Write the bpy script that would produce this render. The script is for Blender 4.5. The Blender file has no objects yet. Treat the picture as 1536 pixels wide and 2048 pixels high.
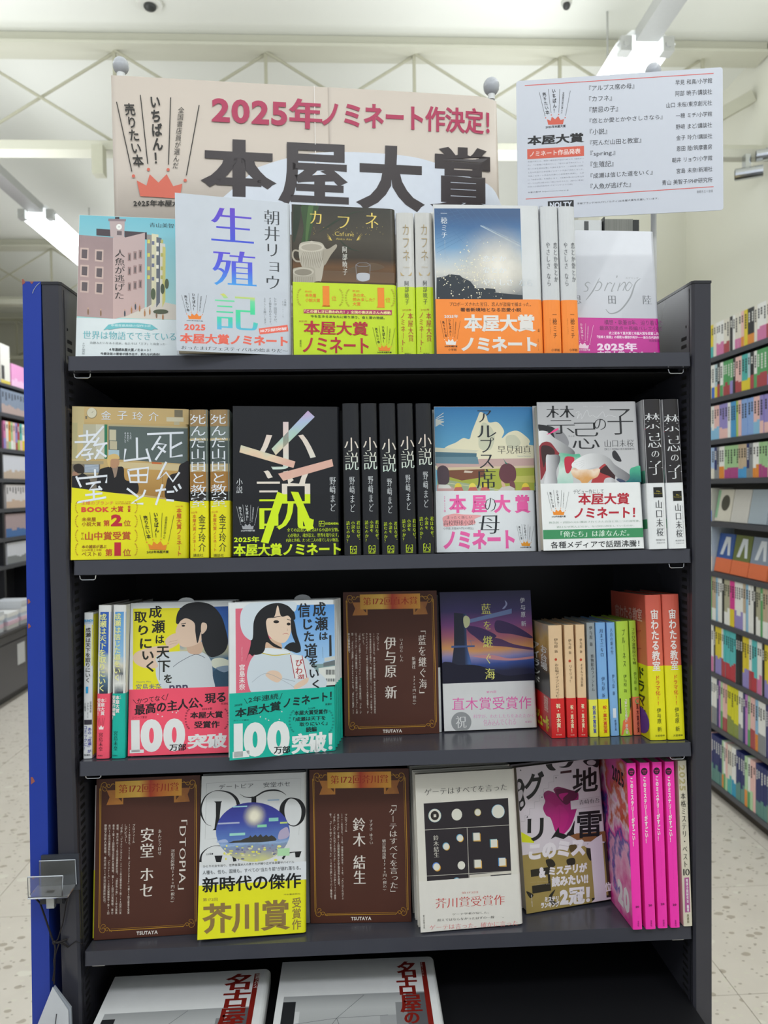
import bpy, math, random
import numpy as np
from mathutils import Matrix, Vector
random.seed(7)
scene = bpy.context.scene
COL = scene.collection
ZO = 1.45            # height of the lens above the floor

# ------------------------------------------------------------------ camera
cam_d = bpy.data.cameras.new('camera'); cam = bpy.data.objects.new('camera', cam_d); COL.objects.link(cam)
scene.camera = cam
cam_d.sensor_fit = 'HORIZONTAL'; cam_d.sensor_width = 36.0; cam_d.lens = 36.0 * 1480 / 1536
cam_d.dof.use_dof = True; cam_d.dof.focus_distance = .95; cam_d.dof.aperture_fstop = 11.0
cam_d.clip_start = 0.05; cam_d.clip_end = 60
YAW, PITCH, ROLL = 0.0476, 0.0309, -0.0151
_f = Vector((math.sin(YAW) * math.cos(PITCH), math.cos(YAW) * math.cos(PITCH), -math.sin(PITCH)))
_r = Vector((math.cos(YAW), -math.sin(YAW), 0)); _u = _r.cross(_f)
_r2 = _r * math.cos(ROLL) + _u * math.sin(ROLL); _u2 = _u * math.cos(ROLL) - _r * math.sin(ROLL)
cam.matrix_world = Matrix(((_r2.x, _u2.x, -_f.x, .3345), (_r2.y, _u2.y, -_f.y, -.9144), (_r2.z, _u2.z, -_f.z, ZO), (0, 0, 0, 1)))
# ------------------------------------------------------------------ world, lights, exposure
w = bpy.data.worlds.new('store_air'); scene.world = w; w.use_nodes = True
w.node_tree.nodes['Background'].inputs[0].default_value = (.86, .93, 1, 1)
w.node_tree.nodes['Background'].inputs[1].default_value = 0.62
scene.view_settings.view_transform = 'Standard'; scene.view_settings.look = 'None'
scene.view_settings.gamma = 1; scene.view_settings.use_curve_mapping = False
scene.view_settings.exposure = -0.03
scene.cycles.max_bounces = 7; scene.cycles.diffuse_bounces = 4; scene.cycles.glossy_bounces = 3
scene.cycles.transmission_bounces = 6; scene.cycles.transparent_max_bounces = 8
scene.cycles.caustics_reflective = False; scene.cycles.caustics_refractive = False
scene.cycles.sample_clamp_indirect = 6
def area(name, loc, sx, sy, power, rot=(0, 0, 0), col=(.925, .965, 1)):
    l = bpy.data.lights.new(name, 'AREA'); l.shape = 'RECTANGLE'; l.size = sx; l.size_y = sy; l.energy = power; l.color = col
    o = bpy.data.objects.new(name, l); COL.objects.link(o); o.location = loc; o.rotation_euler = rot; o['kind'] = 'helper'
    return o
# fluorescent rows of the sales floor: down both side aisles, one across the aisle the photographer stands in
area('lamp_row_light_right', (1.62, -1.0, 3.30), .22, 4.5, 17)
area('lamp_row_light_left', (-1.78, -1.0, 3.30), .22, 4.5, 20)
area('lamp_row_light_front', (.3, -1.75, 3.30), 3.4, .3, 30, rot=(.30, 0, 0))
for x_, y_, l_, p_ in ((1.3, .2, 7, 66), (-1.6, .2, 7, 66), (1.3, 6.5, 4, 18), (-1.6, 6.5, 4, 22)):
    area('ceiling_fill_uplight', (x_, y_, 2.75), 1.1, l_, p_, rot=(math.pi, 0, 0))  # broad unseen upward fill lights, added below the lamp rows to brighten the ceiling
area('lamp_row_light_rear', (-1.5, 5.4, 3.2), .3, 3.0, 40)
area('lamp_row_light_far', (1.2, 4.2, 3.2), .3, 3.0, 12)

# ------------------------------------------------------------------ helpers
def lin(h):
    h = h.lstrip('#'); c = [int(h[i:i + 2], 16) / 255 for i in (0, 2, 4)]
    return tuple((v / 12.92 if v <= .04045 else ((v + .055) / 1.055) ** 2.4) for v in c) + (1,)
_M = {}
def mat(hexc, rough=.42, metal=0.0, spec=.4, noise=.04, scale=60, emit=None, coat=0, name=None):
    key = (hexc, rough, metal, spec, noise, scale, emit, coat)
    if key in _M: return _M[key]
    m = bpy.data.materials.new(name or 'finish_' + hexc.strip('#')); m.use_nodes = True
    nt = m.node_tree; b = nt.nodes['Principled BSDF']
    c = lin(hexc)
    b.inputs['Roughness'].default_value = rough; b.inputs['Metallic'].default_value = metal
    b.inputs['Specular IOR Level'].default_value = spec; b.inputs['Coat Weight'].default_value = coat
    if noise:
        tc = nt.nodes.new('ShaderNodeTexCoord'); n = nt.nodes.new('ShaderNodeTexNoise'); n.inputs['Scale'].default_value = scale
        r = nt.nodes.new('ShaderNodeMix'); r.data_type = 'RGBA'
        r.inputs[6].default_value = tuple(v * (1 - noise) for v in c[:3]) + (1,)
        r.inputs[7].default_value = tuple(min(1, v * (1 + noise)) for v in c[:3]) + (1,)
        nt.links.new(tc.outputs['Object'], n.inputs['Vector']); nt.links.new(n.outputs['Fac'], r.inputs[0]); nt.links.new(r.outputs[2], b.inputs['Base Color'])
    else: b.inputs['Base Color'].default_value = c
    if emit:
        b.inputs['Emission Color'].default_value = c; b.inputs['Emission Strength'].default_value = emit
    _M[key] = m; return m
def gmat(stops, lo, hi, axis=2, nz=0.0, nscale=30, rough=.35, metal=0, coat=0):
    """printed colour gradient along one axis of the sheet, broken up by noise"""
    key = ('g', tuple(stops), lo, hi, axis, nz, nscale, rough, metal)
    if key in _M: return _M[key]
    m = bpy.data.materials.new('printed_gradient'); m.use_nodes = True; nt = m.node_tree; b = nt.nodes['Principled BSDF']
    tc = nt.nodes.new('ShaderNodeTexCoord'); sp = nt.nodes.new('ShaderNodeSeparateXYZ'); mr = nt.nodes.new('ShaderNodeMapRange')
    nt.links.new(tc.outputs['Object'], sp.inputs[0]); nt.links.new(sp.outputs[axis], mr.inputs[0])
    mr.inputs[1].default_value = lo; mr.inputs[2].default_value = hi
    cr = nt.nodes.new('ShaderNodeValToRGB'); els = cr.color_ramp.elements
    while len(els) < len(stops): els.new(.5)
    for e, (p, c) in zip(els, stops): e.position = p; e.color = lin(c)
    src = mr.outputs[0]
    if nz:
        n = nt.nodes.new('ShaderNodeTexNoise'); n.inputs['Scale'].default_value = nscale; n.inputs['Detail'].default_value = 5
        nt.links.new(tc.outputs['Object'], n.inputs['Vector'])
        a = nt.nodes.new('ShaderNodeMath'); a.operation = 'MULTIPLY_ADD'; a.inputs[1].default_value = nz
        s = nt.nodes.new('ShaderNodeMath'); s.operation = 'SUBTRACT'; s.inputs[1].default_value = nz * .5
        nt.links.new(n.outputs['Fac'], a.inputs[0]); nt.links.new(src, a.inputs[2]); nt.links.new(a.outputs[0], s.inputs[0]); src = s.outputs[0]
    nt.links.new(src, cr.inputs[0]); nt.links.new(cr.outputs[0], b.inputs['Base Color'])
    b.inputs['Roughness'].default_value = rough; b.inputs['Metallic'].default_value = metal; b.inputs['Coat Weight'].default_value = coat
    _M[key] = m; return m
def glow(hexc, cx, cz, r, strength=1.0, nz=.25):
    key = ('glow', hexc, cx, cz, r, strength)
    if key in _M: return _M[key]
    m = bpy.data.materials.new('printed_soft_glow'); m.use_nodes = True; nt = m.node_tree; b = nt.nodes['Principled BSDF']; b.inputs['Base Color'].default_value = lin(hexc); b.inputs['Roughness'].default_value = .35
    tc = nt.nodes.new('ShaderNodeTexCoord'); d = nt.nodes.new('ShaderNodeVectorMath'); d.operation = 'DISTANCE'; d.inputs[1].default_value = (cx, 0, cz)
    n = nt.nodes.new('ShaderNodeTexNoise'); n.inputs['Scale'].default_value = 60; n.inputs['Detail'].default_value = 4; nt.links.new(tc.outputs['Object'], n.inputs['Vector'])
    nt.links.new(tc.outputs['Object'], d.inputs[0]); mr = nt.nodes.new('ShaderNodeMapRange'); mr.interpolation_type = 'SMOOTHSTEP'; nt.links.new(d.outputs['Value'], mr.inputs[0])
    mr.inputs[1].default_value = 0; mr.inputs[2].default_value = r; mr.inputs[3].default_value = strength; mr.inputs[4].default_value = 0
    a = nt.nodes.new('ShaderNodeMath'); a.operation = 'MULTIPLY'; q = nt.nodes.new('ShaderNodeMapRange'); q.inputs[3].default_value = 1 - nz; q.inputs[4].default_value = 1 + nz
    nt.links.new(n.outputs['Fac'], q.inputs[0]); nt.links.new(mr.outputs[0], a.inputs[0]); nt.links.new(q.outputs[0], a.inputs[1]); a.use_clamp = True
    nt.links.new(a.outputs[0], b.inputs['Alpha']); _M[key] = m; return m
def page_mat(tone='#d9d2c2', axis=1):
    key = ('page', tone, axis)
    if key in _M: return _M[key]
    m = bpy.data.materials.new('paper_pages'); m.use_nodes = True; nt = m.node_tree; b = nt.nodes['Principled BSDF']
    tc = nt.nodes.new('ShaderNodeTexCoord'); mp = nt.nodes.new('ShaderNodeMapping'); n = nt.nodes.new('ShaderNodeTexNoise')
    sc = [8, 8, 8]; sc[axis] = 2200; mp.inputs['Scale'].default_value = sc
    nt.links.new(tc.outputs['Object'], mp.inputs[0]); nt.links.new(mp.outputs[0], n.inputs['Vector']); n.inputs['Scale'].default_value = 1
    cr = nt.nodes.new('ShaderNodeValToRGB'); c = lin(tone)
    cr.color_ramp.elements[0].color = tuple(v * .62 for v in c[:3]) + (1,); cr.color_ramp.elements[1].color = c
    cr.color_ramp.elements[0].position = .3; cr.color_ramp.elements[1].position = .6
    nt.links.new(n.outputs['Fac'], cr.inputs[0]); nt.links.new(cr.outputs[0], b.inputs['Base Color']); b.inputs['Roughness'].default_value = .8
    _M[key] = m; return m
def link(name, verts, faces, mats, parent=None, idx=None, M=None, smooth=False):
    me = bpy.data.meshes.new(name); me.from_pydata(verts, [], faces)
    for m in (mats if isinstance(mats, (list, tuple)) else [mats]): me.materials.append(m)
    if idx is not None and len(idx) == len(me.polygons): me.polygons.foreach_set('material_index', idx)
    if smooth: me.polygons.foreach_set('use_smooth', [True] * len(me.polygons))
    me.update()
    o = bpy.data.objects.new(name, me); COL.objects.link(o)
    if parent is not None: o.parent = parent
    if M is not None: o.matrix_local = M
    return o
class MB:
    """collects solids for one mesh"""
    def __init__(s): s.v = []; s.f = []; s.i = []
    def box(s, x0, x1, y0, y1, z0, z1, k=0):
        n = len(s.v)
        s.v += [(x0, y0, z0), (x1, y0, z0), (x1, y1, z0), (x0, y1, z0), (x0, y0, z1), (x1, y0, z1), (x1, y1, z1), (x0, y1, z1)]
        s.f += [tuple(n + q for q in t) for t in ((0, 3, 2, 1), (4, 5, 6, 7), (0, 1, 5, 4), (1, 2, 6, 5), (2, 3, 7, 6), (3, 0, 4, 7))]; s.i += [k] * 6; return s
    def prism(s, path, z0, z1, k=0, axis='z'):
        n = len(s.v); m = len(path)
        def P(a, b, c): return {'z': (a, b, c), 'x': (c, a, b), 'y': (a, c, b)}[axis]
        s.v += [P(a, b, z0) for a, b in path] + [P(a, b, z1) for a, b in path]
        for j in range(m): s.f.append((n + j, n + (j + 1) % m, n + m + (j + 1) % m, n + m + j))
        s.f += [tuple(n + q for q in range(m - 1, -1, -1)), tuple(n + m + q for q in range(m))]; s.i += [k] * (m + 2); return s
    def tube(s, pts, r, seg=8, k=0, closed=False):
        pts = [Vector(p) for p in pts]; n0 = len(s.v); N = len(pts); up = None
        for j, p in enumerate(pts):
            t = (pts[min(j + 1, N - 1)] - pts[max(j - 1, 0)]).normalized()
            if up is None: up = t.orthogonal().normalized()
            up = (up - t * up.dot(t)).normalized(); sd = t.cross(up)
            rr = r[j] if isinstance(r, (list, tuple)) else r
            for a in range(seg):
                q = p + (up * math.cos(2 * math.pi * a / seg) + sd * math.sin(2 * math.pi * a / seg)) * rr; s.v.append(tuple(q))
        for j in range(N - 1):
            for a in range(seg):
                b = (a + 1) % seg; s.f.append((n0 + j * seg + a, n0 + j * seg + b, n0 + (j + 1) * seg + b, n0 + (j + 1) * seg + a)); s.i.append(k)
        s.f += [tuple(n0 + a for a in range(seg - 1, -1, -1)), tuple(n0 + (N - 1) * seg + a for a in range(seg))]; s.i += [k, k]; return s
    def ball(s, c, rx, ry=None, rz=None, k=0, nu=16, nv=10):
        ry = ry or rx; rz = rz or rx; n = len(s.v)
        for j in range(nv + 1):
            th = math.pi * j / nv
            for a in range(nu):
                ph = 2 * math.pi * a / nu; s.v.append((c[0] + rx * math.sin(th) * math.cos(ph), c[1] + ry * math.sin(th) * math.sin(ph), c[2] + rz * math.cos(th)))
        for j in range(nv):
            for a in range(nu):
                b = (a + 1) % nu; s.f.append((n + j * nu + a, n + (j + 1) * nu + a, n + (j + 1) * nu + b, n + j * nu + b)); s.i.append(k)
        return s
    def build(s, name, mats, parent=None, M=None, smooth=False): return link(name, s.v, s.f, mats, parent, s.i, M, smooth)
def tag(o, label=None, cat=None, group=None, kind=None):
    if label: o['label'] = label
    if cat: o['category'] = cat
    if group: o['group'] = group
    if kind: o['kind'] = kind
    return o
def empty(name, M, label, cat, group=None):
    o = bpy.data.objects.new(name, None); COL.objects.link(o); o.empty_display_size = .02
    o.matrix_world = M if isinstance(M, Matrix) else Matrix.Translation(M)
    return tag(o, label, cat, group)

# ------------------------------------------------------------------ printed lettering
_G = {}; _B = {}
def _base(ch, res):
    """outline fill of one character, its rim edges and the rim's corner normals"""
    if (ch, res) in _B: return _B[(ch, res)]
    c = bpy.data.curves.new('t', 'FONT'); c.body = ch; c.resolution_u = res
    o = bpy.data.objects.new('t', c); m = o.to_mesh()
    v = np.array([(p.co.x, p.co.y) for p in m.vertices]).reshape(-1, 2); f = [tuple(p.vertices) for p in m.polygons]
    o.to_mesh_clear(); bpy.data.objects.remove(o); bpy.data.curves.remove(c)
    cnt = {}
    for t in f:
        a, b_, c_ = t
        s = (v[b_][0] - v[a][0]) * (v[c_][1] - v[a][1]) - (v[b_][1] - v[a][1]) * (v[c_][0] - v[a][0])
        if s < 0: t = (a, c_, b_)
        for i in range(3): cnt[(t[i], t[(i + 1) % 3])] = 1
    rim = [e for e in cnt if (e[1], e[0]) not in cnt]
    nrm = np.zeros_like(v); k = {}
    for a, b_ in rim:
        d = v[b_] - v[a]; L = math.hypot(*d)
        if L < 1e-7: continue
        n = np.array([d[1], -d[0]]) / L; k.setdefault(a, []).append(n); k.setdefault(b_, []).append(n)
    for i, ns in k.items():
        if len(ns) == 1: nrm[i] = ns[0]
        else:
            s = ns[0] + ns[1]; q = max(.35, float(s @ s) / 2); nrm[i] = s / q
    _B[(ch, res)] = (v, f, rim, nrm); return _B[(ch, res)]
def glyph(ch, w, mincho, res=2):
    key = (ch, w, mincho, res)
    if key not in _G:
        v, f, rim, nrm = _base(ch, res); f = list(f)
        if len(v):
            if mincho: v = v + nrm * [min(.016, .006 + w * .8), -.017 + w * .35]
            elif w < 0: v = v + nrm * w
            ex = w - .012 if mincho else w
            if ex > 0.001:
                n = len(v); v = np.concatenate([v, v + nrm * ([ex, ex * .55] if ord(ch) > 0x4e00 and ex > .02 else [ex, ex])]); f += [(a, b, b + n, a + n) for a, b in rim]
            bb = (v[:, 0].min(), v[:, 0].max(), v[:, 1].min(), v[:, 1].max())
        else: bb = (0, .3, 0, 0)
        adv = 1.0 if ord(ch) > 0x2e7f or ch in '「」『』（）、。！？' else (.36 if ch == ' ' else bb[1] + .05)
        _G[key] = (v, f, adv, bb)
    return _G[key]
ROT = set('ー「」『』（）()〜～―—…=＝“”～/')
def layout(s, w, v, m, res):
    V, Fc = [], []; n = 0; cur = 0.0
    for ch in s:
        g, f, adv, bb = glyph(ch, w, m, res)
        if not v:
            if len(g): V.append(g + [cur, 0])
            step = adv
        else:
            step = 1.0
            if ch in ' ': step = .5
            if len(g):
                if ch in ROT or (v == 2 and ord(ch) < 128):
                    q = np.stack([g[:, 1] - .38, -(g[:, 0] - .5)], -1) if ord(ch) > 127 else np.stack([g[:, 1] - .35, -(g[:, 0] - (bb[0] + bb[1]) / 2)], -1)
                    if v == 2 and ord(ch) < 128: step = bb[1] - bb[0] + .1
                else:
                    q = np.stack([g[:, 0] - (.5 if adv == 1.0 else (bb[0] + bb[1]) / 2), g[:, 1] - .38], -1)
                    if ch in '、。': q = q + [.55, .55]
                    if ch in 'っょゃゅぁぃッョャュァィェ': q = q + [.1, .1]
                V.append(q + [0, -cur - step / 2])
        if len(g): Fc += [tuple(i + n for i in t) for t in f]; n += len(g)
        cur += step
    return (np.concatenate(V) if V else np.zeros((0, 2))), Fc
def homography(src, dst):
    A = []; b = []
    for (x, y), (u, v) in zip(src, dst):
        A += [[x, y, 1, 0, 0, 0, -u * x, -u * y], [0, 0, 0, x, y, 1, -v * x, -v * y]]; b += [u, v]
    h = np.linalg.solve(np.array(A, float), np.array(b, float)); return np.append(h, 1).reshape(3, 3)
def spline(pts, closed=True, k=6):
    pts = [np.array(p, float) for p in pts]; n = len(pts); out = []
    rng = range(n) if closed else range(n - 1)
    for i in rng:
        p0 = pts[(i - 1) % n] if closed or i > 0 else pts[0]; p1 = pts[i]; p2 = pts[(i + 1) % n]; p3 = pts[(i + 2) % n] if closed or i + 2 < n else pts[-1]
        for j in range(k):
            t = j / k; out.append(.5 * ((2 * p1) + (-p0 + p2) * t + (2 * p0 - 5 * p1 + 4 * p2 - p3) * t * t + (-p0 + 3 * p1 - 3 * p2 + p3) * t ** 3))
    if not closed: out.append(pts[-1])
    return [tuple(p) for p in out]
class Art:
    """Print on a flat sheet. Points are read off the photograph in a crop's own pixels and rectified to metres on the sheet
    (x right, z up, y = 0 on the sheet, print each coat a few microns proud)."""
    def __init__(s, root, quad, W, H, crop, y0=-.00002, warp=None):
        s.root = root; s.H = homography(quad, [(0, H), (W, H), (W, 0), (0, 0)]); s.W = W; s.Hh = H; s.crop = crop; s.n = 0; s.y0 = y0; s.parts = {}; s.cur = None; s.warp = warp; s.coat = .000004; s.tl = 1; s.quad = False
    def part(s, name, label=None, parent=None):
        s.cur = s.parts.setdefault(name, dict(v=[], f=[], m=[], i=[], label=label, parent=parent)); return s
    def P(s, x, y):
        ox, oy, k = s.crop; q = s.H @ np.array([ox + x * k, oy + y * k, 1.0]); return q[0] / q[2], q[1] / q[2]
    def add(s, uv, faces, m, lift=0):
        if not isinstance(m, bpy.types.Material): m = mat(m, noise=0)
        d = s.cur; n = len(d['v']); y = s.y0 - s.coat * (s.n + lift)
        wy = s.warp
        d['v'] += [(float(a), y + (wy(a) if wy else 0), float(b)) for a, b in uv]; d['f'] += [tuple(n + q for q in t) for t in faces]
        if m not in d['m']: d['m'].append(m)
        d['i'] += [d['m'].index(m)] * len(faces)
    def clip(s, uv): return [(min(max(a, 0.0003), s.W - .0003), min(max(b, 0.0003), s.Hh - .0003)) for a, b in uv]
    def poly(s, pts, m, smooth=False, c=True):
        if smooth: pts = spline(pts)
        uv = [s.P(*p) for p in pts]
        if c: uv = s.clip(uv)
        s.n += 1
        from mathutils.geometry import tessellate_polygon
        tr = tessellate_polygon([[Vector((a, b, 0)) for a, b in uv]])
        out = []
        for t in tr:
            a, b, cc = (uv[q] for q in t)
            out.append(tuple(t) if (b[0] - a[0]) * (cc[1] - a[1]) - (b[1] - a[1]) * (cc[0] - a[0]) > 0 else tuple(reversed(t)))
        s.add(uv, out, m); return s
    def sm(s, pts, m): return s.poly(pts, m, smooth=True)
    def rect(s, x0, y0, x1, y1, m):
        (a, b), (c, d) = s.P(x0, y0), s.P(x1, y1); s.n += 1
        if s.warp and s.W < .05:
            for q in range(6):
                u0, u1 = a + (c - a) * q / 6, a + (c - a) * (q + 1) / 6; s.add(s.clip([(u0, d), (u1, d), (u1, b), (u0, b)]), [(0, 1, 2, 3)], m, lift=4)
            return s
        uv = s.clip([(a, d), (c, d), (c, b), (a, b)]); s.add(uv, [(0, 1, 2, 3)], m); return s
    def uvrect(s, u0, v0, u1, v1, m):
        s.n += 1; s.add([(u0, v0), (u1, v0), (u1, v1), (u0, v1)], [(0, 1, 2, 3)], m); return s
    def ell(s, cx, cy, rx, ry, m, n=20):
        return s.poly([(cx + rx * math.cos(2 * math.pi * i / n), cy + ry * math.sin(2 * math.pi * i / n)) for i in range(n)], m)
    def line(s, pts, wd, m, smooth=False):
        """stroke; wd in crop pixels or list"""
        if smooth: pts = spline(pts, closed=False)
        k = s.crop[2]; N = len(pts); L, Rr = [], []
        for j, p in enumerate(pts):
            a = np.array(pts[max(j - 1, 0)], float); b = np.array(pts[min(j + 1, N - 1)], float); d = b - a; d /= (np.linalg.norm(d) + 1e-9)
            nn = np.array([-d[1], d[0]]); ww = (wd if not isinstance(wd, (list, tuple)) else np.interp(j / (N - 1), np.linspace(0, 1, len(wd)), wd)) / 2
            L.append(s.P(*(np.array(p) + nn * ww))); Rr.append(s.P(*(np.array(p) - nn * ww)))
        uv = L + Rr; s.n += .34; s.add(uv, [(j, j + 1, N + j + 1, N + j) for j in range(N - 1)], m); return s
    def T(s, txt, x0, y0, x1, y1, m='#1c1a1c', w=0.0, v=0, mi=0, k=0.0, res=2, hollow=None):
        V, Fc = layout(txt, w, v, mi, res)
        if not len(V): return s
        (u0, t0), (u1, t1) = s.P(x0, y0), s.P(x1, y1)
        lo = V.min(0); hi = V.max(0); sp = np.maximum(hi - lo, 1e-6)
        Q = (V - lo) / sp
        if s.quad and v:     # upright column on a skewed sheet, leaning by k
            h = (y1 - y0) * k / 2
            c = np.array([s.P(x0 + h, y1), s.P(x1 + h, y1), s.P(x0 - h, y0), s.P(x1 - h, y0)]); q0, q1 = Q[:, :1], Q[:, 1:]
            R = c[0] * (1 - q0) * (1 - q1) + c[1] * q0 * (1 - q1) + c[2] * (1 - q0) * q1 + c[3] * q0 * q1; U, Tt = R[:, 0], R[:, 1]
        elif (k or s.quad) and not v:      # (x0, y0, x1, y1) is the slanted line's bounding box, k its slope in the photograph
            dW = x1 - x0; ty = y0 - k * dW if k < 0 else y0; by = y1 + k * dW if k < 0 else y1
            c = np.array([s.P(x0, by - k * dW), s.P(x1, by), s.P(x0, ty), s.P(x1, ty + k * dW)])
            q0, q1 = Q[:, :1], Q[:, 1:]
            R = c[0] * (1 - q0) * (1 - q1) + c[1] * q0 * (1 - q1) + c[2] * (1 - q0) * q1 + c[3] * q0 * q1; U, Tt = R[:, 0], R[:, 1]
        else:
            U = u0 + Q[:, 0] * (u1 - u0); Tt = t1 + Q[:, 1] * (t0 - t1)
            if k: U = U - k * (Tt - (t0 + t1) / 2)
        s.add(list(zip(U, Tt)), Fc, m, lift=s.tl); s.cur['g'] = s.cur.get('g', 0) + len(txt.replace(' ', '')); return s
    def done(s):
        for name, d in s.parts.items():
            if d['f']:
                o = link(name, d['v'], d['f'], d['m'], d['parent'] or s.root, d['i'])
                if d['label']: o['label'] = d['label']
                if d.get('g', 9) < 8: o['kind'] = 'stuff'
def crown(A, x0, y0, x1, y1, ink='#222022', red='#e2604a', small=True, cap=True, k=0.0, capink=None):
    """the award's mark: four rays, three lines of words, four dots, a crown and the year line"""
    def X(u): return x0 + (x1 - x0) * (u - 50) / 635
    def Y(u, t=0): return y0 + (y1 - y0) * (t - 195) / 855 + k * (X(u) - (x0 + x1) / 2)
    def p(u, t): return (X(u), Y(u, t))
    wd = (x1 - x0) * .011
    for a, b in (((50, 255), (168, 788)), ((233, 198), (290, 725)), ((466, 210), (449, 725)), ((684, 262), (586, 805))): A.line([p(*a), p(*b)], wd, ink)
    A.n += 1
    def vt(txt, xa, ya, xb, yb, lean, w): A.T(txt, X(xa), Y(xa, ya), X(xb), Y(xb, yb), ink, w=w, v=1, k=-lean, res=1 if x1 - x0 < 200 else 2)
    vt('売りたい本', 142, 265, 225, 750, -.16, .02)
    vt('いちばん！', 320, 210, 402, 720, -.06, .03)
    if small: vt('全国書店員が選んだ', 502, 282, 548, 752, .10, .0)
    for u, t in ((180, 822), (295, 768), (446, 765), (577, 843)): A.ell(X(u), Y(u, t), (x1 - x0) * .02, (x1 - x0) * .02, red, 10)
    A.poly([p(*q) for q in ((205, 855), (280, 893), (305, 805), (372, 867), (435, 800), (485, 892), (555, 870), (533, 985), (232, 975))], red)
    if cap: A.T('2025年本屋大賞', X(180), Y(380, 1000), X(590), Y(380, 1050), capink or ink, w=.03, res=1)

# ------------------------------------------------------------------ shelf frames and books
TH = .085; CT, ST = math.cos(TH), math.sin(TH)
ZL = [.1658, -.0813, -.3284, -.5656]
def S2W(row, x, d, h): return Vector((x, d * CT + h * ST, ZO + ZL[row] - d * ST + h * CT))
def pose(row, x, d, yaw, lean, roll, h0):
    cy, sy = math.cos(yaw), math.sin(yaw)
    ux = Vector((cy, sy, 0)); n = Vector((-sy, cy, 0)); uz = Vector((0, 0, 1)) * math.cos(lean) + n * math.sin(lean)
    a = ux * math.cos(roll) + uz * math.sin(roll); b = uz * math.cos(roll) - ux * math.sin(roll)
    def D(v): return S2W(row, *v) - S2W(row, 0, 0, 0)
    a, b = D(a), D(b); nn = b.cross(a); o = S2W(row, x, d, h0)
    return Matrix(((a.x, nn.x, b.x, o.x), (a.y, nn.y, b.y, o.y), (a.z, nn.z, b.z, o.z), (0, 0, 0, 1)))
def cover_profile(W, T, t, r, g=0.0):
    """C-shaped jacket seen from above: front board, rounded spine on the right, back board; g pushes it outwards"""
    def arc(cx, cy, rad, a0, a1, n=4): return [(cx + rad * math.cos(a0 + (a1 - a0) * i / n), cy + rad * math.sin(a0 + (a1 - a0) * i / n)) for i in range(n + 1)]
    h = math.pi / 2
    out = [(-g, -g)] + arc(W - r, r, r + g, -h, 0) + arc(W - r, T - r, r + g, 0, h) + [(-g, T + g)]
    ri = max(r - t, .0002)
    inn = [(-g, T - t)] + arc(W - r, T - r, ri, h, 0) + arc(W - r, r, ri, 0, -h) + [(-g, t)]
    return out + inn
def face_book(name, label, group, pm, T, jacket, obi=None, obi_h=0, r=.004, rough=.38, obi_rough=.35, copies=0, page='#d8d0bf', cat='book', coat=0, dx=.0):
    row, x, d, yaw, lean, roll, W, H, h0 = pm
    up_ = T * max(0, math.sin(lean)) + max(0, -W * math.sin(roll))       # rests on its lowest edge
    M = pose(row, x, d - up_ * (1.4 if row > 1 else 0), yaw, lean, roll, max(h0, .0003) * 0 + .0004 + up_)
    root = empty(name, M, label, cat, group)
    jm = jacket if isinstance(jacket, bpy.types.Material) else mat(jacket, rough, coat=coat)
    MB().prism(cover_profile(W, T, .0012, r), 0, H).build('cover', jm, root)
    MB().box(.0025, W - r * .7, .0013, T - .0013, .0015, H - .0022).build('page_block', page_mat(page, 1), root)
    if obi: MB().prism(cover_profile(W, T, .0001, r, .00015), 0.0, obi_h).build('obi_band', obi if isinstance(obi, bpy.types.Material) else mat(obi, obi_rough), root)
    return root
def spine_profile(w, D, t, bulge, g=0.0):
    n = 8; arc = [(w / 2 + (w / 2 + g) * -math.cos(math.pi * i / n), 0 - g + bulge * (1 - math.sin(math.pi * i / n)) ** 1.0) for i in range(n + 1)]
    xs = [p[0] for p in arc]
    out = [(-g, D)] + arc + [(w + g, D)]
    inn = [(w - t, D)] + [(w - t, bulge + t), (w * .75, t + bulge * .4), (w / 2, t), (w * .25, t + bulge * .4), (t, bulge + t)] + [(t, D)]
    return out + inn
def spine_book(name, label, group, sp, D, jacket, obi=None, obi_h=0, bulge=.0025, rough=.38, page='#d8d0bf', side=None, cat='book', coat=0, trim=.0018):
    row, x, d, lean, roll, w, H = sp
    w -= .0008
    root = empty(name, pose(row, x, d, 0, lean, roll, .0004 + D * max(0, math.sin(lean)) + w * max(0, -math.sin(roll))), label, cat, group)
    jm = jacket if isinstance(jacket, bpy.types.Material) else mat(jacket, rough, coat=coat)
    MB().prism(spine_profile(w, D, .0008, bulge), 0, H).build('cover', jm, root)
    MB().box(.0009, w - .0009, bulge + .0012, D - .002, .0012, H - trim).build('page_block', page_mat(page, 0), root)
    if obi: MB().prism(spine_profile(w, D - .001, .0001, bulge, .0002), 0.0, obi_h).build('obi_band', obi if isinstance(obi, bpy.types.Material) else mat(obi, .35), root)
    root['w'] = w
    return root
def spine_warp(w, bulge):
    def f(u):
        c = min(1, abs(2 * u / w - 1)); return bulge * (1 - math.sqrt(max(0, 1 - c * c)))
    return f
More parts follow.
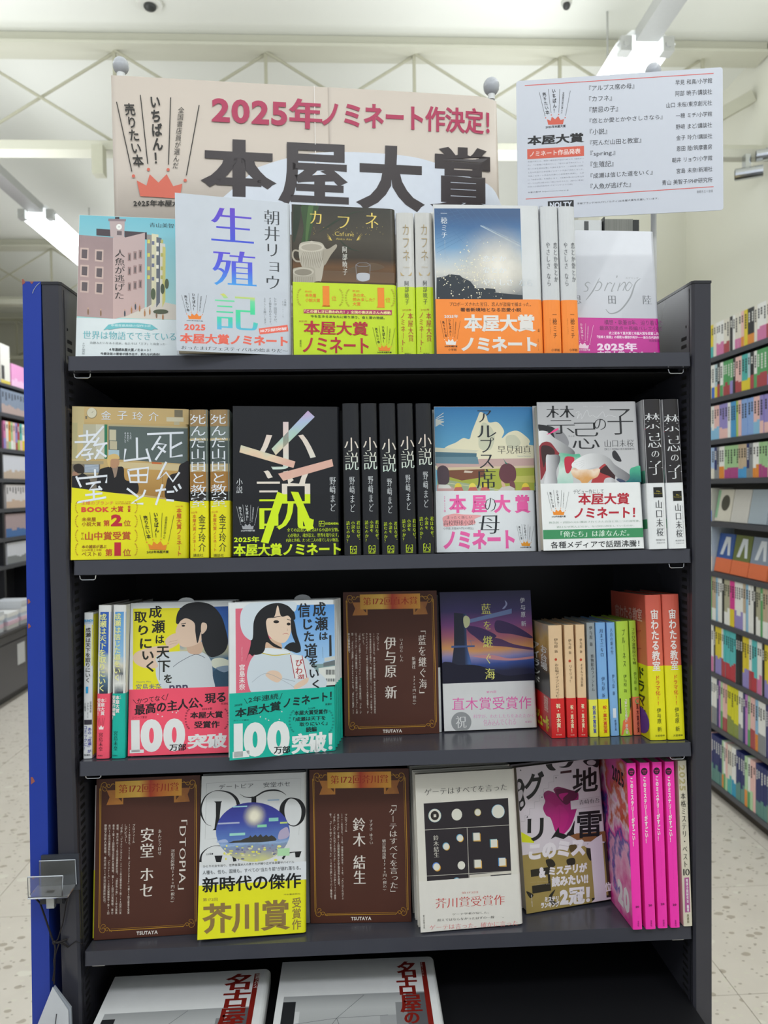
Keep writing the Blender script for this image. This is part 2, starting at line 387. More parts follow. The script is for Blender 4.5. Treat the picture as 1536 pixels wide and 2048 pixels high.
F_ = dict(
 town=(0,0.0052,0.0097,0.0992,0.0931,0.0035,0.1332,0.1856,0.0007), white=(0,0.1338,-0.0205,0.2063,-0.0424,0.0067,0.1374,0.1884,0.0000),
 teapot=(0,0.2705,0.0033,0.0986,-0.0042,0.0029,0.1305,0.1894,-0.0001), night=(0,0.4471,0.0062,0.0252,0.0017,0.0019,0.1361,0.1917,-0.0006),
 spring=(0,0.6304,0.0349,-0.0082,0.0923,-0.0207,0.1127,0.1757,0.0021), yamada=(1,-0.0032,-0.0017,0.1696,0.0065,-0.0032,0.1389,0.1886,0.0007),
 shosetsu=(1,0.1908,0.0045,0.0480,0.0033,-0.0072,0.1333,0.1875,-0.0003), alps=(1,0.4458,0.0213,0.0184,0.0205,-0.0052,0.1294,0.1881,0.0004),
 kinki=(1,0.5762,-0.0051,0.0308,0.0362,0.0050,0.1307,0.1883,0.0009), tenka=(2,0.0547,0.0138,0.0170,0.0764,0.0015,0.1290,0.1893,0.0003),
 shinji=(2,0.1853,-0.0180,0.2423,-0.0085,-0.0031,0.1321,0.1896,0.0000), card1=(2,0.3239,0.0827,0.0179,0.0093,-0.0042,0.1295,0.1945,0.0012),
 ai=(2,0.4609,0.0905,0.0553,0.0774,-0.0010,0.1316,0.1902,0.0007), card2=(3,0.0028,0.0251,0.0595,0.0195,-0.0100,0.1307,0.1991,-0.0003),
 dtopia=(3,0.1363,0.0125,0.0932,0.1262,-0.0199,0.1355,0.1956,0.0005), card3=(3,0.2756,0.0452,-0.0479,0.0094,-0.0042,0.1322,0.1975,0.0002),
 goethe=(3,0.4171,0.0086,0.0734,0.0877,0.0039,0.1346,0.1933,0.0002), jirai=(3,0.5620,0.0450,0.2072,0.0681,0.0177,0.1262,0.1885,-0.0002))
Q_ = dict(
 town=[(159.2,432.2),(376,441.5),(377,719),(150.7,715)], white=[(349,385),(581,408),(584.5,711),(354,702.3)], teapot=[(584,408),(790.5,420),(798,713),(587.3,713)],
 night=[(867,410),(1078,413.4),(1090,711),(873,712)], spring=[(1141.3,463),(1307.6,468.6),(1322,716),(1149.5,718)], yamada=[(144.5,812),(377.5,819.7),(378.7,1116),(141.5,1120.6)],
 shosetsu=[(465.5,814.7),(679,816.6),(682.7,1114),(466,1115)], alps=[(868.6,815),(1064.8,815),(1074.6,1103.7),(873.4,1106.6)], kinki=[(1073.9,804.7),(1273,803.5),(1291,1096.7),(1087,1101.6)],
 tenka=[(264,1207.6),(466,1204),(470,1506),(255,1514)], shinji=[(459,1207.5),(669,1201),(672.4,1500.8),(459,1523)], card1=[(687,1185),(872.9,1179),(879,1466),(687.8,1471.7)],
 ai=[(879,1184.6),(1059.6,1183),(1075.5,1455),(888,1464)], card2=[(194.3,1563.5),(401.7,1550.6),(398,1870),(188.5,1881)], dtopia=[(407,1557),(613,1548),(613.5,1867),(395.6,1882.6)],
 card3=[(618.6,1541.6),(818,1536.5),(822,1845),(621.6,1846.5)], goethe=[(830,1550),(1028,1539.5),(1047,1848),(840.5,1867)], jirai=[(1033,1535),(1205.4,1519.5),(1224.4,1798),(1060.4,1830.7)])
S_ = dict(
 cafe1=(0,0.4003,0.0139,0.0049,-0.0006,0.0228,0.1843), cafe2=(0,0.4233,0.0143,0.0040,-0.0040,0.0226,0.1845), koi1=(0,0.5841,0.0106,-0.0043,0.0006,0.0226,0.1914), koi2=(0,0.6078,0.0112,-0.0040,0.0028,0.0215,0.1918),
 yam1=(1,0.1375,0.0095,0.0018,0.0010,0.0230,0.1853), yam2=(1,0.1625,0.0102,0.0019,0.0007,0.0249,0.1852),
 sho1=(1,0.3283,0.0020,-0.0012,-0.0002,0.0216,0.1900), sho2=(1,0.3517,0.0016,-0.0015,0.0016,0.0210,0.1897), sho3=(1,0.3751,0.0010,-0.0006,0.0033,0.0213,0.1894), sho4=(1,0.3982,0.0005,-0.0011,0.0044,0.0205,0.1890), sho5=(1,0.4204,0.0002,-0.0019,0.0003,0.0203,0.1887),
 kin1=(1,0.7123,-0.0023,-0.0029,0.0093,0.0239,0.1904), kin2=(1,0.7375,-0.0025,0.0012,0.0126,0.0230,0.1903),
 manga=(2,0.0002,0.0114,0.0007,-0.0038,0.0114,0.1803), ten=(2,0.0174,0.0072,0.0035,-0.0115,0.0162,0.1889), shin=(2,0.0363,0.0071,0.0018,-0.0084,0.0165,0.1891),
 A=(2,0.5970,0.0387,0.0017,0.0026,0.0187,0.1474), B=(2,0.6181,0.0395,0.0003,-0.0006,0.0133,0.1476), C=(2,0.6328,0.0391,-0.0011,-0.0043,0.0127,0.1477), D=(2,0.6484,0.0397,-0.0001,-0.0006,0.0115,0.1499),
 E=(2,0.6609,0.0379,0.0022,0.0053,0.0136,0.1497), F=(2,0.6769,0.0413,0.0018,0.0055,0.0118,0.1491), G=(2,0.6894,0.0395,0.0023,0.0041,0.0165,0.1505), H=(2,0.7083,0.0415,0.0035,0.0092,0.0099,0.1506),
 I=(2,0.7185,0.0127,0.0021,-0.0008,0.0220,0.1863), J=(2,0.7413,0.0110,0.0042,0.0027,0.0229,0.1865),
 m1=(3,0.6868,-0.0067,0.0007,0.0026,0.0125,0.2082), m2=(3,0.7033,-0.0069,-0.0002,-0.0001,0.0133,0.2084), m3=(3,0.7198,-0.0058,-0.0016,-0.0023,0.0128,0.2083), m4=(3,0.7359,-0.0059,-0.0017,-0.0031,0.0125,0.2084), hon=(3,0.7539,-0.0036,-0.0021,-0.0037,0.0119,0.2085))
SQ_ = dict(
 cafe1=(791.8,828.2,798,834,427,714), cafe2=(829,866,834.7,871,427,714), koi1=(1080.8,1116,1090,1125.5,413,711), koi2=(1116.7,1150,1127,1160.6,413,711),
 yam1=(379,415.3,379.8,418.3,820,1116), yam2=(419.5,459,421,462,820,1115), sho1=(684.4,718.7,688.6,723.6,807,1106.6), sho2=(721,754.5,726.5,760.3,807,1106.6), sho3=(758.3,791,763.7,799,807,1106.6),
 sho4=(794,827,801.8,834.2,807,1106.6), sho5=(830,864,838.2,869,807,1106.6), kin1=(1286,1323,1300,1337,799,1096), kin2=(1324.5,1358,1338.5,1376,799,1095.5),
 manga=(168.8,186.5,166,185.4,1226,1518), ten=(197,223,192,219,1212,1519), shin=(226,253.6,223.7,250,1211,1518),
 A=(1097,1124,1104,1132.8,1251.5,1476.6), B=(1129,1147.6,1135,1156,1250.5,1475.5), C=(1151.8,1170,1157.5,1177,1250,1475), D=(1173.6,1190,1180.5,1198.3,1246,1474), E=(1191.4,1210.7,1200,1221,1246,1474),
 F=(1213,1230.5,1222.6,1240,1246,1472), G=(1233,1256.5,1241.6,1267,1243.5,1472), H=(1258,1272.6,1269,1283.7,1242.5,1470.5), I=(1291,1323,1301,1335.6,1191,1481), J=(1325,1358.6,1337,1372.7,1190,1480.5),
 m1=(1254,1272,1266,1286.4,1527,1860), m2=(1280,1300,1292,1313,1526,1859), m3=(1305,1324.7,1316.9,1336.4,1525,1857), m4=(1330,1349,1341.6,1361,1524,1856), hon=(1356,1374,1367.6,1386,1522,1853))
def SA(key, root, crop, bulge=.0025):
    tl, tr, bl, br, yt, yb = SQ_[key]; w = S_[key][5] - .0008
    a_ = Art(root, [(tl, yt), (tr, yt), (br, yb), (bl, yb)], w, S_[key][6], crop, y0=-.00032, warp=spine_warp(w, bulge)); a_.coat = .00003; a_.tl = 7; return a_
def FA(key, root, crop): return Art(root, Q_[key], F_[key][6], F_[key][7], crop)
K1 = (100, 400, 520 / 1536); K4 = (560, 380, 400 / 1536); K5 = (860, 380, 540 / 1536); KA = (120, 780, 580 / 1536); KB = (660, 780, 440 / 1536); KC = (1040, 780, 380 / 1536)
KD = (140, 1160, 340 / 1536); KE = (440, 1160, 260 / 1331); KF = (670, 1160, 420 / 1536); KG = (1040, 1160, 380 / 1536); KH = (160, 1520, 470 / 1536); KI = (600, 1520, 460 / 1536); KJ = (1020, 1500, 400 / 1536)

# ================================================================== THE SETTING
def R_(z): return ZO + z
def floor_mat():
    m = bpy.data.materials.new('terrazzo_vinyl'); m.use_nodes = True; nt = m.node_tree; b = nt.nodes['Principled BSDF']; L = nt.links.new
    tc = nt.nodes.new('ShaderNodeTexCoord')
    def chips(scale, thr, col, prev, rnd):
        mp = nt.nodes.new('ShaderNodeMapping'); mp.inputs['Location'].default_value = (rnd, rnd * 2, 0); mp.inputs['Scale'].default_value = (1, 1.5, 1)
        mp.inputs['Rotation'].default_value = (0, 0, rnd)
        v = nt.nodes.new('ShaderNodeTexVoronoi'); v.inputs['Scale'].default_value = scale
        L(tc.outputs['Object'], mp.inputs[0]); L(mp.outputs[0], v.inputs['Vector'])
        sp = nt.nodes.new('ShaderNodeSeparateColor'); L(v.outputs['Color'], sp.inputs[0])
        lt = nt.nodes.new('ShaderNodeMath'); lt.operation = 'LESS_THAN'; lt.inputs[1].default_value = thr; L(sp.outputs[0], lt.inputs[0])
        d = nt.nodes.new('ShaderNodeMath'); d.operation = 'LESS_THAN'; d.inputs[1].default_value = .38; L(v.outputs['Distance'], d.inputs[0])
        mu = nt.nodes.new('ShaderNodeMath'); mu.operation = 'MULTIPLY'; L(lt.outputs[0], mu.inputs[0]); L(d.outputs[0], mu.inputs[1])
        m2 = nt.nodes.new('ShaderNodeMath'); m2.operation = 'MULTIPLY'; m2.inputs[1].default_value = .75; L(mu.outputs[0], m2.inputs[0])
        mx = nt.nodes.new('ShaderNodeMix'); mx.data_type = 'RGBA'; L(m2.outputs[0], mx.inputs[0]); L(prev, mx.inputs[6]); mx.inputs[7].default_value = lin(col); return mx.outputs[2]
    n = nt.nodes.new('ShaderNodeTexNoise'); n.inputs['Scale'].default_value = 9; n.inputs['Detail'].default_value = 6; L(tc.outputs['Object'], n.inputs['Vector'])
    cr = nt.nodes.new('ShaderNodeValToRGB'); cr.color_ramp.elements[0].color = lin('#d2cac0'); cr.color_ramp.elements[1].color = lin('#e4dcd2'); L(n.outputs['Fac'], cr.inputs[0])
    o = chips(26, .16, '#a79b8b', cr.outputs[0], 1.3); o = chips(17, .12, '#e6e2d6', o, 2.1); o = chips(70, .12, '#a2978a', o, .4); o = chips(45, .14, '#ddd8ca', o, 3.2)
    L(o, b.inputs['Base Color']); b.inputs['Roughness'].default_value = .33; return m
FM = floor_mat()
fl = tag(MB().box(-5, 5, -4, 11, -.05, 0).build('floor', mat('#8f8778', .6)), kind='structure')
xs = [-4.48, -3.9, -3.31, -2.72, -2.13, -1.54, -.945, -.355, .235, .825, 1.415, 1.96, 2.55]
ys = [1.09 + .55 * i for i in range(-5, 9)]
tile_me = {}
for i in range(3, len(xs) - 1):
    for j in range(len(ys) - 1):
        if xs[i] > -.5 and xs[i] < .8 and ys[j] > -.3: continue
        dx, dy = round(xs[i + 1] - xs[i] - .002, 4), .548
        if dx not in tile_me: tile_me[dx] = MB().box(0, dx, 0, dy, 0, .003).build('floor_tile', FM, fl); t = tile_me[dx]
        else: t = tile_me[dx].copy(); COL.objects.link(t)
        t.location = (xs[i] + .001, ys[j] + .001, 0)
ceil_m = mat('#e9eae3', .8, noise=.015, scale=3)
tag(MB().box(-5, 5, -4, 11, R_(2.33), R_(2.40)).build('ceiling', ceil_m), kind='structure')
wall_m = mat('#e6e5d8', .8, noise=.02, scale=2)
tag(MB().box(2.60, 2.70, -4, 11, 0, R_(2.33)).build('wall_right', wall_m), kind='structure')
tag(MB().box(-4.6, -4.5, -4, 11, 0, R_(2.33)).build('wall_left', wall_m), kind='structure')
tag(MB().box(-4.5, 2.6, 9.5, 9.6, 0, R_(2.33)).build('wall_back', mat('#d2d1c4', .8)), kind='structure')
tag(MB().box(2.02, 2.60, 3.95, 4.4, 0, R_(2.33)).build('wall_pier', wall_m), kind='structure')
web_m = mat('#b2b09c', .6, noise=.02, scale=5); beam_m = mat('#cccbbb', .6, noise=.02, scale=5)
for n_, y in ((1, 3.0), (2, 6.1), (3, 8.9)):
    t = empty('roof_truss', (0, y, R_(1.74)), ['', 'cream lattice truss nearest the camera, spanning above the banner', 'cream lattice truss seen farther back at the left', 'cream lattice truss farthest back near the rear wall'][n_], 'truss', 'lattice trusses under the ceiling')
    MB().box(-4.4, 2.58, -.04, .04, .53, .588).box(-4.4, 2.58, -.075, .075, .515, .53).build('top_chord', beam_m, t)
    MB().box(-4.4, 2.58, -.05, .05, 0, .045).box(-4.4, 2.58, .045, .05, .045, .09).build('bottom_chord', beam_m, t)
    nodes = [-.824 + .7687 * i for i in range(-4, 5)]
    hm = dm = None
    for q, x in enumerate(nodes):
        if hm is None: hm = MB().box(-.008, .008, -.008, .008, .04, .52).build('hanger', web_m, t); h = hm
        else: h = hm.copy(); COL.objects.link(h)
        h.location = (x, 0, 0)
        if q:
            if dm is None:
                dm = MB().tube([(0, -.012, .52), (.7687, -.012, .05)], .0075, 6).build('brace', web_m, t); d1 = dm
                em = MB().tube([(0, .012, .05), (.7687, .012, .52)], .0075, 6).build('brace', web_m, t); d2 = em
            else:
                d1 = dm.copy(); d2 = em.copy(); COL.objects.link(d1); COL.objects.link(d2)
            d1.location = (nodes[q - 1], 0, 0); d2.location = (nodes[q - 1], 0, 0)
t = tag(MB().tube([(2.0, 3.12, R_(1.80)), (2.58, 3.12, R_(2.12))], .045, 4).build('beam_haunch', beam_m), 'slanting cream haunch rising to the wall above the spotlights', 'brace')
# spot rail and spotlights
chrome = mat('#c9ccd0', .12, 1.0, noise=0); dark_in = mat('#141416', .5)
rl = tag(MB().box(2.28, 2.58, 2.90, 2.95, R_(1.70), R_(1.742)).build('spot_rail', mat('#c4c3b6', .5)), 'cream lighting rail under the truss at the upper right', 'rail')
for (x, z, lab) in ((2.425, 1.605, 'chrome spotlight, the lower left one, hanging from the rail'), (2.515, 1.685, 'chrome spotlight at the right picture edge beside the other')):
    y = 2.87 if z < 1.65 else 2.83
    t = empty('spotlight', (x, y, R_(z)), lab, 'spotlight', 'chrome spotlights on the rail')
    Rm = Matrix.Rotation(math.radians(-25), 4, 'Z')
    MB().prism([(.03 * math.cos(a * math.pi / 8), .03 * math.sin(a * math.pi / 8)) for a in range(16)], -.06, .07, axis='x').build('lamp_barrel', chrome, t, Rm)
    MB().prism([(.025 * math.cos(a * math.pi / 8), .025 * math.sin(a * math.pi / 8)) for a in range(16)], -.0615, -.05, axis='x').build('lamp_mouth', dark_in, t, Rm)
    if z < 1.65: MB().box(-.014, .014, -.006, .03, .028, .097).build('bracket', chrome, t)
    else: MB().box(-.014, .014, -.006, .069, .02, .032).build('bracket', chrome, t)
# fluorescent fixtures
tube_m = mat('#f4fbff', .4, noise=0, emit=9.0); ref_m = mat('#eef0ee', .35); metal_m = mat('#b5b6b3', .35, .5)
def fixture(x, y0, y1, z, lab, chan0):
    t = empty('fluorescent_lamp', (x, y0, R_(z)), lab, 'ceiling lamp', 'bare-tube fluorescent battens')
    L = y1 - y0
    MB().prism([(-.13, -.004), (-.06, .035), (.06, .035), (.13, -.004), (.13, .0), (.062, .055), (-.062, .055), (-.13, .0)], 0, L, axis='y').build('reflector', ref_m, t)
    for s in (-1, 1):
        MB().tube([(s * .092, .03, -.016), (s * .092, L - .03, -.016)], .020, 12).build('tube', tube_m, t, smooth=True)
        for yy in (0, L - .03): MB().prism([(s * .092 - .024, -.042), (s * .092 + .024, -.042), (s * .092 + .024, .02), (s * .092 - .024, .02)], yy - .02, yy + .035, axis='y').tube([(s * .092, yy - .026, -.014), (s * .092, yy - .018, -.014)], .014, 10).build('lamp_holder', metal_m, t)
    MB().box(-.05, .05, chan0 - y0, -.01, .0, .055).build('wiring_channel', mat('#a9aaa8', .3, .4), t)
    MB().box(-.02, .02, chan0 - y0, L, .055, .44).build('hanger', mat('#bcbdb6', .5), t) if False else None
    for yy in (chan0 - y0 + .3, L - .2): MB().tube([(0, yy, .05), (0, yy, .4285)], .005, 6).build('rod', metal_m, t)
fixture(1.645, 2.27, 2.94, 1.90, 'twin-tube fluorescent lamp above the white list sign', 1.0)
fixture(-1.74, 4.25, 5.5, 1.90, 'twin-tube fluorescent lamp at the left above the blue panel', 3.1)
for x, yy, lab in ((-.57, 2.726, 'white smoke detector at the top left of the ceiling'), (1.421, 2.67, 'small dark ceiling sensor at the top right')):
    t = empty('smoke_detector', (x, yy, R_(2.3295)), lab, 'detector', 'ceiling detectors')
    if x < 0: MB().prism([(.058 * math.cos(a * math.pi / 12), .058 * math.sin(a * math.pi / 12)) for a in range(24)], -.014, 0).build('base', mat('#e6e6df', .5), t)
    else: MB().prism([(.026 * math.cos(a * math.pi / 12), .026 * math.sin(a * math.pi / 12)) for a in range(24)], -.01, 0).build('base', mat('#cfd0c8', .5), t)
    r = .03 if x < 0 else .018
    MB().ball((0, 0, -.020), r, r, .018).build('sensor_head', mat('#3a3b3a', .4), t, smooth=True)
tag(MB().box(-.92, -.865, 2.9, 2.96, R_(1.60), R_(1.745)).build('junction_box', mat('#c2c1ae', .5)), 'small cream junction box at the left end beneath the truss chord', 'box')

# ================================================================== THE GONDOLA
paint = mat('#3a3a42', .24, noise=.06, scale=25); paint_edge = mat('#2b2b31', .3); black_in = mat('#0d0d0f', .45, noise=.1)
G = empty('display_shelf', (0, 0, 0), 'charcoal steel bookshop gondola with tilted shelves holding the nominated books', 'bookshelf')
def panel(x0, x1, s):
    c = .003
    path = [(x0, 0), (x1 - c, 0), (x1, c), (x1, .29), (x0, .29)] if s > 0 else [(x0 + c, 0), (x1, 0), (x1, .29), (x0, .29), (x0, c)]
    MB().prism(path, .004, R_(.2515)).build('side_panel', paint, G)
    MB().prism([(a + (.0006 if a > (x0 + x1) / 2 else -.0006), b + (-.0008 if b < .1 else 0)) for a, b in path], R_(.2515), R_(.2548)).build('top_cap', paint_edge, G)
    xi = x1 if s > 0 else x0; e = .0003 * s
    m = MB(); z = .185
    while z > -.70:
        m.prism([(.017, R_(z)), (.031, R_(z)), (.031, R_(z) + .0042), (.017, R_(z) + .0042)], min(xi, xi + e), max(xi, xi + e), axis='x'); z -= .01
    m.prism([(.017, R_(.20)), (.019, R_(.20)), (.019, R_(.203)), (.017, R_(.203))], min(xi, xi + e), max(xi, xi + e), axis='x')
    tag(m.build('adjustment_slots', mat('#050506', .8, noise=0), G), kind='stuff')
    MB().box(min(xi, xi + e), max(xi, xi + e), .0085, .0098, R_(-.75), R_(.247)).build('groove', mat('#1d1d21', .5), G)
panel(-.0288, -.0067, 1); panel(.7687, .7920, -1)
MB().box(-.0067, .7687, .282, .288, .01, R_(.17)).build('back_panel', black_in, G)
def MF(row): return pose(row, 0, 0, 0, 0, 0, 0)
for row in range(4):
    s = MB(); T_ = .0012
    s.box(.0, .765, 0, .27, -T_, 0).box(.0, .765, 0, T_, -.0175, -T_).box(.0, .765, T_, .012, -.0175, -.0163).box(0, T_, 0, .27, -.017, -T_).box(.765 - T_, .765, 0, .27, -.017, -T_)
    s.build('shelf', mat('#40414a', .22, noise=.05, scale=30), G, MF(row))
    MB().box(.002, .763, .03, .26, -.019, -.0175).build('stiffener', mat('#0b0b0c', .6), G, MF(row))
    for x in (.0025, .742):
        MB().tube([(x, .012, -.0185), (x + .001, .012, -.0225), (x + .003, .012, -.0238), (x + .017, .012, -.0238), (x + .019, .012, -.0225), (x + .0195, .012, -.0185)], .0007, 6).build('shelf_clip', mat('#dfe0e2', .2, .8), G, MF(row))
MB().box(0, .765, .29, .52, R_(.12), R_(.135)).box(-.0067, .7687, .29, .296, .004, R_(.12)).build('rear_shelf', paint, G)
MB().box(-.0067, .7687, -.25, .28, .004, R_(-.6735)).build('base_deck', mat('#17171a', .4), G)
# blue end board
bl = MB(); A0, A1, B0, B1 = (-.0514, R_(.2552)), (-.0299, R_(.2552)), (-.0794, .002), (-.0575, .002)
bl.prism([B0, B1, A1, A0], 0.0, .30, axis='y')
be = tag(bl.build('end_board', mat('#1d3aa0', .38, noise=.05, scale=14)), 'tall royal blue end board with chipped edges beside the left upright', 'panel')
ch = MB()
for (z, s_) in ((.2545, .0035), (-.13, .003), (-.16, .003), (-.35, .0045), (-.47, .002)):
    x = -.0514 - (.2552 - z) * .0121
    ch.prism([(x - .0004, R_(z) - s_), (x + s_, R_(z) - s_ * .2), (x + s_ * .4, R_(z) + s_), (x - .0004, R_(z) + s_)], -.0003, 0.0, axis='y')
ch.prism([(-.043, R_(.2551)), (-.038, R_(.2551)), (-.0405, R_(.252))], -.0003, 0.0, axis='y')
tag(ch.build('chipped_edge', mat('#9a5a52', .8), be), kind='stuff')
MB().tube([(-.031, -.0003, R_(.2535)), (-.035, -.0003, R_(.250)), (-.0385, -.0003, R_(.245)), (-.040, -.0003, R_(.241))], .0004, 5).build('scratch', mat('#a9b1c4', .6), be)

# poles, banner, sign
whp = mat('#dfe1e2', .3); knob_m = mat('#b9bcc4', .22)
def pole(x, y, z0, z1, lab, k=1.0, clamp=False):
    t = empty('banner_pole', (x, y, z0), lab, 'pole', 'white poles holding the printed boards')
    h = z1 - z0
    MB().tube([(0, 0, 0), (0, 0, h - .012)], .0042, 10).build('rod', whp, t, smooth=True)
    MB().ball((0, 0, h), .0115 * k, .0115 * k, .0125 * k).build('knob', knob_m, t, smooth=True)
    MB().prism([(.006 * math.cos(a * math.pi / 8), .006 * math.sin(a * math.pi / 8)) for a in range(16)], h - .022, h - .008).build('collar', whp, t)
    if clamp:
        MB().box(-.009, .004, -.03, .012, 0.0, .0045).prism([(-.02, .0045), (.012, .0045), (.003, .03), (-.003, .03)], -.008, -.004, axis='x').build('clamp', whp, t)
        MB().prism([(-.022 + .0065 * math.cos(a * math.pi / 8), .011 + .0065 * math.sin(a * math.pi / 8)) for a in range(16)], .004, .010, axis='x').build('clamp_disc', whp, t)
    else: MB().prism([(.018 * math.cos(a * math.pi / 8), .018 * math.sin(a * math.pi / 8)) for a in range(16)], 0, .005).build('foot', whp, t)
pole(.0165, .19, R_(.1535), R_(.6163), 'white pole with a grey knob at the top left corner of the banner', 1.0)
pole(.588, .352, R_(.1355), R_(.6797), 'white pole with a grey knob at the top right corner of the banner', 1.2)
pole(.7945, .178, R_(.2548) if False else R_(.255), R_(.6105), 'white pole with a grey knob behind the list sign', 1.0, clamp=True)

# banner: a slightly wavy sheet, its print digitised from the photograph
bh = .30; ax = Vector((.5868, .17, .0632)); W_ = ax.length; ax.normalize()
up = Vector((0, 0, 1)); az = (up - ax * up.dot(ax)).normalized(); ay = az.cross(ax); BL = Vector((.0112, .16, R_(.287)))
MBn = Matrix(((ax.x, ay.x, az.x, BL.x), (ax.y, ay.y, az.y, BL.y), (ax.z, ay.z, az.z, BL.z), (0, 0, 0, 1)))
ban = empty('banner', MBn, 'large cream paper banner announcing the 2025 book award above the shelf', 'banner')
sx, bh2 = bh * up.dot(ax), bh * up.dot(az)
def bwave(u): return .0004 * math.sin(u * 11) + .012 * max(0, (u - .592) / .05) ** 2 + .006 * max(0, (.05 - u) / .05) ** 2
def sheet(name, u0, u1, m, y0=0.0, N=50, par=None):
    v = []; f = []
    for j in range(2):
        for i in range(N + 1):
            u = u0 + (u1 - u0) * i / N + sx * j; v.append((u, bwave(u) + y0, bh2 * j))
    for i in range(N): f.append((i, i + 1, N + 2 + i, N + 1 + i))
    o = link(name, v, f, m, par or ban, smooth=True); sol = o.modifiers.new('thickness', 'SOLIDIFY'); sol.thickness = .0003; sol.offset = -1 if False else 1
    return o
paper_b = mat('#cfc3b9', .42, noise=.012, scale=5)
sheet('paper_sheet', 0, .3195, paper_b); sheet('paper_sheet', .3165, W_, paper_b, -.0005)
A = Art(ban, [(222, 150), (1000, 195), (1003.7, 557.8), (233.2, 580.9)], 9, 9, (0, 0, 1), y0=-.0014, warp=bwave); A.coat = .00002; A.quad = True
A.H = homography([(222, 150), (1000, 195), (1003.7, 557.8), (233.2, 580.9)], [(sx, bh2), (W_ + sx, bh2), (W_, 0), (0, 0)])
A.clip = lambda uv: uv
KBn = (220, 140, 400 / 1536); KBr = (600, 140, 420 / 1536)
A.crop = KBn; A.part('pale_moon')
pts = [(1138, 745), (1300, 695), (1500, 640)]
A.crop = (0, 0, 1)
def dense(pts, k=4): return spline(pts, closed=False, k=k)
top = dense([(516, 335), (570, 318), (640, 306), (730, 306), (820, 314), (880, 330), (940, 355), (985, 375), (1008, 412)])
for (a, b), (c, d) in zip(top[:-1], top[1:]): A.poly([(a, b), (c, d), (c, 470), (a, 470)], mat('#dfe5f2', .42)); A.n -= 1
A.poly([(440, 400), (516, 335), (516, 470), (440, 470)], mat('#dfe5f2', .42))
A.part('award_mark'); A.crop = KBn
crown(A, 50, 195, 685, 1050, ink='#26231f', red='#e0705c', k=.03)
A.part('lettering')
A.T('2025年', 780, 183, 1628, 462, '#b8355c', w=.035, k=.058, res=4)
A.crop = KBr
A.T('ノミネート作決定！', 155, 228, 1392, 476, '#b8355c', w=.035, k=.048, res=4)
A.crop = (0, 0, 1)
for ch, x0, y0, x1, y1 in (('本', 401, 276, 553, 398), ('屋', 556, 284, 697, 412), ('大', 711, 289, 849, 422), ('賞', 859, 292, 990, 425)):
    A.T(ch, x0, y0, x1, y1 + (4 if ch != '本' else 0), mat('#3c3437', .35), w=.055 if ch in '本大' else .042, k=.05, res=4)
A.part('seam'); A.line([(628, 173), (633, 440)], 1.6, '#f3ece8')
A.done()

# white list sign
o_ = Vector((.5889, .17, R_(.3806))); ax = Vector((.8759 - .5889, -.04, .5803 - .5897 + .0105)); Wn = ax.length
quad = [(1033, 163), (1445, 150), (1447, 438), (1036, 440)]
ax.normalize(); az = (up - ax * up.dot(ax)).normalized(); ay = az.cross(ax)
SH = .2005
o_ = Vector((.5888, .170, R_(.3898)))
ms = Matrix(((ax.x, ay.x, az.x, o_.x), (ax.y, ay.y, az.y, o_.y), (ax.z, ay.z, az.z, o_.z), (0, 0, 0, 1)))
sg = empty('list_sign', ms, 'white rounded sign listing the ten nominated titles and authors', 'sign')
rr = .004; path = []
for cx, cz, a0 in ((Wn - rr, rr, -90), (Wn - rr, SH - rr, 0), (rr, SH - rr, 90), (rr, rr, 180)):
    for i in range(6): a = math.radians(a0 + 18 * i); path.append((cx + rr * math.cos(a), cz + rr * math.sin(a)))
MB().prism(path, 0, .0012, axis='y').build('sign_panel', mat('#d0d4e0', .3, noise=.01), sg)
S = Art(sg, quad, Wn, SH, (768, 0, .5), y0=-.0001)
S.part('lettering'); kk = -.03; ink = '#2c2c32'; red = mat('#dc5a52', noise=0)
S.line([(564, 345), (1317, 324)], 3, red); S.line([(567, 796), (1318, 780)], 3, red)
rowsL = [('『アルプス席の母』', 818, 351, 998, 377), ('『カフネ』', 818, 395, 909, 420), ('『禁忌の子』', 819, 438, 933, 464), ('『恋とか愛とかやさしさなら』', 820, 480, 1112, 506), ('『小説』', 821, 527, 890, 552),
         ('『死んだ山田と教室』', 822, 569, 1026, 595), ('『spring』', 823, 613, 922, 641), ('『生殖記』', 823, 657, 915, 683), ('『成瀬は信じた道をいく』', 824, 700, 1072, 726), ('『人魚が逃げた』', 824, 744, 985, 770)]
rowsR = [('早見 和真/小学館', 1163, 342, 1311, 366), ('阿部 暁子/講談社', 1163, 386, 1311, 411), ('山口 未桜/東京創元社', 1127, 431, 1311, 456), ('一穂 ミチ/小学館', 1165, 476, 1311, 499), ('野﨑 まど/講談社', 1165, 520, 1311, 544),
         ('金子 玲介/講談社', 1167, 565, 1312, 588), ('恩田 陸/筑摩書房', 1168, 608, 1311, 632), ('朝井 リョウ/小学館', 1150, 653, 1312, 677), ('宮島 未奈/新潮社', 1168, 698, 1313, 721), ('青山 美智子/PHP研究所', 1110, 741, 1313, 766)]
for r_ in rowsL + rowsR: S.T(*r_, ink, w=.004, k=-.02)
S.T('本屋大賞', 573, 541, 799, 584, '#151518', w=.045, k=-.02)
S.rect(573, 598, 798, 634, '#d9614e'); S.T('ノミネート作品発表', 583, 603, 784, 629, '#f2dcd8', w=.02, k=-.02)
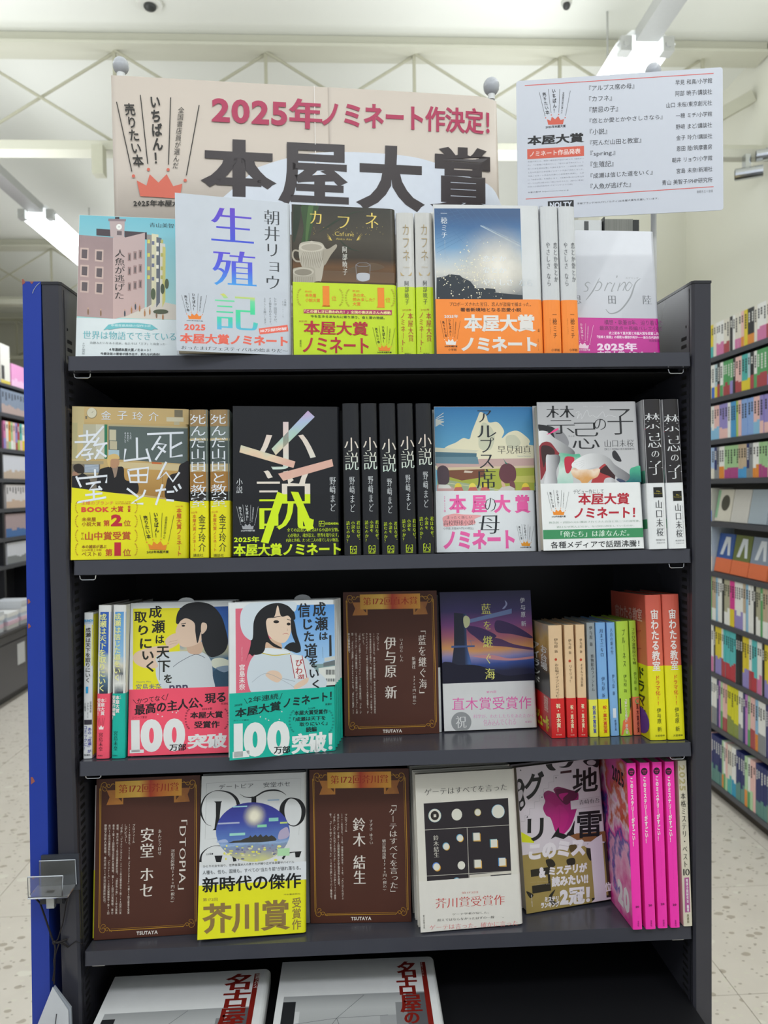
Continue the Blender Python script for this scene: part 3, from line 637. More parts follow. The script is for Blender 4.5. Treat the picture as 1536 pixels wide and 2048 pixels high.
for i, t_ in enumerate(['本屋大賞とは、全国の書店員が自分で読んで「面白かっ', 'た」「お客様にも薦めたい」「自分の店で売りたい」と', '思った本を選び投票して決める賞です。一次投票の結果、', '上位10作品が二次投票ノミネート作品に決定しました。', '今後ノミネート作品を対象に二次投票を実施し、４月', 'に「本屋大賞」を発表します。※投票対象は2023年12月', '1日〜2024年11月30日の間に刊行された（奥付に準拠）', '日本の小説(判型問わずオリジナルの小説)']):
    S.T(t_, 575, 641 + i * 14.4, (797 if i < 7 else 752), 651 + i * 14.4, '#8b8d99', w=-.01, res=1, k=-.02)
S.T('本屋大賞HP https://www.hontai.or.jp', 575, 764, 737, 774, '#70727c', res=1, k=-.02)
S.T('書籍名五十音順', 1250, 792, 1315, 803, '#8a8c95', res=1); S.rect(654, 809, 757, 840, '#232327'); S.T('NOLTY', 662, 814, 750, 836, '#d5d9e6', w=.04)
S.T('手帳ブランドNOLTY(ノルティ)は本屋大賞を応援しています。', 770, 813, 1097, 829, '#3a3a40', res=1, k=-.02)
S.T('協賛', 618, 826, 634, 834, '#8a8c95', res=1)
S.part('award_mark'); crown(S, 621, 361, 744, 517, ink='#2c2c32', red='#d9614e', k=-.02)
S.done()

# ================================================================== REAR SIDE BOOKS (over the top of the gondola)
t = empty('book', Matrix.Translation((.7237, .40, R_(.1355))), 'white book facing away behind the list sign, left of the grey one', 'book', 'books on the rear top shelf')
MB().prism(cover_profile(.0712, .03, .0015, .004), 0, .338).build('cover', mat('#dcdfe2', .35), t); MB().box(.003, .064, .0018, .028, .002, .335).build('page_block', page_mat(), t)
m_ = MB()
for a, b, c, d in ((.038, .318, .046, .336), (.030, .300, .038, .318)): m_.box(a, c, -.0003, 0, b, d)
m_.build('pattern', mat('#55585c', .5), t)
t = empty('book', Matrix.Translation((.7985, .40, R_(.1355))), 'thick grey-edged book facing away behind the list sign', 'book', 'books on the rear top shelf')
MB().box(0, .052, .0, .12, .002, .340).build('page_block', page_mat('#8f908c', 0), t); MB().box(-.002, 0, -.002, .125, 0, .343).box(.052, .062, -.002, .125, 0, .338).box(-.002, .062, .125, .128, 0, .343).build('cover', mat('#2a2c2e', .4), t)

# ================================================================== ACRYLIC CLIP, CORD, TAG
gl = bpy.data.materials.new('clear_acrylic'); gl.use_nodes = True; b_ = gl.node_tree.nodes['Principled BSDF']
b_.inputs['Transmission Weight'].default_value = .92; b_.inputs['Roughness'].default_value = .06; b_.inputs['IOR'].default_value = 1.45; b_.inputs['Base Color'].default_value = (.93, .95, .97, 1)
edge_m = mat('#c9ced6', .2)
t = empty('card_clip', Matrix.Translation((-.055, -.012, R_(-.480))), 'clear acrylic price card clip on the left upright above the cord', 'clip')
MB().box(.005, .048, .006, .0085, .0, .032).build('back_plate', gl, t)
MB().box(.002, .042, -.020, -.018, .002, .026).build('front_plate', gl, t)
MB().prism([(-.020, .002), (.0085, .002), (.0085, .0), (-.020, .0)], .002, .048, axis='x').build('base_plate', gl, t)
MB().tube([(.002, -.019, .0265), (.043, -.019, .0265)], .0007, 6).tube([(.002, -.020, .001), (.046, -.019, .001)], .0009, 6).tube([(.005, .007, .0325), (.048, .007, .0325), (.0487, .007, .002)], .0006, 6).tube([(.002, -.019, .001), (.002, -.019, .0265)], .0005, 6).tube([(.043, -.019, .0265), (.041, -.019, .001)], .0005, 6).build('polished_edge', edge_m, t)
MB().prism([(-.006, -.014), (.002, -.019), (.008, -.016), (.011, -.007), (.009, -.0003), (-.006, -.0003)], .010, .036, axis='x').build('hinge', mat('#3b3d42', .2), t)
MB().box(.019, .028, -.010, -.004, -.0175, .002).tube([(.010, -.004, -.008), (.036, -.004, -.008)], .001, 6).build('spring', mat('#c3c8cc', .15, .6), t)
MB().prism([(.003 * math.cos(a * math.pi / 6) + .006, .003 * math.sin(a * math.pi / 6) - .008) for a in range(12)], .036, .0375, axis='x').build('pin', mat('#b7c05a', .3, .5), t)
MB().box(.0065, .052, .0087, .0117, -.006, .038).build('pad', mat('#3a3d45', .3), t)
cord_m = mat('#1c1719', .7)
c1 = MB(); P_ = lambda x, z, y=-.006: (x, y, R_(z))
c1.tube([P_(-.0545, -.4795, -.02), P_(-.0500, -.499), P_(-.0425, -.524), P_(-.0365, -.545), P_(-.0345, -.549)], .0011, 6)
c1.tube([P_(-.0130, -.4785, -.004), P_(-.0185, -.500), P_(-.0235, -.525), P_(-.0300, -.545), P_(-.0345, -.549)], .0008, 6)
c1.tube([P_(-.0345, -.549), P_(-.0335, -.556), P_(-.0320, -.563, -.012), P_(-.0323, -.575, -.012), P_(-.0325, -.586, -.014), P_(-.0310, -.593, -.018)], .0011, 6)
c1.tube([P_(-.0290, -.551), P_(-.0315, -.558), P_(-.0325, -.566, -.014), P_(-.0318, -.576, -.014), P_(-.0335, -.590, -.016)], .0009, 6)
c1.tube([P_(-.0345, -.549), P_(-.0290, -.549), P_(-.0235, -.5485, -.003), P_(-.0200, -.548, -.002)], .0014, 6).tube([P_(-.0290, -.549), P_(-.0240, -.553, -.003), P_(-.0195, -.558, -.0015)], .0011, 6).tube([P_(-.0195, -.558, -.0016), P_(-.010, -.551, -.0016), P_(-.002, -.5565, .0)], .0005, 5)
c1.ball(P_(-.0345, -.549), .0026, .002, .0026, nu=8, nv=6)
tag(c1.build('cord', cord_m, smooth=True), 'black knotted elastic cord hanging from the acrylic clip', 'cord')
t = empty('hanging_board', Matrix.Translation((-.0320, -.020, R_(-.5945))), 'white card folder hanging on the black cord at the bottom left', 'card')
MB().prism([(0, .0), (-.040, -.095), (-.036, -.16), (.019, -.14), (.0178, -.030)], -.0012, .0, axis='y').build('card_front', mat('#c9ccd2', .4), t)
MB().prism([(0.0012, .0), (-.032, -.10), (-.030, -.16), (.022, -.14), (.0205, -.028)], .0004, .0034, axis='y').build('card_back', mat('#9aa0aa', .4), t)
MB().tube([(.004, -.0016, -.033), (.0015, -.0016, -.05), (-.003, -.0016, -.072), (-.006, -.0016, -.10)], .0005, 5).tube([(-.003, -.0016, -.078), (-.001, -.0016, -.083)], .0004, 5).build('pen_marks', mat('#34343a', .6), t)

# ================================================================== BOOKS, TOP SHELF
_oc = Art.clip
def clip2(s, uv):
    vm = getattr(s, 'vmin', 0.0003); vx = getattr(s, 'vmax', s.Hh - .0003)
    return [(min(max(a, 0.0003), s.W - .0003), min(max(b, vm), vx)) for a, b in uv]
Art.clip = clip2
G1 = 'nominated books on the top shelf'; G2 = 'nominated books on the second shelf'; G3 = 'books on the third shelf'; G4 = 'books on the fourth shelf'
def obi_art(A):
    if A.y0 > -.0002: A.y0 = -.00019
    A.vmin = 0.0003; A.part('band_print'); return A
LAUR = lambda A, cx, cy, rx, ry, c, a0=100, a1=260, n=8: [A.ell(cx + rx * math.cos(math.radians(a0 + (a1 - a0) * i / n)), cy + ry * math.sin(math.radians(a0 + (a1 - a0) * i / n)), rx * .22, ry * .085, c, 6) for i in range(n + 1)]
def laurel(A, x0, y0, x1, y1, c):
    cy = (y0 + y1) / 2; ry = (y1 - y0) / 2; rx = ry * .5
    LAUR(A, x0 + rx, cy, rx, ry, c, 110, 250); LAUR(A, x1 - rx, cy, rx, ry, c, -70, 70)

# --- town novel
b = face_book('book', 'novel with a pink corner building and clock tower on a teal sky cover', G1, F_['town'], .02, '#e2e3de', '#dfe7ea', .0495)
A = FA('town', b, K1); A.vmin = .0495; A.part('illustration')
A.rect(140, 85, 830, 720, gmat([(0, '#a9d6d4'), (1, '#63b4c6')], .05, .185))
A.poly([(150, 690), (830, 730), (830, 640), (640, 600), (560, 640)], '#d8cfc4')
for i, (x, y, w_, c) in enumerate(((572, 210, 60, '#8d8a86'), (600, 205, 40, '#d9d3b2'), (628, 225, 30, '#5f6672'), (650, 260, 30, '#d8d4c8'), (664, 280, 18, '#cfc874'))): A.poly([(x, y), (x + w_, y + 6), (x + w_, 600), (x, 640)], c)
for i in range(16): A.rect(575 + (i % 4) * 26, 240 + (i // 4) * 70 + (i % 3) * 9, 590 + (i % 4) * 26, 262 + (i // 4) * 70 + (i % 3) * 9, ('#d8cf62', '#6b6f8a', '#ece7d6', '#b8b464')[i % 4])
A.poly([(275, 176), (365, 182), (365, 222), (275, 215)], '#3d3038'); A.poly([(440, 190), (572, 198), (572, 240), (440, 228)], '#3d3038')
A.poly([(168, 212), (372, 228), (372, 712), (150, 690), (158, 560)], gmat([(0, '#b39796'), (.5, '#a98d8b'), (1, '#93797a')], .04, .15, nz=.4, nscale=40))
A.poly([(372, 228), (420, 205), (445, 228), (560, 200), (560, 640), (450, 690), (385, 712), (372, 712)], gmat([(0, '#c9aaa6'), (1, '#b9a09e')], .04, .15, nz=.4, nscale=40))
A.poly([(352, 128), (442, 128), (438, 225), (358, 225)], '#b9a6a6'); A.poly([(345, 118), (448, 120), (448, 134), (345, 132)], '#8d7a80'); A.poly([(385, 108), (410, 108), (410, 120), (385, 120)], '#33292e')
A.ell(408, 166, 17, 17, '#f0f0ec'); A.ell(408, 166, 3, 3, '#55505a'); A.rect(396, 190, 424, 215, '#6b5d62')
for cx in (205, 292):
    for cy in (325, 425, 517):
        cy2 = cy + (cx - 205) * .12; A.poly([(cx - 25, cy2 - 38), (cx + 25, cy2 - 36), (cx + 23, cy2 + 36), (cx - 27, cy2 + 32)], '#c9b0a8'); A.poly([(cx - 16, cy2 - 28), (cx + 17, cy2 - 26), (cx + 14, cy2 + 26), (cx - 18, cy2 + 22)], '#5a4e52')
for cx in (470, 503, 534):
    for cy in (345, 428, 520): A.rect(cx - 10, cy - 28 - (cx - 470) * .25, cx + 9, cy + 22 - (cx - 470) * .25, '#9c7f7c'); A.rect(cx - 4, cy - 18 - (cx - 470) * .25, cx + 4, cy + 15 - (cx - 470) * .25, '#5d5254')
for x, h_ in ((300, 688), (225, 680), (482, 672), (505, 650), (530, 660), (560, 690), (590, 680), (630, 700), (442, 690), (668, 712)): A.ell(x, h_ - 14, 5, 18, ('#8a6a50', '#3c4652', '#b07a4a')[x % 3]); A.ell(x, h_ - 36, 4, 5, '#c9a58c')
A.ell(655, 665, 45, 14, '#4a5238'); A.ell(610, 560, 14, 34, '#4b5a3c'); A.ell(690, 500, 12, 30, '#4b5a3c'); A.ell(665, 530, 12, 30, '#3f4d34')
A.part('lettering'); A.T('人魚が逃げた', 385, 298, 440, 590, '#2c2626', v=1, mi=1); A.T('青山美智子', 588, 142, 768, 175, '#2b3a40', mi=1)
obi_art(A); A.poly([(315, 775), (345, 742), (420, 730), (520, 732), (600, 742), (640, 770), (618, 768), (600, 776), (520, 762), (420, 760), (350, 772), (338, 768)], '#6fc0c8'); A.T('幸福度最高値の傑作小説', 360, 738, 596, 758, '#e4f2f4', res=1)
A.T('世界は物語でできている。', 195, 778, 770, 838, '#6fbcc6', mi=1); A.T('奇跡みたいなある週末、私たちは「王子」と出会った──', 235, 842, 722, 866, '#6d7478', res=1, mi=1)
A.T('４年連続本屋大賞ノミネート！', 350, 880, 596, 903, '#3b4044', w=.02); A.T('今最注目の著者が描き出す、新たな代表作！', 298, 906, 652, 928, '#3b4044', w=.02, res=1); A.T('ＰＨＰ研究所', 190, 850, 205, 920, '#8b9296', v=1, res=1)
A.done()

# --- white novel with foil title
b = face_book('book', 'white hardcover with a violet-to-green foil title overlapping the banner', G1, F_['white'], .024, '#ccd2dc', '#cbd1db', .0775, r=.006)
A = FA('white', b, K1); A.part('lettering')
A.T('生', 948, 38, 1206, 262, gmat([(0, '#4a63e0'), (1, '#6f4fd0')], .13, .175, rough=.2), mi=1, w=.012, res=4)
A.T('殖', 958, 295, 1222, 520, gmat([(0, '#4fb0f4'), (.5, '#5a6ae8'), (1, '#6a58dc')], .078, .124, rough=.2), mi=1, w=.012, res=4)
A.T('朝井リョウ', 1265, 60, 1362, 532, '#3b3f44', v=1, mi=1)
obi_art(A)
A.T('記', 975, 553, 1230, 778, gmat([(0, '#6ab8f0'), (.3, '#52d8b8'), (.6, '#58e0a0'), (.8, '#7fe0b0'), (1, '#f2dc4a')], .026, .071, nz=.25, nscale=25, rough=.2), mi=1, w=.012, res=4)
crown(A, 778, 553, 928, 722, red='#f28a3a')
for t_, x0, x1, y1 in (('ヒトは二回目ですが、', 1322, 1342, 725), ('オス個体は初めてです。', 1293, 1310, 738), ('よろしくお願いします。', 1262, 1279, 742)): A.T(t_, x0, 580, x1, y1, '#7b8288', v=1, res=1)
A.T('小学館', 1383, 588, 1396, 630, '#7b8288', v=1, res=1); A.T('定価1870円', 1372, 600, 1380, 700, '#9aa0a6', v=1, res=1)
A.T('2025', 795, 735, 920, 776, '#f0705e', w=.04, k=.03); A.T('本屋大賞ノミネート', 768, 789, 1405, 868, '#f0705e', w=.045, k=.03)
A.poly([(1233, 762), (1403, 740), (1408, 778), (1240, 797)], '#f0705e'); A.T('10万部突破', 1244, 752, 1399, 786, '#f4eef0', w=.03, k=-.1)
A.T('おったまげフェスティバルの始まりだ〜', 778, 864, 1405, 904, '#2e3236', mi=1, k=.03); A.done()

# --- teapot novel
tp = gmat([(0, '#4a3a28'), (.22, '#6b4c30'), (.34, '#3a3228'), (.6, '#4a443a'), (1, '#2c2a22')], .09, .19, nz=.15, nscale=18, rough=.22)
b = face_book('book', 'dark glossy novel with a teapot photo and lime band, front facing', G1, F_['teapot'], .022, tp, '#c6df2c', .0915, r=.007, coat=.5)
A = FA('teapot', b, K4); A.vmin = .0915; A.part('illustration')
A.sm([(170, 112), (300, 112), (262, 240), (225, 400), (180, 560), (150, 480), (185, 300)], '#2f4a26'); A.sm([(225, 112), (262, 112), (232, 280), (205, 430), (200, 330)], '#4a6a38'); A.sm([(110, 115), (160, 118), (150, 260), (105, 400)], '#1e2c1a')
A.line([(300, 330), (420, 250), (560, 180), (640, 170)], [2, 16, 10, 2], '#263320', smooth=True); A.line([(420, 330), (520, 440), (620, 470)], [2, 12, 2], '#263320', smooth=True)
A.rect(98, 610, 880, 716, gmat([(0, '#6e4f30'), (1, '#54402c')], .09, .12, nz=.2)); A.sm([(520, 608), (700, 560), (800, 600), (560, 640)], '#5f4a34')
A.sm([(148, 440), (165, 405), (240, 392), (320, 405), (348, 440), (365, 470), (345, 560), (322, 690), (300, 700), (230, 696), (175, 600), (150, 520)], '#b7b0a2')
A.sm([(330, 465), (380, 450), (432, 418), (440, 440), (395, 500), (350, 575), (335, 560)], '#a59d8e'); A.line([(150, 470), (118, 462), (100, 480), (102, 520), (125, 545), (158, 548)], 13, '#a89f90', smooth=True)
A.ell(245, 440, 98, 36, '#c9c2b4'); A.ell(246, 404, 14, 14, '#c2bbad'); A.ell(246, 440, 80, 26, '#aaa294')
for i in range(12): A.line([(185 + i * 14, 470), (165 + i * 15, 540 - abs(i - 6) * 3), (175 + i * 12, 600)], [1, 4, 1], '#7d766a', smooth=True)
A.sm([(98, 615), (130, 596), (200, 590), (265, 600), (272, 640), (262, 714), (98, 714)], '#a9a294'); A.ell(180, 628, 84, 34, '#beb8aa'); A.ell(180, 632, 68, 25, '#8d8678')
for i in range(9): A.line([(118 + i * 17, 668), (120 + i * 16, 712)], 3, '#86806f')
gm_ = mat('#8f9096', .1, noise=0); A.line([(586, 575), (592, 690), (640, 704), (690, 690), (696, 575)], 4, gm_, smooth=False); A.line([(586, 575), (610, 560), (670, 560), (696, 575), (670, 588), (610, 588), (586, 575)], 4, gm_); A.sm([(596, 645), (640, 636), (688, 645), (686, 688), (640, 700), (600, 688)], '#b9bcc4')
A.part('lettering'); gold = mat('#dcc268', .25, .3, noise=0)
for ch, x0, y0, x1, y1 in (('カ', 232, 158, 325, 262), ('フ', 448, 205, 540, 298), ('ネ', 658, 178, 758, 298)): A.T(ch, x0, y0, x1, y1, gold, mi=1, w=.0, res=3)
A.T('Cafuné', 425, 320, 572, 358, gold, w=-.01); A.T('Akiko Abe', 435, 368, 556, 388, gold, w=-.01)
for sx_, cx in ((1, 405), (-1, 590)):
    for a in (-60, -30, 0, 30): A.poly([(cx, 390), (cx - sx_ * 42 * math.cos(math.radians(a * .6 + 20)), 372 + a * .55 - 6), (cx - sx_ * 14, 376 + a * .2)], gold)
rg = random.Random(5)
for i in range(34): A.ell(rg.uniform(260, 800), rg.uniform(285, 350), 2, 2, gold, 5)
A.T('阿部暁子', 482, 436, 523, 654, '#e9e7e0', v=1, mi=1)
obi_art(A); og = '#f08a2a'
A.T('第8回', 193, 773, 246, 788, og, res=1); A.T('未来屋', 195, 796, 280, 826, og, w=.01); A.T('小説大賞', 195, 833, 311, 864, og, w=.01); A.T('1', 330, 738, 384, 897, og, w=.07); A.T('位', 400, 815, 437, 852, og)
A.rect(326, 888, 388, 898, og); A.rect(746, 894, 806, 904, og)
A.T('第1回', 560, 768, 612, 783, og, res=1); A.T('あの本、', 565, 793, 660, 822, og, w=.01); A.T('読みました？', 562, 826, 730, 856, og, w=.01); A.T('大賞', 562, 860, 622, 890, og, w=.01); A.T('1', 750, 750, 804, 903, og, w=.07); A.T('位', 812, 824, 849, 862, og)
for x0, x1, yy in ((135, 485, 760), (510, 880, 762)): laurel(A, x0, yy, x1, yy + 130, '#b9b42e')
A.poly([(183, 920), (860, 922), (858, 958), (183, 950)], '#b23066'); A.T('「この優しさに救われた！」全国の書店員さん大感動', 190, 924, 850, 954, '#f0e6a0', w=.035, k=.01)
A.T('今を生きるあなたに寄り添う、食と愛の物語。', 235, 962, 806, 992, '#36382a', w=.01)
A.T('2025年', 145, 1004, 213, 1021, '#b8283c', mi=1); A.T('本屋大賞', 180, 1008, 683, 1120, '#b8283c', mi=1, w=.03, k=.01, res=3); A.T('ノミネート', 172, 1132, 686, 1258, '#b8283c', mi=1, w=.03, res=3)
crown(A, 715, 1040, 885, 1252, ink='#26281a', red='#f28a2a'); A.T('講談社', 150, 1158, 165, 1215, '#4a4c30', v=1, res=1); A.done()
for i, key in enumerate(('cafe1', 'cafe2')):
    b = spine_book('book', ('white spine with pale gold title and lime band next to the dark teapot novel', 'white spine with pale gold title and lime band touching the blue night-sky novel')[i], G1, S_[key], .128, '#cac9c6', '#c6df2c', .0885, coat=.3)
    A = SA(key, b, (560 + 37.1 * i, 380, 400 / 1536)); A.part('lettering')
    A.T('カフネ', 940, 275, 1002, 555, '#b5a078', v=1, mi=1); A.T('Cafuné', 948, 600, 1000, 612, '#cdbf9f', res=1); A.T('阿部暁子', 958, 712, 996, 892, '#3a3c3c', v=1, mi=1)
    A.poly([(925, 640), (945, 665), (960, 668), (940, 672), (930, 668)], '#c0a878'); A.poly([(1018, 640), (998, 665), (985, 668), (1004, 672), (1014, 668)], '#c0a878')
    obi_art(A); A.T('2025年', 942, 925, 1012, 941, '#b04030', res=1); A.T('本屋大賞', 984, 955, 1030, 1172, '#b84038', v=1, mi=1, w=.01); A.T('ノミネート！', 927, 955, 968, 1250, '#b84038', v=1, mi=1, w=.01); A.T('講談社', 958, 1258, 1012, 1271, '#4a4c30', res=1); A.done()

# --- night sky novel
b = face_book('book', 'white-edged novel with a blue sky and sparks photo and orange band', G1, F_['night'], .022, '#d3d5d7', '#fb8f3a', .0705, r=.006, coat=.2)
A = FA('night', b, K5); A.vmin = .0705; A.part('illustration')
A.poly([(26, 108), (512, 110), (530, 640), (36, 640)], gmat([(0, '#3a4450'), (.12, '#76808a'), (.3, '#d3d2cc'), (.42, '#bcc8d0'), (.6, '#6f9cc4'), (.85, '#2f6296'), (1, '#27507f')], .0705, .180, nz=.12, nscale=14))
for i in range(-3, 14): A.line([(30 + i * 40, 110), (190 + i * 40, 300)], 1, '#3f6c98') if 30 + i * 40 > 28 and 190 + i * 40 < 515 else None
for i in range(0, 9): A.line([(40, 150 + i * 26), (200, 112 + i * 20)], 1, '#3f6c98')
A.line([(288, 205), (520, 325)], 6, '#a8bccc'); A.line([(300, 205), (520, 310)], 2, '#9ab2c6')
gx, gz = A.P(390, 440); A.rect(30, 112, 528, 622, glow('#efeae0', gx, gz, .062, 1.0))
A.poly([(38, 500), (90, 492), (110, 480), (170, 486), (185, 500), (230, 520), (260, 560), (330, 560), (372, 565), (375, 585), (528, 600), (530, 640), (38, 640)], '#2b333c')
rg = random.Random(11); sp_ = mat('#f2ead0', .3, noise=0)
for i in range(230):
    x = rg.gauss(230, 110); y = rg.gauss(500, 85)
    if 40 < x < 515 and 250 < y < 622: q = rg.uniform(1, 4.6); A.ell(x, y, q, q, sp_, 6); A.n -= .9
A.n += 2; A.part('lettering'); wf = mat('#e9eef2', .2, noise=0)
A.T('恋とか', 300, 374, 436, 409, wf, mi=1, w=.005); A.T('愛とか', 300, 440, 436, 476, wf, mi=1, w=.005); A.T('やさしさ', 300, 508, 472, 545, wf, mi=1, w=.005); A.T('なら', 506, 512, 584, 549, '#c9d0d6', mi=1)
A.T('一穂ミチ', 62, 134, 102, 275, '#e6edf2', v=1, mi=1); A.T('Michi Ichiho', 82, 290, 90, 395, '#a9bccc', v=2, res=1)
obi_art(A); A.T('プロポーズされた翌日、恋人が盗撮で捕まった。', 110, 640, 576, 664, '#4a3020', mi=1); A.T('著者新境地となる恋愛小説', 172, 672, 520, 695, '#33241c', w=.015)
lt = '#e6e2de'; A.T('2025年', 80, 712, 160, 732, lt, w=.04); A.T('本屋大賞', 190, 710, 606, 810, lt, w=.05, res=3); A.T('ノミネート', 175, 840, 613, 922, lt, w=.05, res=3)
crown(A, 58, 735, 172, 900, ink='#30241c', red='#ece6e0'); A.T('小学館', 102, 907, 150, 921, '#4a3020', res=1); A.T('定価1760円', 615, 850, 622, 920, '#6a4020', v=1, res=1); A.T('文庫', 614, 792, 626, 812, '#4a3020', v=1, res=1); A.done()
for i, key in enumerate(('koi1', 'koi2')):
    b = spine_book('book', ('white spine with orange band right beside the blue night-sky novel', 'white spine with orange band partly covering the grey-white script-title novel')[i], G1, S_[key], .128, '#cdcfd2', '#fb8f3a', .0705)
    A = SA(key, b, (860 + 35.4 * i, 380, 540 / 1536)); A.part('lettering')
    A.T('恋とか愛とか', 703, 300, 734, 525, '#4b4e54', v=1, mi=1); A.T('やさしさ なら', 660, 300, 690, 548, '#4b4e54', v=1, mi=1)
    obi_art(A); A.T('一穂ミチ', 698, 710, 728, 846, '#5a3a20', v=1, mi=1); A.T('Michi Ichiho', 682, 735, 688, 825, '#8a5a30', v=2, res=1); A.T('小学館', 692, 905, 742, 920, '#4a3020', res=1); A.done()

# --- script title novel
b = face_book('book', 'white novel with a silver script title and magenta band leaning near the right upright', G1, F_['spring'], .018, '#bdbfc7', '#c31f92', .0535, r=.004, coat=.3)
A = FA('spring', b, K5); A.part('lettering'); sv = mat('#8e9195', .3, 0, noise=0)
def it(ch, x0, y0, x1, y1, m):  # italic strokes of the script title
    A.T(ch, x0, y0, x1, y1, m, w=-.018)
A.line([(915, 540), (900, 532), (885, 545), (900, 565), (895, 582), (875, 585)], [3, 7, 3], sv, smooth=True)
A.line([(968, 508), (930, 580), (888, 635)], [2, 8, 3], sv, smooth=True); A.line([(945, 550), (965, 530), (980, 545), (965, 575), (940, 580)], [2, 7, 3], sv, smooth=True)
A.line([(1015, 535), (995, 582)], [5, 6], sv, smooth=True); A.line([(1005, 555), (1025, 535), (1038, 542)], [2, 6], sv, smooth=True)
A.line([(1055, 535), (1035, 582), (1045, 580)], [5, 6, 3], sv, smooth=True); A.line([(1068, 495), (1065, 508)], [7, 5], sv)
A.line([(1085, 535), (1070, 582)], [5, 6], sv, smooth=True); A.line([(1080, 560), (1105, 533), (1115, 545), (1100, 580)], [2, 6, 5], sv, smooth=True)
A.line([(1150, 545), (1135, 532), (1115, 565), (1130, 580), (1155, 545)], [3, 6, 3], sv, smooth=True); A.line([(1198, 512), (1170, 540), (1140, 620), (1085, 690), (1030, 710), (1002, 685)], [3, 9, 8, 3], sv, smooth=True)
A.T('スプリング', 1115, 503, 1188, 516, '#8a8c90', res=1); A.T('恩', 812, 608, 862, 656, '#5c5f64', mi=1); A.T('田', 1016, 609, 1060, 655, '#5c5f64', mi=1); A.T('陸', 1211, 606, 1262, 656, '#5c5f64', mi=1)
obi_art(A); A.T('構想・執筆10年、辿り着いた', 992, 745, 1325, 775, '#5e1250'); A.T('最高到達点＝長編バレエ小説', 965, 780, 1318, 805, '#5e1250'); pk = '#f3d8ec'
A.T('史上初めて直木賞と本屋大賞を受賞した', 1018, 812, 1300, 829, pk, w=.03, res=1); A.T('『蜜蜂と遠雷』の感動＆構想が再び──新たな代表作', 950, 835, 1302, 851, pk, w=.03, res=1); A.T('筑摩書房', 1245, 855, 1305, 868, '#7a1866', res=1)
A.T('2025年', 950, 874, 1180, 922, pk, w=.05); A.T('本屋大賞ノミネート', 950, 926, 1300, 950, pk, w=.05); crown(A, 800, 765, 930, 925, ink=pk, red=pk); A.done()

# ================================================================== SECOND SHELF
KY = (120, 790, 280 / 1536)
b = face_book('book', 'classroom photo novel with white hand-drawn title and yellow band, second shelf left end', G2, F_['yamada'], .014, '#c4a873', '#e9e21c', .0697, r=.005)
A = FA('yamada', b, KY); A.vmin = .0697; A.part('illustration')
A.rect(100, 110, 1420, 330, gmat([(0, '#c6a56a'), (1, '#cdb27c')], .14, .19, nz=.1)); A.rect(100, 110, 260, 1100, '#c9b888'); A.rect(120, 300, 190, 700, '#b9b084')
A.poly([(255, 318), (395, 320), (395, 700), (255, 700)], '#b8b49c'); A.poly([(395, 320), (490, 322), (490, 700), (395, 700)], '#c8c6b4'); A.poly([(490, 322), (522, 324), (522, 700), (490, 700)], '#2f7a58')
A.poly([(535, 330), (1400, 368), (1400, 760), (535, 700)], '#5a6664'); A.poly([(525, 322), (1400, 355), (1400, 372), (525, 340)], '#b5aa88'); A.poly([(545, 378), (618, 382), (618, 500), (545, 495)], '#c6c0a6'); A.poly([(548, 500), (628, 508), (628, 600), (548, 595)], '#bdb59a'); A.poly([(535, 600), (652, 605), (652, 680), (535, 670)], '#a8c0cc')
A.poly([(640, 735), (1330, 765), (1300, 835), (640, 800)], '#d0bd92'); A.poly([(640, 800), (1300, 835), (1290, 1150), (700, 1060)], gmat([(0, '#a07434'), (1, '#c29a58')], .07, .11, nz=.15)); A.line([(1125, 850), (1125, 1120)], 4, '#8a6a3a')
A.poly([(1010, 735), (1118, 745), (1118, 762), (1010, 755)], '#c4642e'); A.rect(120, 720, 480, 760, '#a89a7a'); A.rect(120, 755, 440, 1060, '#7a7062'); A.rect(270, 760, 430, 850, '#8f9cae')
for i in range(6): A.line([(275, 772 + i * 13), (425, 765 + i * 13)], 4, '#c6d0dc')
A.rect(150, 850, 430, 870, '#b5a888')
A.ell(352, 198, 58, 60, '#9a8d6c'); A.ell(350, 194, 52, 55, '#d8d3bd'); A.line([(350, 194), (368, 180)], 4, '#77705c'); A.rect(1168, 248, 1355, 300, '#d2cab0'); A.rect(1255, 170, 1345, 250, '#7d745e'); A.rect(1250, 298, 1310, 335, '#bdb496'); A.rect(280, 228, 300, 262, '#7d745e')
A.sm([(430, 840), (480, 800), (560, 785), (640, 785), (700, 800), (720, 930), (850, 960), (850, 1080), (700, 1080), (420, 1040)], '#1c1a1c'); A.poly([(570, 780), (640, 790), (620, 890), (600, 910)], '#9a8474')
A.sm([(535, 720), (560, 680), (620, 680), (652, 720), (648, 770), (610, 800), (560, 790)], '#b98e6e'); A.sm([(520, 720), (530, 670), (590, 645), (640, 660), (655, 700), (600, 700), (560, 712), (552, 790), (530, 770)], '#d8b878')
A.sm([(148, 800), (160, 765), (215, 752), (262, 790), (265, 850), (225, 860), (180, 850)], '#2c2420'); A.sm([(145, 840), (180, 845), (205, 870), (190, 900), (140, 890)], '#a8806a'); A.sm([(125, 900), (200, 880), (260, 860), (330, 930), (320, 1050), (125, 1030)], '#1e1c20')
A.sm([(1170, 960), (1210, 880), (1290, 850), (1310, 780), (1350, 750), (1420, 760), (1420, 1180), (1170, 1140)], '#211d20')
A.poly([(118, 1013), (1420, 1186), (1420, 1230), (118, 1230)], '#e9e21c'); yel = 1
A.vmin = .0003; A.y0 = -.00019; A.part('title_strokes'); wt = mat('#e6ebf4', .35, noise=0)
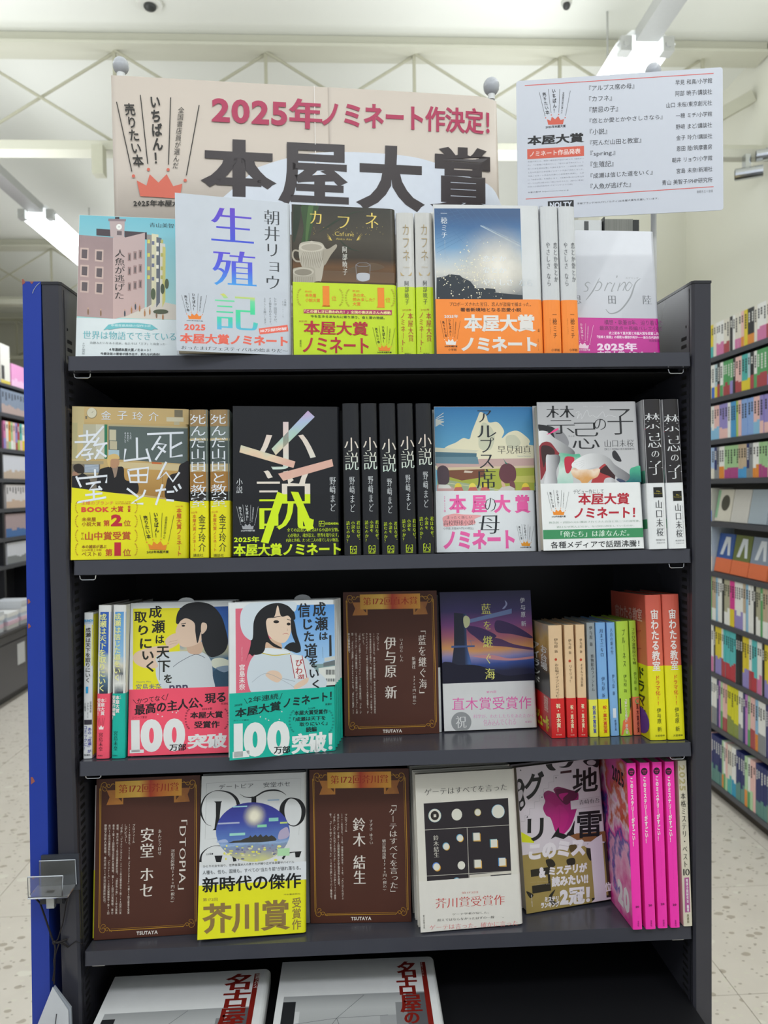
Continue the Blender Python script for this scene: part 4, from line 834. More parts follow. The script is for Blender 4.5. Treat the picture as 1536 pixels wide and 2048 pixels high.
for st in ([(958, 432), (1355, 418)], [(1105, 455), (1010, 605)], [(1060, 535), (1165, 545), (1050, 715)], [(1075, 570), (1160, 632)], [(1215, 425), (1215, 685), (1345, 665)], [(1215, 590), (1338, 525)],
           [(1168, 735), (1070, 930), (1165, 850), (1240, 950), (1312, 850)], [(1050, 1052), (1165, 1035)], [(1128, 980), (1055, 1207)], [(1250, 1000), (1288, 1058)], [(1300, 978), (1328, 1030)], [(1175, 1065), (1255, 1060)], [(1168, 1152), (1252, 1160)],
           [(845, 468), (850, 710)], [(722, 590), (705, 722), (985, 688)], [(950, 590), (995, 735)], [(745, 825), (972, 797), (955, 958), (775, 955), (750, 825)], [(858, 812), (865, 955)], [(765, 885), (962, 878)], [(738, 1025), (862, 1120)], [(940, 1040), (915, 1105), (788, 1190), (918, 1193)],
           [(205, 450), (400, 432)], [(300, 385), (300, 520)], [(162, 515), (410, 512)], [(482, 342), (178, 688)], [(432, 465), (372, 560)], [(385, 550), (522, 528)], [(490, 540), (385, 702)], [(405, 600), (512, 678)], [(262, 605), (350, 590), (305, 640)], [(320, 640), (335, 700), (292, 712)], [(235, 660), (372, 645)],
           [(385, 812), (390, 900)], [(178, 890), (232, 1010)], [(200, 915), (520, 885), (508, 965)], [(285, 975), (450, 952)], [(385, 962), (322, 1040), (462, 1030)], [(425, 1000), (462, 1040)], [(370, 1040), (375, 1150)], [(278, 1098), (468, 1078)], [(188, 1178), (510, 1122)]): A.line(st, 23, wt)
A.part('author_lettering')
for ch, x0, y0, x1, y1 in (('金', 455, 173, 562, 272), ('子', 632, 180, 742, 276), ('玲', 798, 188, 915, 284), ('介', 975, 190, 1082, 292)): A.T(ch, x0, y0, x1, y1, wt, w=.0)
A.part('title_reading')
for i, t_ in enumerate(('しんだ', 'やまだと', 'きょうしつ')): A.T(t_, 768 - 30 * i, 412, 788 - 30 * i, 412 + (75, 98, 115)[i], wt, v=1, w=.01, res=1)
obi_art(A)
A.T('王様のブランチ', 235, 1163, 590, 1205, '#e86a50'); A.T('BOOK', 235, 1228, 542, 1285, '#e0503c', w=.06); A.T('大賞', 562, 1218, 700, 1285, '#c8482c', w=.02); A.T('受賞', 745, 1215, 778, 1285, '#c8482c', v=1, w=.02); A.T('2024年度 上半期', 610, 1165, 780, 1180, '#c8782c', res=1); A.T('新人賞候補作', 610, 1185, 780, 1200, '#c8782c', res=1)
bg = '#a85a1c'; A.T('未来屋', 240, 1342, 396, 1388, bg, w=.015); A.T('小説大賞', 240, 1392, 452, 1440, bg, w=.015); A.T('第', 478, 1372, 548, 1440, '#c8482c', w=.02); A.T('2', 562, 1310, 685, 1440, '#c02a3a', w=.06); A.T('位', 700, 1372, 780, 1440, '#c06a2c', w=.02)
A.T('第11回', 232, 1510, 262, 1590, bg, v=1); A.T('山中賞受賞', 275, 1502, 782, 1590, '#c0502c', w=.025, res=3); A.T('本の雑誌が選ぶ', 240, 1648, 512, 1682, '#8a4a1c', w=.015); A.T('2024年度上半期', 240, 1692, 456, 1716, bg, res=1); A.T('ベスト10', 240, 1726, 456, 1768, '#8a4a1c', w=.01)
A.T('第', 498, 1690, 578, 1768, '#c8482c', w=.03); A.T('1', 600, 1618, 672, 1765, '#c02a3a', w=.09); A.T('位', 692, 1690, 782, 1768, '#c06a2c', w=.02)
for y0_ in (1165, 1320, 1480, 1630): laurel(A, 172, y0_, 850, y0_ + 130, '#c28a24')
A.T('2025年', 1270, 1214, 1350, 1230, '#d0602c', res=1); A.T('本屋大賞ノミネート', 1280, 1240, 1338, 1762, '#d0542c', v=1, w=.01); crown(A, 880, 1285, 1252, 1735, ink='#3a3418', red='#ea8c2c'); A.done()
for i, key in enumerate(('yam1', 'yam2')):
    b = spine_book('book', ('spine of the classroom novel touching its front-facing copy, yellow foot', 'spine of the classroom novel beside the black foil-title book, yellow foot')[i], G2, S_[key], .128, '#75807a', '#e9e21c', .0705)
    A = SA(key, b, (120 + 40.8 * i, 780, 580 / 1536)); A.vmin = .0705; w_ = b['w']; A.part('illustration')
    m_ = [('#a3865c', .164, .185), ('#c9b88e', .146, .149), ('#4f5a58', .117, .146), ('#bfae88', .107, .117), ('#a5793e', .082, .107), ('#2a2624', .0705, .082)]
    for c, v0, v1 in m_:
        for q in range(6): A.uvrect(w_ * q / 6 + .0001, v0, w_ * (q + 1) / 6 - .0000, v1, c); A.n -= 1
    A.n += 1; A.vmin = .0003; A.part('lettering'); A.T('死んだ山田と教室', 690, 130, 778, 615, wt, v=1, w=.0)
    obi_art(A); A.T('2025年', 694, 636, 730, 648, '#d0602c', res=1); A.T('本屋大賞ノミネート', 702, 652, 724, 855, '#d0542c', v=1); A.T('金子玲介', 735, 655, 776, 856, '#3c3824', v=1); A.T('講談社', 706, 867, 762, 884, '#5c5620'); A.done()

foil = gmat([(0, '#e8b8a8'), (.25, '#f0d8b8'), (.5, '#b8d8c8'), (.75, '#b8c8e8'), (1, '#d8b8e0')], .10, .20, axis=2, nz=1.2, nscale=14, rough=.25, metal=.15)
lime = mat('#d4ee1e', .35, noise=0); blk = mat('#1a1b20', .38)
b = face_book('book', 'black novel with crossing rainbow-foil bars and neon lime lettering, front facing', G2, F_['shosetsu'], .022, '#1b1c21', '#1a1b1f', .0768, r=.005)
A = FA('shosetsu', b, KA); A.y0 = -.00019; A.part('lettering'); two = gmat([(0, '#d4ee1e'), (.4999, '#d4ee1e'), (.5, '#e6dcd0'), (1, '#dccfc8')], .0768 - .1, .0768 + .1, rough=.3)
_M[('x',)] = two; [n for n in two.node_tree.nodes if n.type == 'VALTORGB'][0].color_ramp.interpolation = 'CONSTANT'
sil = gmat([(0, '#cfe6dc'), (.5, '#e8d8cc'), (1, '#e0c8d4')], .1, .19, nz=.6, nscale=20, rough=.25)
A.T('小', 1035, 175, 1355, 428, sil, mi=1, w=-.004, res=4); A.T('説', 1042, 432, 1345, 745, two, mi=1, w=.004, res=4)
A.part('foil_bars'); A.poly([(1120, 318), (1312, 117), (1348, 150), (1142, 352)], foil); A.poly([(958, 298), (1246, 386), (1236, 420), (950, 336)], foil); A.poly([(1155, 450), (1440, 374), (1448, 412), (1182, 488)], foil)
obi_art(A); A.poly([(1152, 545), (1192, 562), (1104, 820), (1064, 812)], lime); A.poly([(1222, 545), (1262, 548), (1346, 740), (1310, 755)], lime)
A.T('小説', 934, 475, 967, 552, '#d8dce0', v=1, mi=1); A.T('野﨑まど', 1428, 470, 1462, 650, '#d8dce0', v=1, mi=1); crown(A, 935, 612, 1050, 755, ink='#d4d8dc', red='#a4a6ac')
A.line([(1373, 703), (1400, 703), (1400, 730), (1373, 730), (1373, 703)], 2.5, lime); A.line([(1373, 716), (1400, 716)], 2, lime); A.line([(1386, 704), (1380, 728)], 2, lime); A.T('KODANSHA', 1407, 710, 1477, 722, lime, w=.03)
A.T('全ての読者(人)における小説の宝物。', 1203, 739, 1478, 761, lime, mi=1, w=.0); A.T('心が動き、魂が震え、世界を取り戻す。', 1207, 767, 1478, 787, lime, mi=1); A.T('内海と外崎、たった二人の果てしない物語。', 1198, 794, 1478, 812, lime, mi=1)
A.T('2025年', 922, 782, 1056, 813, lime, w=.03); A.T('本屋大賞ノミネート', 918, 820, 1490, 884, lime, w=.04, res=3); A.done()
for i in range(5):
    key = 'sho%d' % (i + 1)
    b = spine_book('book', 'black spine with silver title, %s' % ('leftmost of the five, touching the foil-bar cover', 'second from the left of the five', 'middle one of the five', 'fourth of the five from the left', 'rightmost of the five, before the stadium novel')[i], G2, S_[key], .128, '#1d1e23', '#1b1c21', .0768)
    sh_ = (0, 37.2, 74.9, 112, 147.2)[i]; A = SA(key, b, (660 + sh_, 780, 440 / 1536)); A.part('lettering')
    A.T('小', 100, 330, 204, 425, sil, mi=1, w=-.002); A.T('説', 104, 432, 205, 552, sil, mi=1, w=-.002); A.T('野﨑まど', 137, 600, 178, 842, '#d2d6da', v=1, mi=1)
    obi_art(A); A.T('君はなぜ、', 188, 905, 216, 1035, lime, v=1, mi=1, res=1); A.T('小説を', 150, 905, 176, 985, lime, v=1, mi=1, res=1); A.T('読むのか？', 113, 905, 141, 1052, lime, v=1, mi=1, res=1)
    A.line([(143, 1079), (188, 1079), (188, 1122), (143, 1122), (143, 1079)], 4, lime); A.line([(143, 1100), (188, 1100)], 3, lime); A.line([(165, 1081), (155, 1120)], 3, lime); A.line([(168, 1100), (184, 1118)], 3, lime); A.T('KODANSHA', 141, 1126, 190, 1133, lime, w=.03, res=1); A.done()

# --- stadium novel
b = face_book('book', 'stadium novel with a blue sky, white cloud and bright pink lettering', G2, F_['alps'], .02, '#e6e8e6', '#e6eaee', .0785, r=.004)
A = FA('alps', b, KB); A.vmin = .0785; A.part('illustration'); cl = '#e9e3c6'
A.rect(725, 120, 1440, 720, gmat([(0, '#7cc0d8'), (1, '#2f7cb8')], .08, .19))
for pts, c in (([(1000, 560), (800, 430), (760, 440), (740, 560)], cl), ([(990, 300), (1030, 200), (1050, 160), (1090, 180), (1110, 230), (1170, 230), (1215, 290), (1200, 340), (1250, 300), (1310, 290), (1370, 330), (1395, 360), (1390, 385), (1430, 400), (1430, 480), (800, 480), (800, 410), (880, 370), (930, 340), (975, 345)], cl), ([(1060, 240), (1120, 260), (1150, 330), (1120, 420), (1040, 400)], '#cfd0b8'), ([(1230, 330), (1290, 320), (1330, 370), (1300, 410), (1240, 400)], '#d0d0b8')): A.sm(pts, c)
for a in range(5): A.line([(745, 200 + a * 8), (795, 165 + a * 22)], 4, '#d8dcd4')
A.poly([(738, 205), (800, 225), (738, 262)], '#c9d0cc')
A.poly([(735, 405), (1040, 425), (1000, 450), (735, 435)], '#d8d6c0'); A.poly([(735, 435), (1025, 445), (1020, 500), (735, 530)], '#4f7486'); A.poly([(735, 480), (1030, 478), (1030, 492), (735, 500)], '#8fa8ae'); A.poly([(735, 512), (1050, 485), (1430, 480), (1430, 545), (760, 560)], '#c9a9a4'); A.poly([(735, 470), (1030, 470), (1040, 520), (735, 515)], '#6b8d9c'); A.poly([(750, 545), (1430, 530), (1430, 550), (750, 572)], '#d8c6a8')
A.poly([(750, 565), (1430, 545), (1430, 720), (750, 720)], '#a9b04a'); A.poly([(1430, 600), (1180, 610), (1200, 640), (1430, 650)], '#c4c266'); A.poly([(800, 565), (1080, 555), (1080, 610), (920, 635), (800, 600)], '#7d4f3c'); A.poly([(940, 565), (1000, 570), (990, 582), (935, 580)], '#d8c8b8')
A.poly([(760, 620), (1150, 690), (1150, 720), (745, 720)], '#9fae8e'); A.line([(800, 650), (1190, 700)], 4, '#d2cfae')
A.sm([(748, 570), (760, 540), (795, 530), (828, 560), (832, 640), (800, 665), (758, 662)], '#51424a'); A.poly([(745, 665), (830, 668), (870, 690), (880, 720), (745, 720)], '#c9a0a0'); A.poly([(760, 662), (830, 665), (850, 690), (755, 690)], '#dcdcd8')
A.sm([(1180, 580), (1200, 530), (1245, 515), (1290, 545), (1300, 600), (1285, 640), (1230, 655), (1190, 625)], '#6b4048'); A.sm([(1255, 640), (1285, 645), (1295, 690), (1280, 720), (1262, 700)], '#7a4a52'); A.sm([(1210, 480), (1225, 515), (1240, 520), (1222, 500)], '#2f7a6c'); A.poly([(1175, 720), (1200, 680), (1255, 672), (1290, 690), (1290, 720)], '#cfc8c0'); A.sm([(1195, 640), (1215, 650), (1225, 675), (1205, 680)], '#d8b49a')
for x, c in ((895, '#e2cc4a'), (995, '#e8d860'), (1080, '#d8c64a'), (1365, '#e8d24a')): A.ell(x, 685, 26, 34, c, 12); A.poly([(x - 32, 712), (x - 20, 682), (x + 25, 680), (x + 38, 712)], '#c26a62')
A.vmin = .0003; A.part('lettering'); dk = '#2c3036'
for ch, x0, y0, x1, y1 in (('ア', 1030, 148, 1130, 230), ('ル', 1025, 252, 1163, 335), ('プ', 1050, 335, 1146, 440), ('ス', 1042, 455, 1146, 548), ('席', 1022, 555, 1160, 690)): A.T(ch, x0, y0, x1, y1, dk, mi=1, w=.0, res=3)
A.T('早見和真', 1170, 392, 1403, 448, '#4a463e', mi=1, w=-.005); A.T('Hayami Kazumasa', 1310, 462, 1402, 470, '#6a88a0', res=1)
obi_art(A); pk = mat('#f268ae', .4, noise=0)
for ch, x0, y0, x1, y1 in (('本', 828, 735, 955, 862), ('屋', 985, 738, 1096, 862), ('大', 1140, 735, 1266, 862), ('賞', 1285, 735, 1403, 862)): A.T(ch, x0, y0, x1, y1, pk, w=.05, res=3)
A.T('ノミネート', 788, 985, 1293, 1112, pk, w=.05, res=3); A.T('2025年', 792, 745, 809, 860, pk, v=1)
A.sm([(790, 890), (860, 868), (930, 872), (1055, 880), (1010, 905), (1015, 935), (960, 950), (880, 952), (800, 958), (790, 930)], '#f0a8ac'); A.T('まったく新しい', 815, 880, 992, 905, '#5a4648', mi=1, k=-.02); A.T('高校野球小説！', 792, 914, 1012, 948, '#4a3c40', mi=1)
A.T('小学館 定価1870円(10%税込)', 790, 962, 1003, 981, '#8a8c90', res=1); A.T('の', 1080, 757, 1160, 850, dk, mi=1, w=-.015); A.T('母', 1038, 880, 1187, 1006, dk, mi=1, w=.0, res=3); crown(A, 1305, 940, 1425, 1108, red='#f0a030'); A.done()
# dark book standing behind the stadium novel
b = face_book('book', 'black-and-grey book edge showing behind the stadium novel on its right', G2, (1, .555, .052, .0, .02, 0, .030, .186, .0), .012, '#1a1b1e', '#a9a9a5', .078, r=.002)

# --- arms novel
KK = (1050, 790, 260 / 1536)
b = face_book('book', 'grey novel with black and white arms artwork and a white band with green stripe', G2, F_['kinki'], .022, gmat([(0, '#c6c6c9'), (1, '#b2b2b6')], .08, .19), '#eaeced', .084, r=.005)
A = FA('kinki', b, KK); A.vmin = .084; A.part('illustration'); gb = lambda a, c, l, h, ax=0: gmat([(0, a), (1, c)], l, h, ax, nz=.35, nscale=22)
A.sm([(148, 360), (200, 352), (330, 380), (400, 450), (420, 560), (300, 540), (200, 470)], '#26262a'); A.sm([(330, 400), (450, 440), (520, 560), (470, 640), (380, 560)], '#8d8d92')
A.sm([(170, 590), (300, 560), (400, 640), (420, 720), (300, 740), (260, 860), (200, 990), (178, 960)], '#8c3038'); A.sm([(190, 620), (280, 600), (350, 660), (330, 760), (250, 780), (220, 850)], '#3c2628')
A.sm([(150, 440), (260, 430), (340, 500), (440, 560), (560, 640), (590, 690), (560, 745), (500, 740), (400, 680), (300, 560), (210, 560), (160, 600)], gb('#e6e6e8', '#5f5f64', .0, .05))
A.sm([(400, 700), (480, 690), (570, 700), (650, 700), (640, 800), (560, 900), (560, 1060), (380, 1060), (400, 900)], gmat([(0, '#a9d0c4'), (.5, '#cfe0d8'), (1, '#58b090')], .085, .12, nz=.8, nscale=60))
A.sm([(470, 740), (580, 740), (560, 840), (520, 920), (480, 900)], '#c03048'); A.sm([(1240, 880), (1290, 850), (1370, 850), (1380, 1050), (1180, 1050), (1230, 980)], gmat([(0, '#1f6a70'), (1, '#4fb890')], .085, .105, nz=.9, nscale=70))
A.sm([(780, 1056), (860, 880), (960, 800), (1010, 820), (1040, 930), (980, 1000), (900, 1056)], '#b03c40'); A.sm([(880, 900), (1000, 810), (1060, 850), (1060, 1000), (1000, 960)], '#3a2024')
A.sm([(250, 720), (300, 705), (400, 710), (412, 780), (370, 900), (375, 1060), (232, 1060), (248, 900)], gb('#d8d8dc', '#4a4a50', .008, .028)); A.sm([(545, 880), (640, 860), (760, 880), (880, 870), (860, 960), (780, 1000), (720, 1056), (680, 1056), (650, 1010), (570, 960)], gmat([(0, '#d8a060'), (.5, '#f0dcc8'), (1, '#c8683c')], .09, .11, nz=1, nscale=60))
A.sm([(560, 800), (640, 740), (760, 692), (900, 700), (1000, 750), (1060, 820), (1180, 900), (1240, 950), (1210, 1010), (1120, 1000), (1020, 900), (940, 810), (880, 830), (760, 870), (640, 880), (600, 862), (555, 845)], gb('#ececee', '#6a6a70', .05, .115))
for a in range(4): A.line([(580 + a * 25, 800 + a * 22), (700, 770 + a * 18)], [1, 3, 1], '#8a8a92')
A.sm([(1030, 680), (1060, 655), (1100, 700), (1140, 780), (1090, 780), (1040, 740)], '#2f2f34'); A.sm([(940, 1056), (945, 990), (1010, 975), (1060, 1000), (1060, 1056)], gb('#c8c8cc', '#55555c', .09, .105)); A.sm([(1080, 1000), (1110, 985), (1190, 1020), (1150, 1045)], '#3f4a66')
A.sm([(255, 468), (320, 425), (385, 392), (395, 405), (340, 440)], '#f04a8c'); A.vmin = .0003; A.part('lettering'); ik = '#26272b'
A.T('禁', 242, 130, 600, 458, ik, mi=1, w=-.012, res=4); A.T('忌', 545, 330, 885, 632, ik, mi=1, w=-.012, res=4); A.T('の', 812, 285, 960, 410, ik, mi=1, w=-.012, res=4); A.T('子', 965, 170, 1285, 468, ik, mi=1, w=-.012, res=4)
A.line([(600, 210), (640, 200), (615, 280), (660, 220), (670, 280), (730, 180), (760, 250), (800, 240), (850, 265), (920, 200), (945, 262), (990, 240), (1075, 262)], 3.5, '#dcdce0', smooth=True); A.T('Mio Yamaguchi', 690, 130, 920, 152, '#d0d0d4', w=-.01)
A.T('山口未桜', 938, 530, 1285, 612, '#3a3b40', mi=1, w=-.012); A.T('【第三十四回鮎川哲也賞受賞作】', 940, 628, 1290, 650, '#6d6e74', res=1); A.T('きんき', 512, 478, 585, 494, '#55565c', res=1)
obi_art(A); rd = mat('#b8283a', .4, noise=0); A.T('デビュー作にして', 570, 1115, 930, 1162, '#2c2d30', w=-.005); A.T('本屋大賞', 625, 1155, 1238, 1298, rd, w=.035, k=-.01, res=3); A.T('ノミネート！', 580, 1322, 1302, 1458, rd, w=.035, k=-.01, res=3)
crown(A, 262, 1118, 518, 1445, red='#ee9030', k=-.01); A.T('救急医・武田の元に搬送されてきた自身と瓜二つの溺死体。', 280, 1474, 1362, 1520, '#8fa898', mi=1, k=-.02); A.T('彼はなぜ死んだのか、なぜ同じ顔をしているのか。', 372, 1530, 1292, 1572, '#8fa898', mi=1, k=-.02)
A.poly([(205, 1595), (1395, 1570), (1398, 1680), (210, 1705)], '#3f9060'); A.T('「俺たち」は誰なんだ。', 420, 1592, 1232, 1682, '#dceee2', mi=1, w=.01, k=-.02); A.T('各種メディアで話題沸騰！', 302, 1712, 1352, 1815, '#242528', w=.01, k=-.02); A.done()
for i, key in enumerate(('kin1', 'kin2')):
    b = spine_book('book', ('black-and-white spine beside the front-facing arms novel', 'black-and-white spine touching the right upright on the second shelf')[i], G2, S_[key], .128, '#b9b9bd', '#e6e8ea', .0835)
    A = SA(key, b, (1040 + (0, 38.6)[i], 780, 380 / 1536)); w_ = b['w']; A.vmin = .0835; A.part('spine_print')
    for q in range(8): A.uvrect(w_ * q / 8, .0835, w_ * (q + 1) / 8, .1903, '#2a272a'); A.n -= 1
    A.n += 1; A.vmin = .0003; A.part('lettering'); lt = '#dcdde0'
    A.T('禁', 1008, 190, 1140, 315, lt, mi=1, w=.0); A.T('忌', 1030, 350, 1148, 468, lt, mi=1, w=.0); A.T('の', 1062, 495, 1130, 545, lt, mi=1, w=.0); A.T('子', 1040, 575, 1160, 685, lt, mi=1, w=.0); A.poly([(1010, 318), (1070, 285), (1040, 312)], '#f0507c')
    obi_art(A); A.rect(1078, 785, 1158, 866, '#1e1f1e'); A.T('Mio', 1105, 812, 1135, 824, '#c8b840', res=1); A.T('Yamaguchi', 1084, 830, 1152, 840, '#c8b840', res=1); A.T('山口未桜', 1092, 890, 1165, 1175, '#3a3b40', v=1, mi=1)
    A.T('東京創元社', 1100, 1198, 1180, 1212, '#6a6b70', res=1); A.T('定価1870円', 1105, 1222, 1178, 1234, '#8a8b90', res=1); A.T('【第三十四回鮎川哲也賞受賞作】', 1162, 890, 1172, 1170, '#8a8b90', v=1, res=1); A.done()
    # green stripe and artwork on the front cover that shows at the spine's left
    MB().box(-.0006, -.0003, .004, .125, .026, .038).build('green_stripe', mat('#3f9060', .4), b)
    MB().box(-.0004, -.0001, .004, .125, .084, .100).build('cover_artwork', gmat([(0, '#26504c'), (1, '#58b090')], .084, .10, nz=.9, nscale=70), b)

# ================================================================== THIRD SHELF
b = spine_book('comic_book', 'thin comic with a yellow and white spine at the far left of the third shelf', G3, S_['manga'], .115, '#d9dbdd', None, 0, bulge=.001)
A = SA('manga', b, KD, .001); w_ = b['w']; A.part('spine_print')
A.uvrect(.0002, .1140, w_ - .0002, .1650, '#e4dd2c'); A.T('BUNCH', 134, 355, 212, 378, '#3a9fd4', w=.04); A.T('COMICS', 138, 382, 208, 390, '#3a9fd4', res=1)
A.T('成瀬は天下を取りにいく', 143, 425, 190, 902, '#26281c', v=1, w=.01); A.T('1', 146, 940, 168, 1000, '#2f9fd8', w=.03)
for x0, t_, y0, y1 in ((182, '宮島未奈', 1075, 1180), (155, 'さかなこうじ', 1085, 1225), (128, '小畠泪', 1085, 1165)): A.T(t_, x0, y0, x0 + 20, y1, '#55585c', v=1, res=1)
A.rect(128, 1245, 208, 1290, '#34303a'); A.T('あの「成瀬」が', 163, 1318, 200, 1560, '#3a3c9a', v=1, w=.01); A.T('コミックに！', 126, 1305, 158, 1535, '#3a3c9a', v=1, w=.01); A.T('新潮社', 128, 1572, 192, 1590, '#44484c', w=.01); A.done()
MB().box(w_ - .0002 + .0008, w_ + .0008 + .0001, .002, .113, .004, .178).build('back_print', mat('#ddd632', .4), b)
for key, lab, top, obi, shift in (('ten', 'spine with yellow title on a blue scene and pink foot, third shelf left', '#2f5fb8', '#f2546c', 0), ('shin', 'spine with yellow title on a steamboat scene and teal foot, third shelf left', '#6fb0e4', '#14b3a2', 134)):
    b = spine_book('book', lab, G3, S_[key], .128, '#e4e4e2', obi, .0795, bulge=.002)
    A = SA(key, b, (140 + shift * 340 / 1536, 1160, 340 / 1536), .002); w_ = b['w']; A.vmin = .0795; A.part('illustration')
    for q in range(4):
        u0, u1 = w_ * q / 4, w_ * (q + 1) / 4
        A.uvrect(u0, .0795, u1, .1805, gmat([(0, '#2a3646'), (.18, '#5b7a94'), (.3, '#d4d0c0'), (.45, '#9ab0b8'), (.52, top), (1, top)] if key == 'ten' else [(0, '#3a4a58'), (.12, '#e6e6e0'), (.25, '#5a5f66'), (.34, '#d8d4c4'), (.45, '#8fbce0'), (1, '#5c9fdc')], .0795, .1805, nz=.2, nscale=60)); A.n -= 1
    if key == 'shin':
        A.n += 1
        for q in range(7): A.line([(258 + q * 17, 880 + q), (258 + q * 17, 960)], 4, '#e8e8e2')
    A.n += 2; A.vmin = .0003; A.part('lettering'); ty = '#f0ee9a'
    A.T('成瀬は天下を取りにいく' if key == 'ten' else '成瀬は信じた道をいく', 264, 310, 328, 1005 if key == 'ten' else 935, ty, v=1, w=.015)
    obi_art(A); lt = '#f4e6e6'
    A.T('本屋大賞', 280, 1068, 318, 1222, lt, v=1, w=.03); A.T('受賞作！' if key == 'ten' else '受賞作続編！', 246, 1068, 278, 1225 if key == 'ten' else 1280, lt, v=1, w=.03); A.T('2024年', 322, 1065, 335, 1100, lt, v=1, res=1)
    if key == 'ten':
        A.poly([(258, 1320), (268, 1335), (284, 1312), (298, 1335), (310, 1320), (305, 1352), (262, 1352)], lt)
        for a, c in ((250, 262), (270, 275), (295, 292), (315, 305)): A.line([(a, 1245), (c, 1315)], 2, '#55202c')
    A.T('宮島未奈', 260, 1380, 300, 1550, '#33202a' if key == 'ten' else '#123c38', v=1, mi=1); A.T('新潮社', 250, 1585, 300, 1598, '#55303a' if key == 'ten' else '#12504a', res=1); A.done()

def girl_copy(i, key, lab, obi, dx, dd, label_h):
    row, x, d, yaw, lean, roll, W, H, h0 = F_[key]
    return face_book('book', lab, G3, (row, x + dx, d + dd, yaw, lean, roll, W, H, h0), .016, '#dfe3e6', obi, label_h, r=.003)
# generic pictured figure: plain stand-ins for the cover drawings
hair = '#1d1e22'; skin = '#e0c4ae'; shirt = '#ccd3d8'
b = face_book('book', 'yellow and blue novel with a drawn dark-haired girl in profile and a pink band', G3, F_['tenka'], .016, '#dfe3e6', '#f4556e', .0812, r=.003)
A = FA('tenka', b, KD); A.vmin = .0812; A.part('illustration')
A.poly([(580, 262), (1010, 258), (1010, 1010), (570, 1010)], '#e6de24'); A.poly([(1000, 258), (1480, 245), (1480, 1010), (1000, 1010)], gmat([(0, '#2c4258'), (.35, '#3f6888'), (.5, '#c9c49a'), (.62, '#3a74c0'), (1, '#1f4f9c')], .0812, .178, nz=.25, nscale=40))
A.sm([(1290, 720), (1370, 700), (1470, 740), (1470, 790), (1360, 800), (1300, 780)], '#d6dac8'); A.sm([(1300, 830), (1400, 800), (1470, 850), (1470, 1000), (1290, 1000)], '#2c4c64'); A.sm([(1330, 790), (1440, 770), (1470, 800), (1400, 830)], '#8094a8')
A.sm([(785, 690), (870, 650), (1060, 640), (1200, 650), (1280, 720), (1300, 860), (1290, 1010), (900, 1010), (800, 900), (780, 800)], shirt); A.sm([(575, 690), (620, 640), (760, 600), (880, 590), (900, 640), (780, 690), (800, 780), (690, 790), (600, 750)], skin)
A.sm([(870, 540), (930, 490), (1010, 478), (1030, 510), (980, 580), (900, 620), (880, 590)], skin); A.sm([(1070, 540), (1200, 560), (1200, 650), (1130, 670), (1070, 640)], '#cfae96')
A.sm([(985, 330), (1100, 300), (1220, 380), (1230, 480), (1170, 570), (1060, 605), (1000, 585), (990, 530), (962, 470), (980, 400)], skin)
A.sm([(965, 380), (985, 290), (1060, 225), (1180, 208), (1290, 240), (1370, 330), (1410, 440), (1435, 560), (1400, 650), (1300, 695), (1240, 660), (1200, 560), (1190, 470), (1160, 570), (1140, 470), (1130, 390), (1060, 350), (1010, 370), (985, 400)], hair)
A.sm([(1200, 390), (1240, 400), (1240, 450), (1200, 490), (1190, 440)], skin); A.line([(1010, 400), (1055, 392)], 6, hair); A.ell(1032, 415, 16, 9, hair, 10); A.line([(940, 780), (1010, 730), (1140, 670), (1230, 700)], 4, '#40465c', smooth=True)
A.line([(820, 700), (815, 900)], 4, '#40465c'); A.T('nnn', 905, 945, 1075, 992, '#4a4660', w=.03)
A.line([(900, 560), (980, 540)], 2, '#b09078'); A.line([(905, 580), (975, 565)], 2, '#b09078')
A.vmin = .0003; A.part('lettering'); ik = '#23241c'
A.T('成瀬は天下を', 735, 242, 880, 925, ik, v=1, w=.015, k=-.16) if False else None
for ch, x0, y0, x1, y1 in (('成', 722, 240, 838, 345), ('瀬', 745, 365, 868, 478), ('は', 782, 498, 860, 570), ('天', 788, 598, 908, 705), ('下', 800, 725, 915, 825), ('を', 855, 848, 930, 925), ('取', 590, 290, 705, 385), ('り', 628, 410, 715, 495), ('に', 640, 525, 745, 615), ('い', 660, 640, 765, 715), ('く', 695, 725, 765, 825)): A.T(ch, x0, y0, x1, y1, ik, w=.03)
A.T('Miyajima Mina', 605, 908, 738, 922, '#4f5a7c', res=1); A.T('宮島未奈', 600, 935, 832, 985, '#3f4c8c', w=.0)
obi_art(A); bk = '#241c20'; wh = '#e6e6e6'
A.line([(572, 1075), (605, 1115)], 5, bk); A.line([(895, 1020), (872, 1082)], 5, bk); A.T('かつてなく', 610, 1030, 862, 1117, bk, w=.01, k=-.14); A.T('最高の主人公、', 585, 1046, 1215, 1222, bk, w=.035, k=-.12); A.T('現る！', 1228, 1003, 1468, 1117, bk, w=.035, k=-.09)
A.T('シリーズ累計', 565, 1228, 702, 1248, '#7c2434', res=1); A.T('2024年', 1205, 1150, 1300, 1170, bk, w=.01); A.T('本屋大賞', 1095, 1180, 1400, 1252, bk, w=.04, k=-.03); A.T('受賞作', 1132, 1268, 1368, 1342, bk, w=.04, k=-.03); laurel(A, 1055, 1160, 1450, 1345, '#a03448'); A.T('新潮社', 1380, 1105, 1445, 1122, '#7c2434', res=1)
A.T('100', 552, 1245, 1052, 1565, wh, w=.06, k=-.03, res=5); A.rect(538, 1540, 668, 1566, wh); A.T('突破！', 1068, 1378, 1500, 1535, wh, w=.055, k=-.04, res=3); A.T('万部', 905, 1480, 1062, 1552, bk, w=.03, k=-.04)
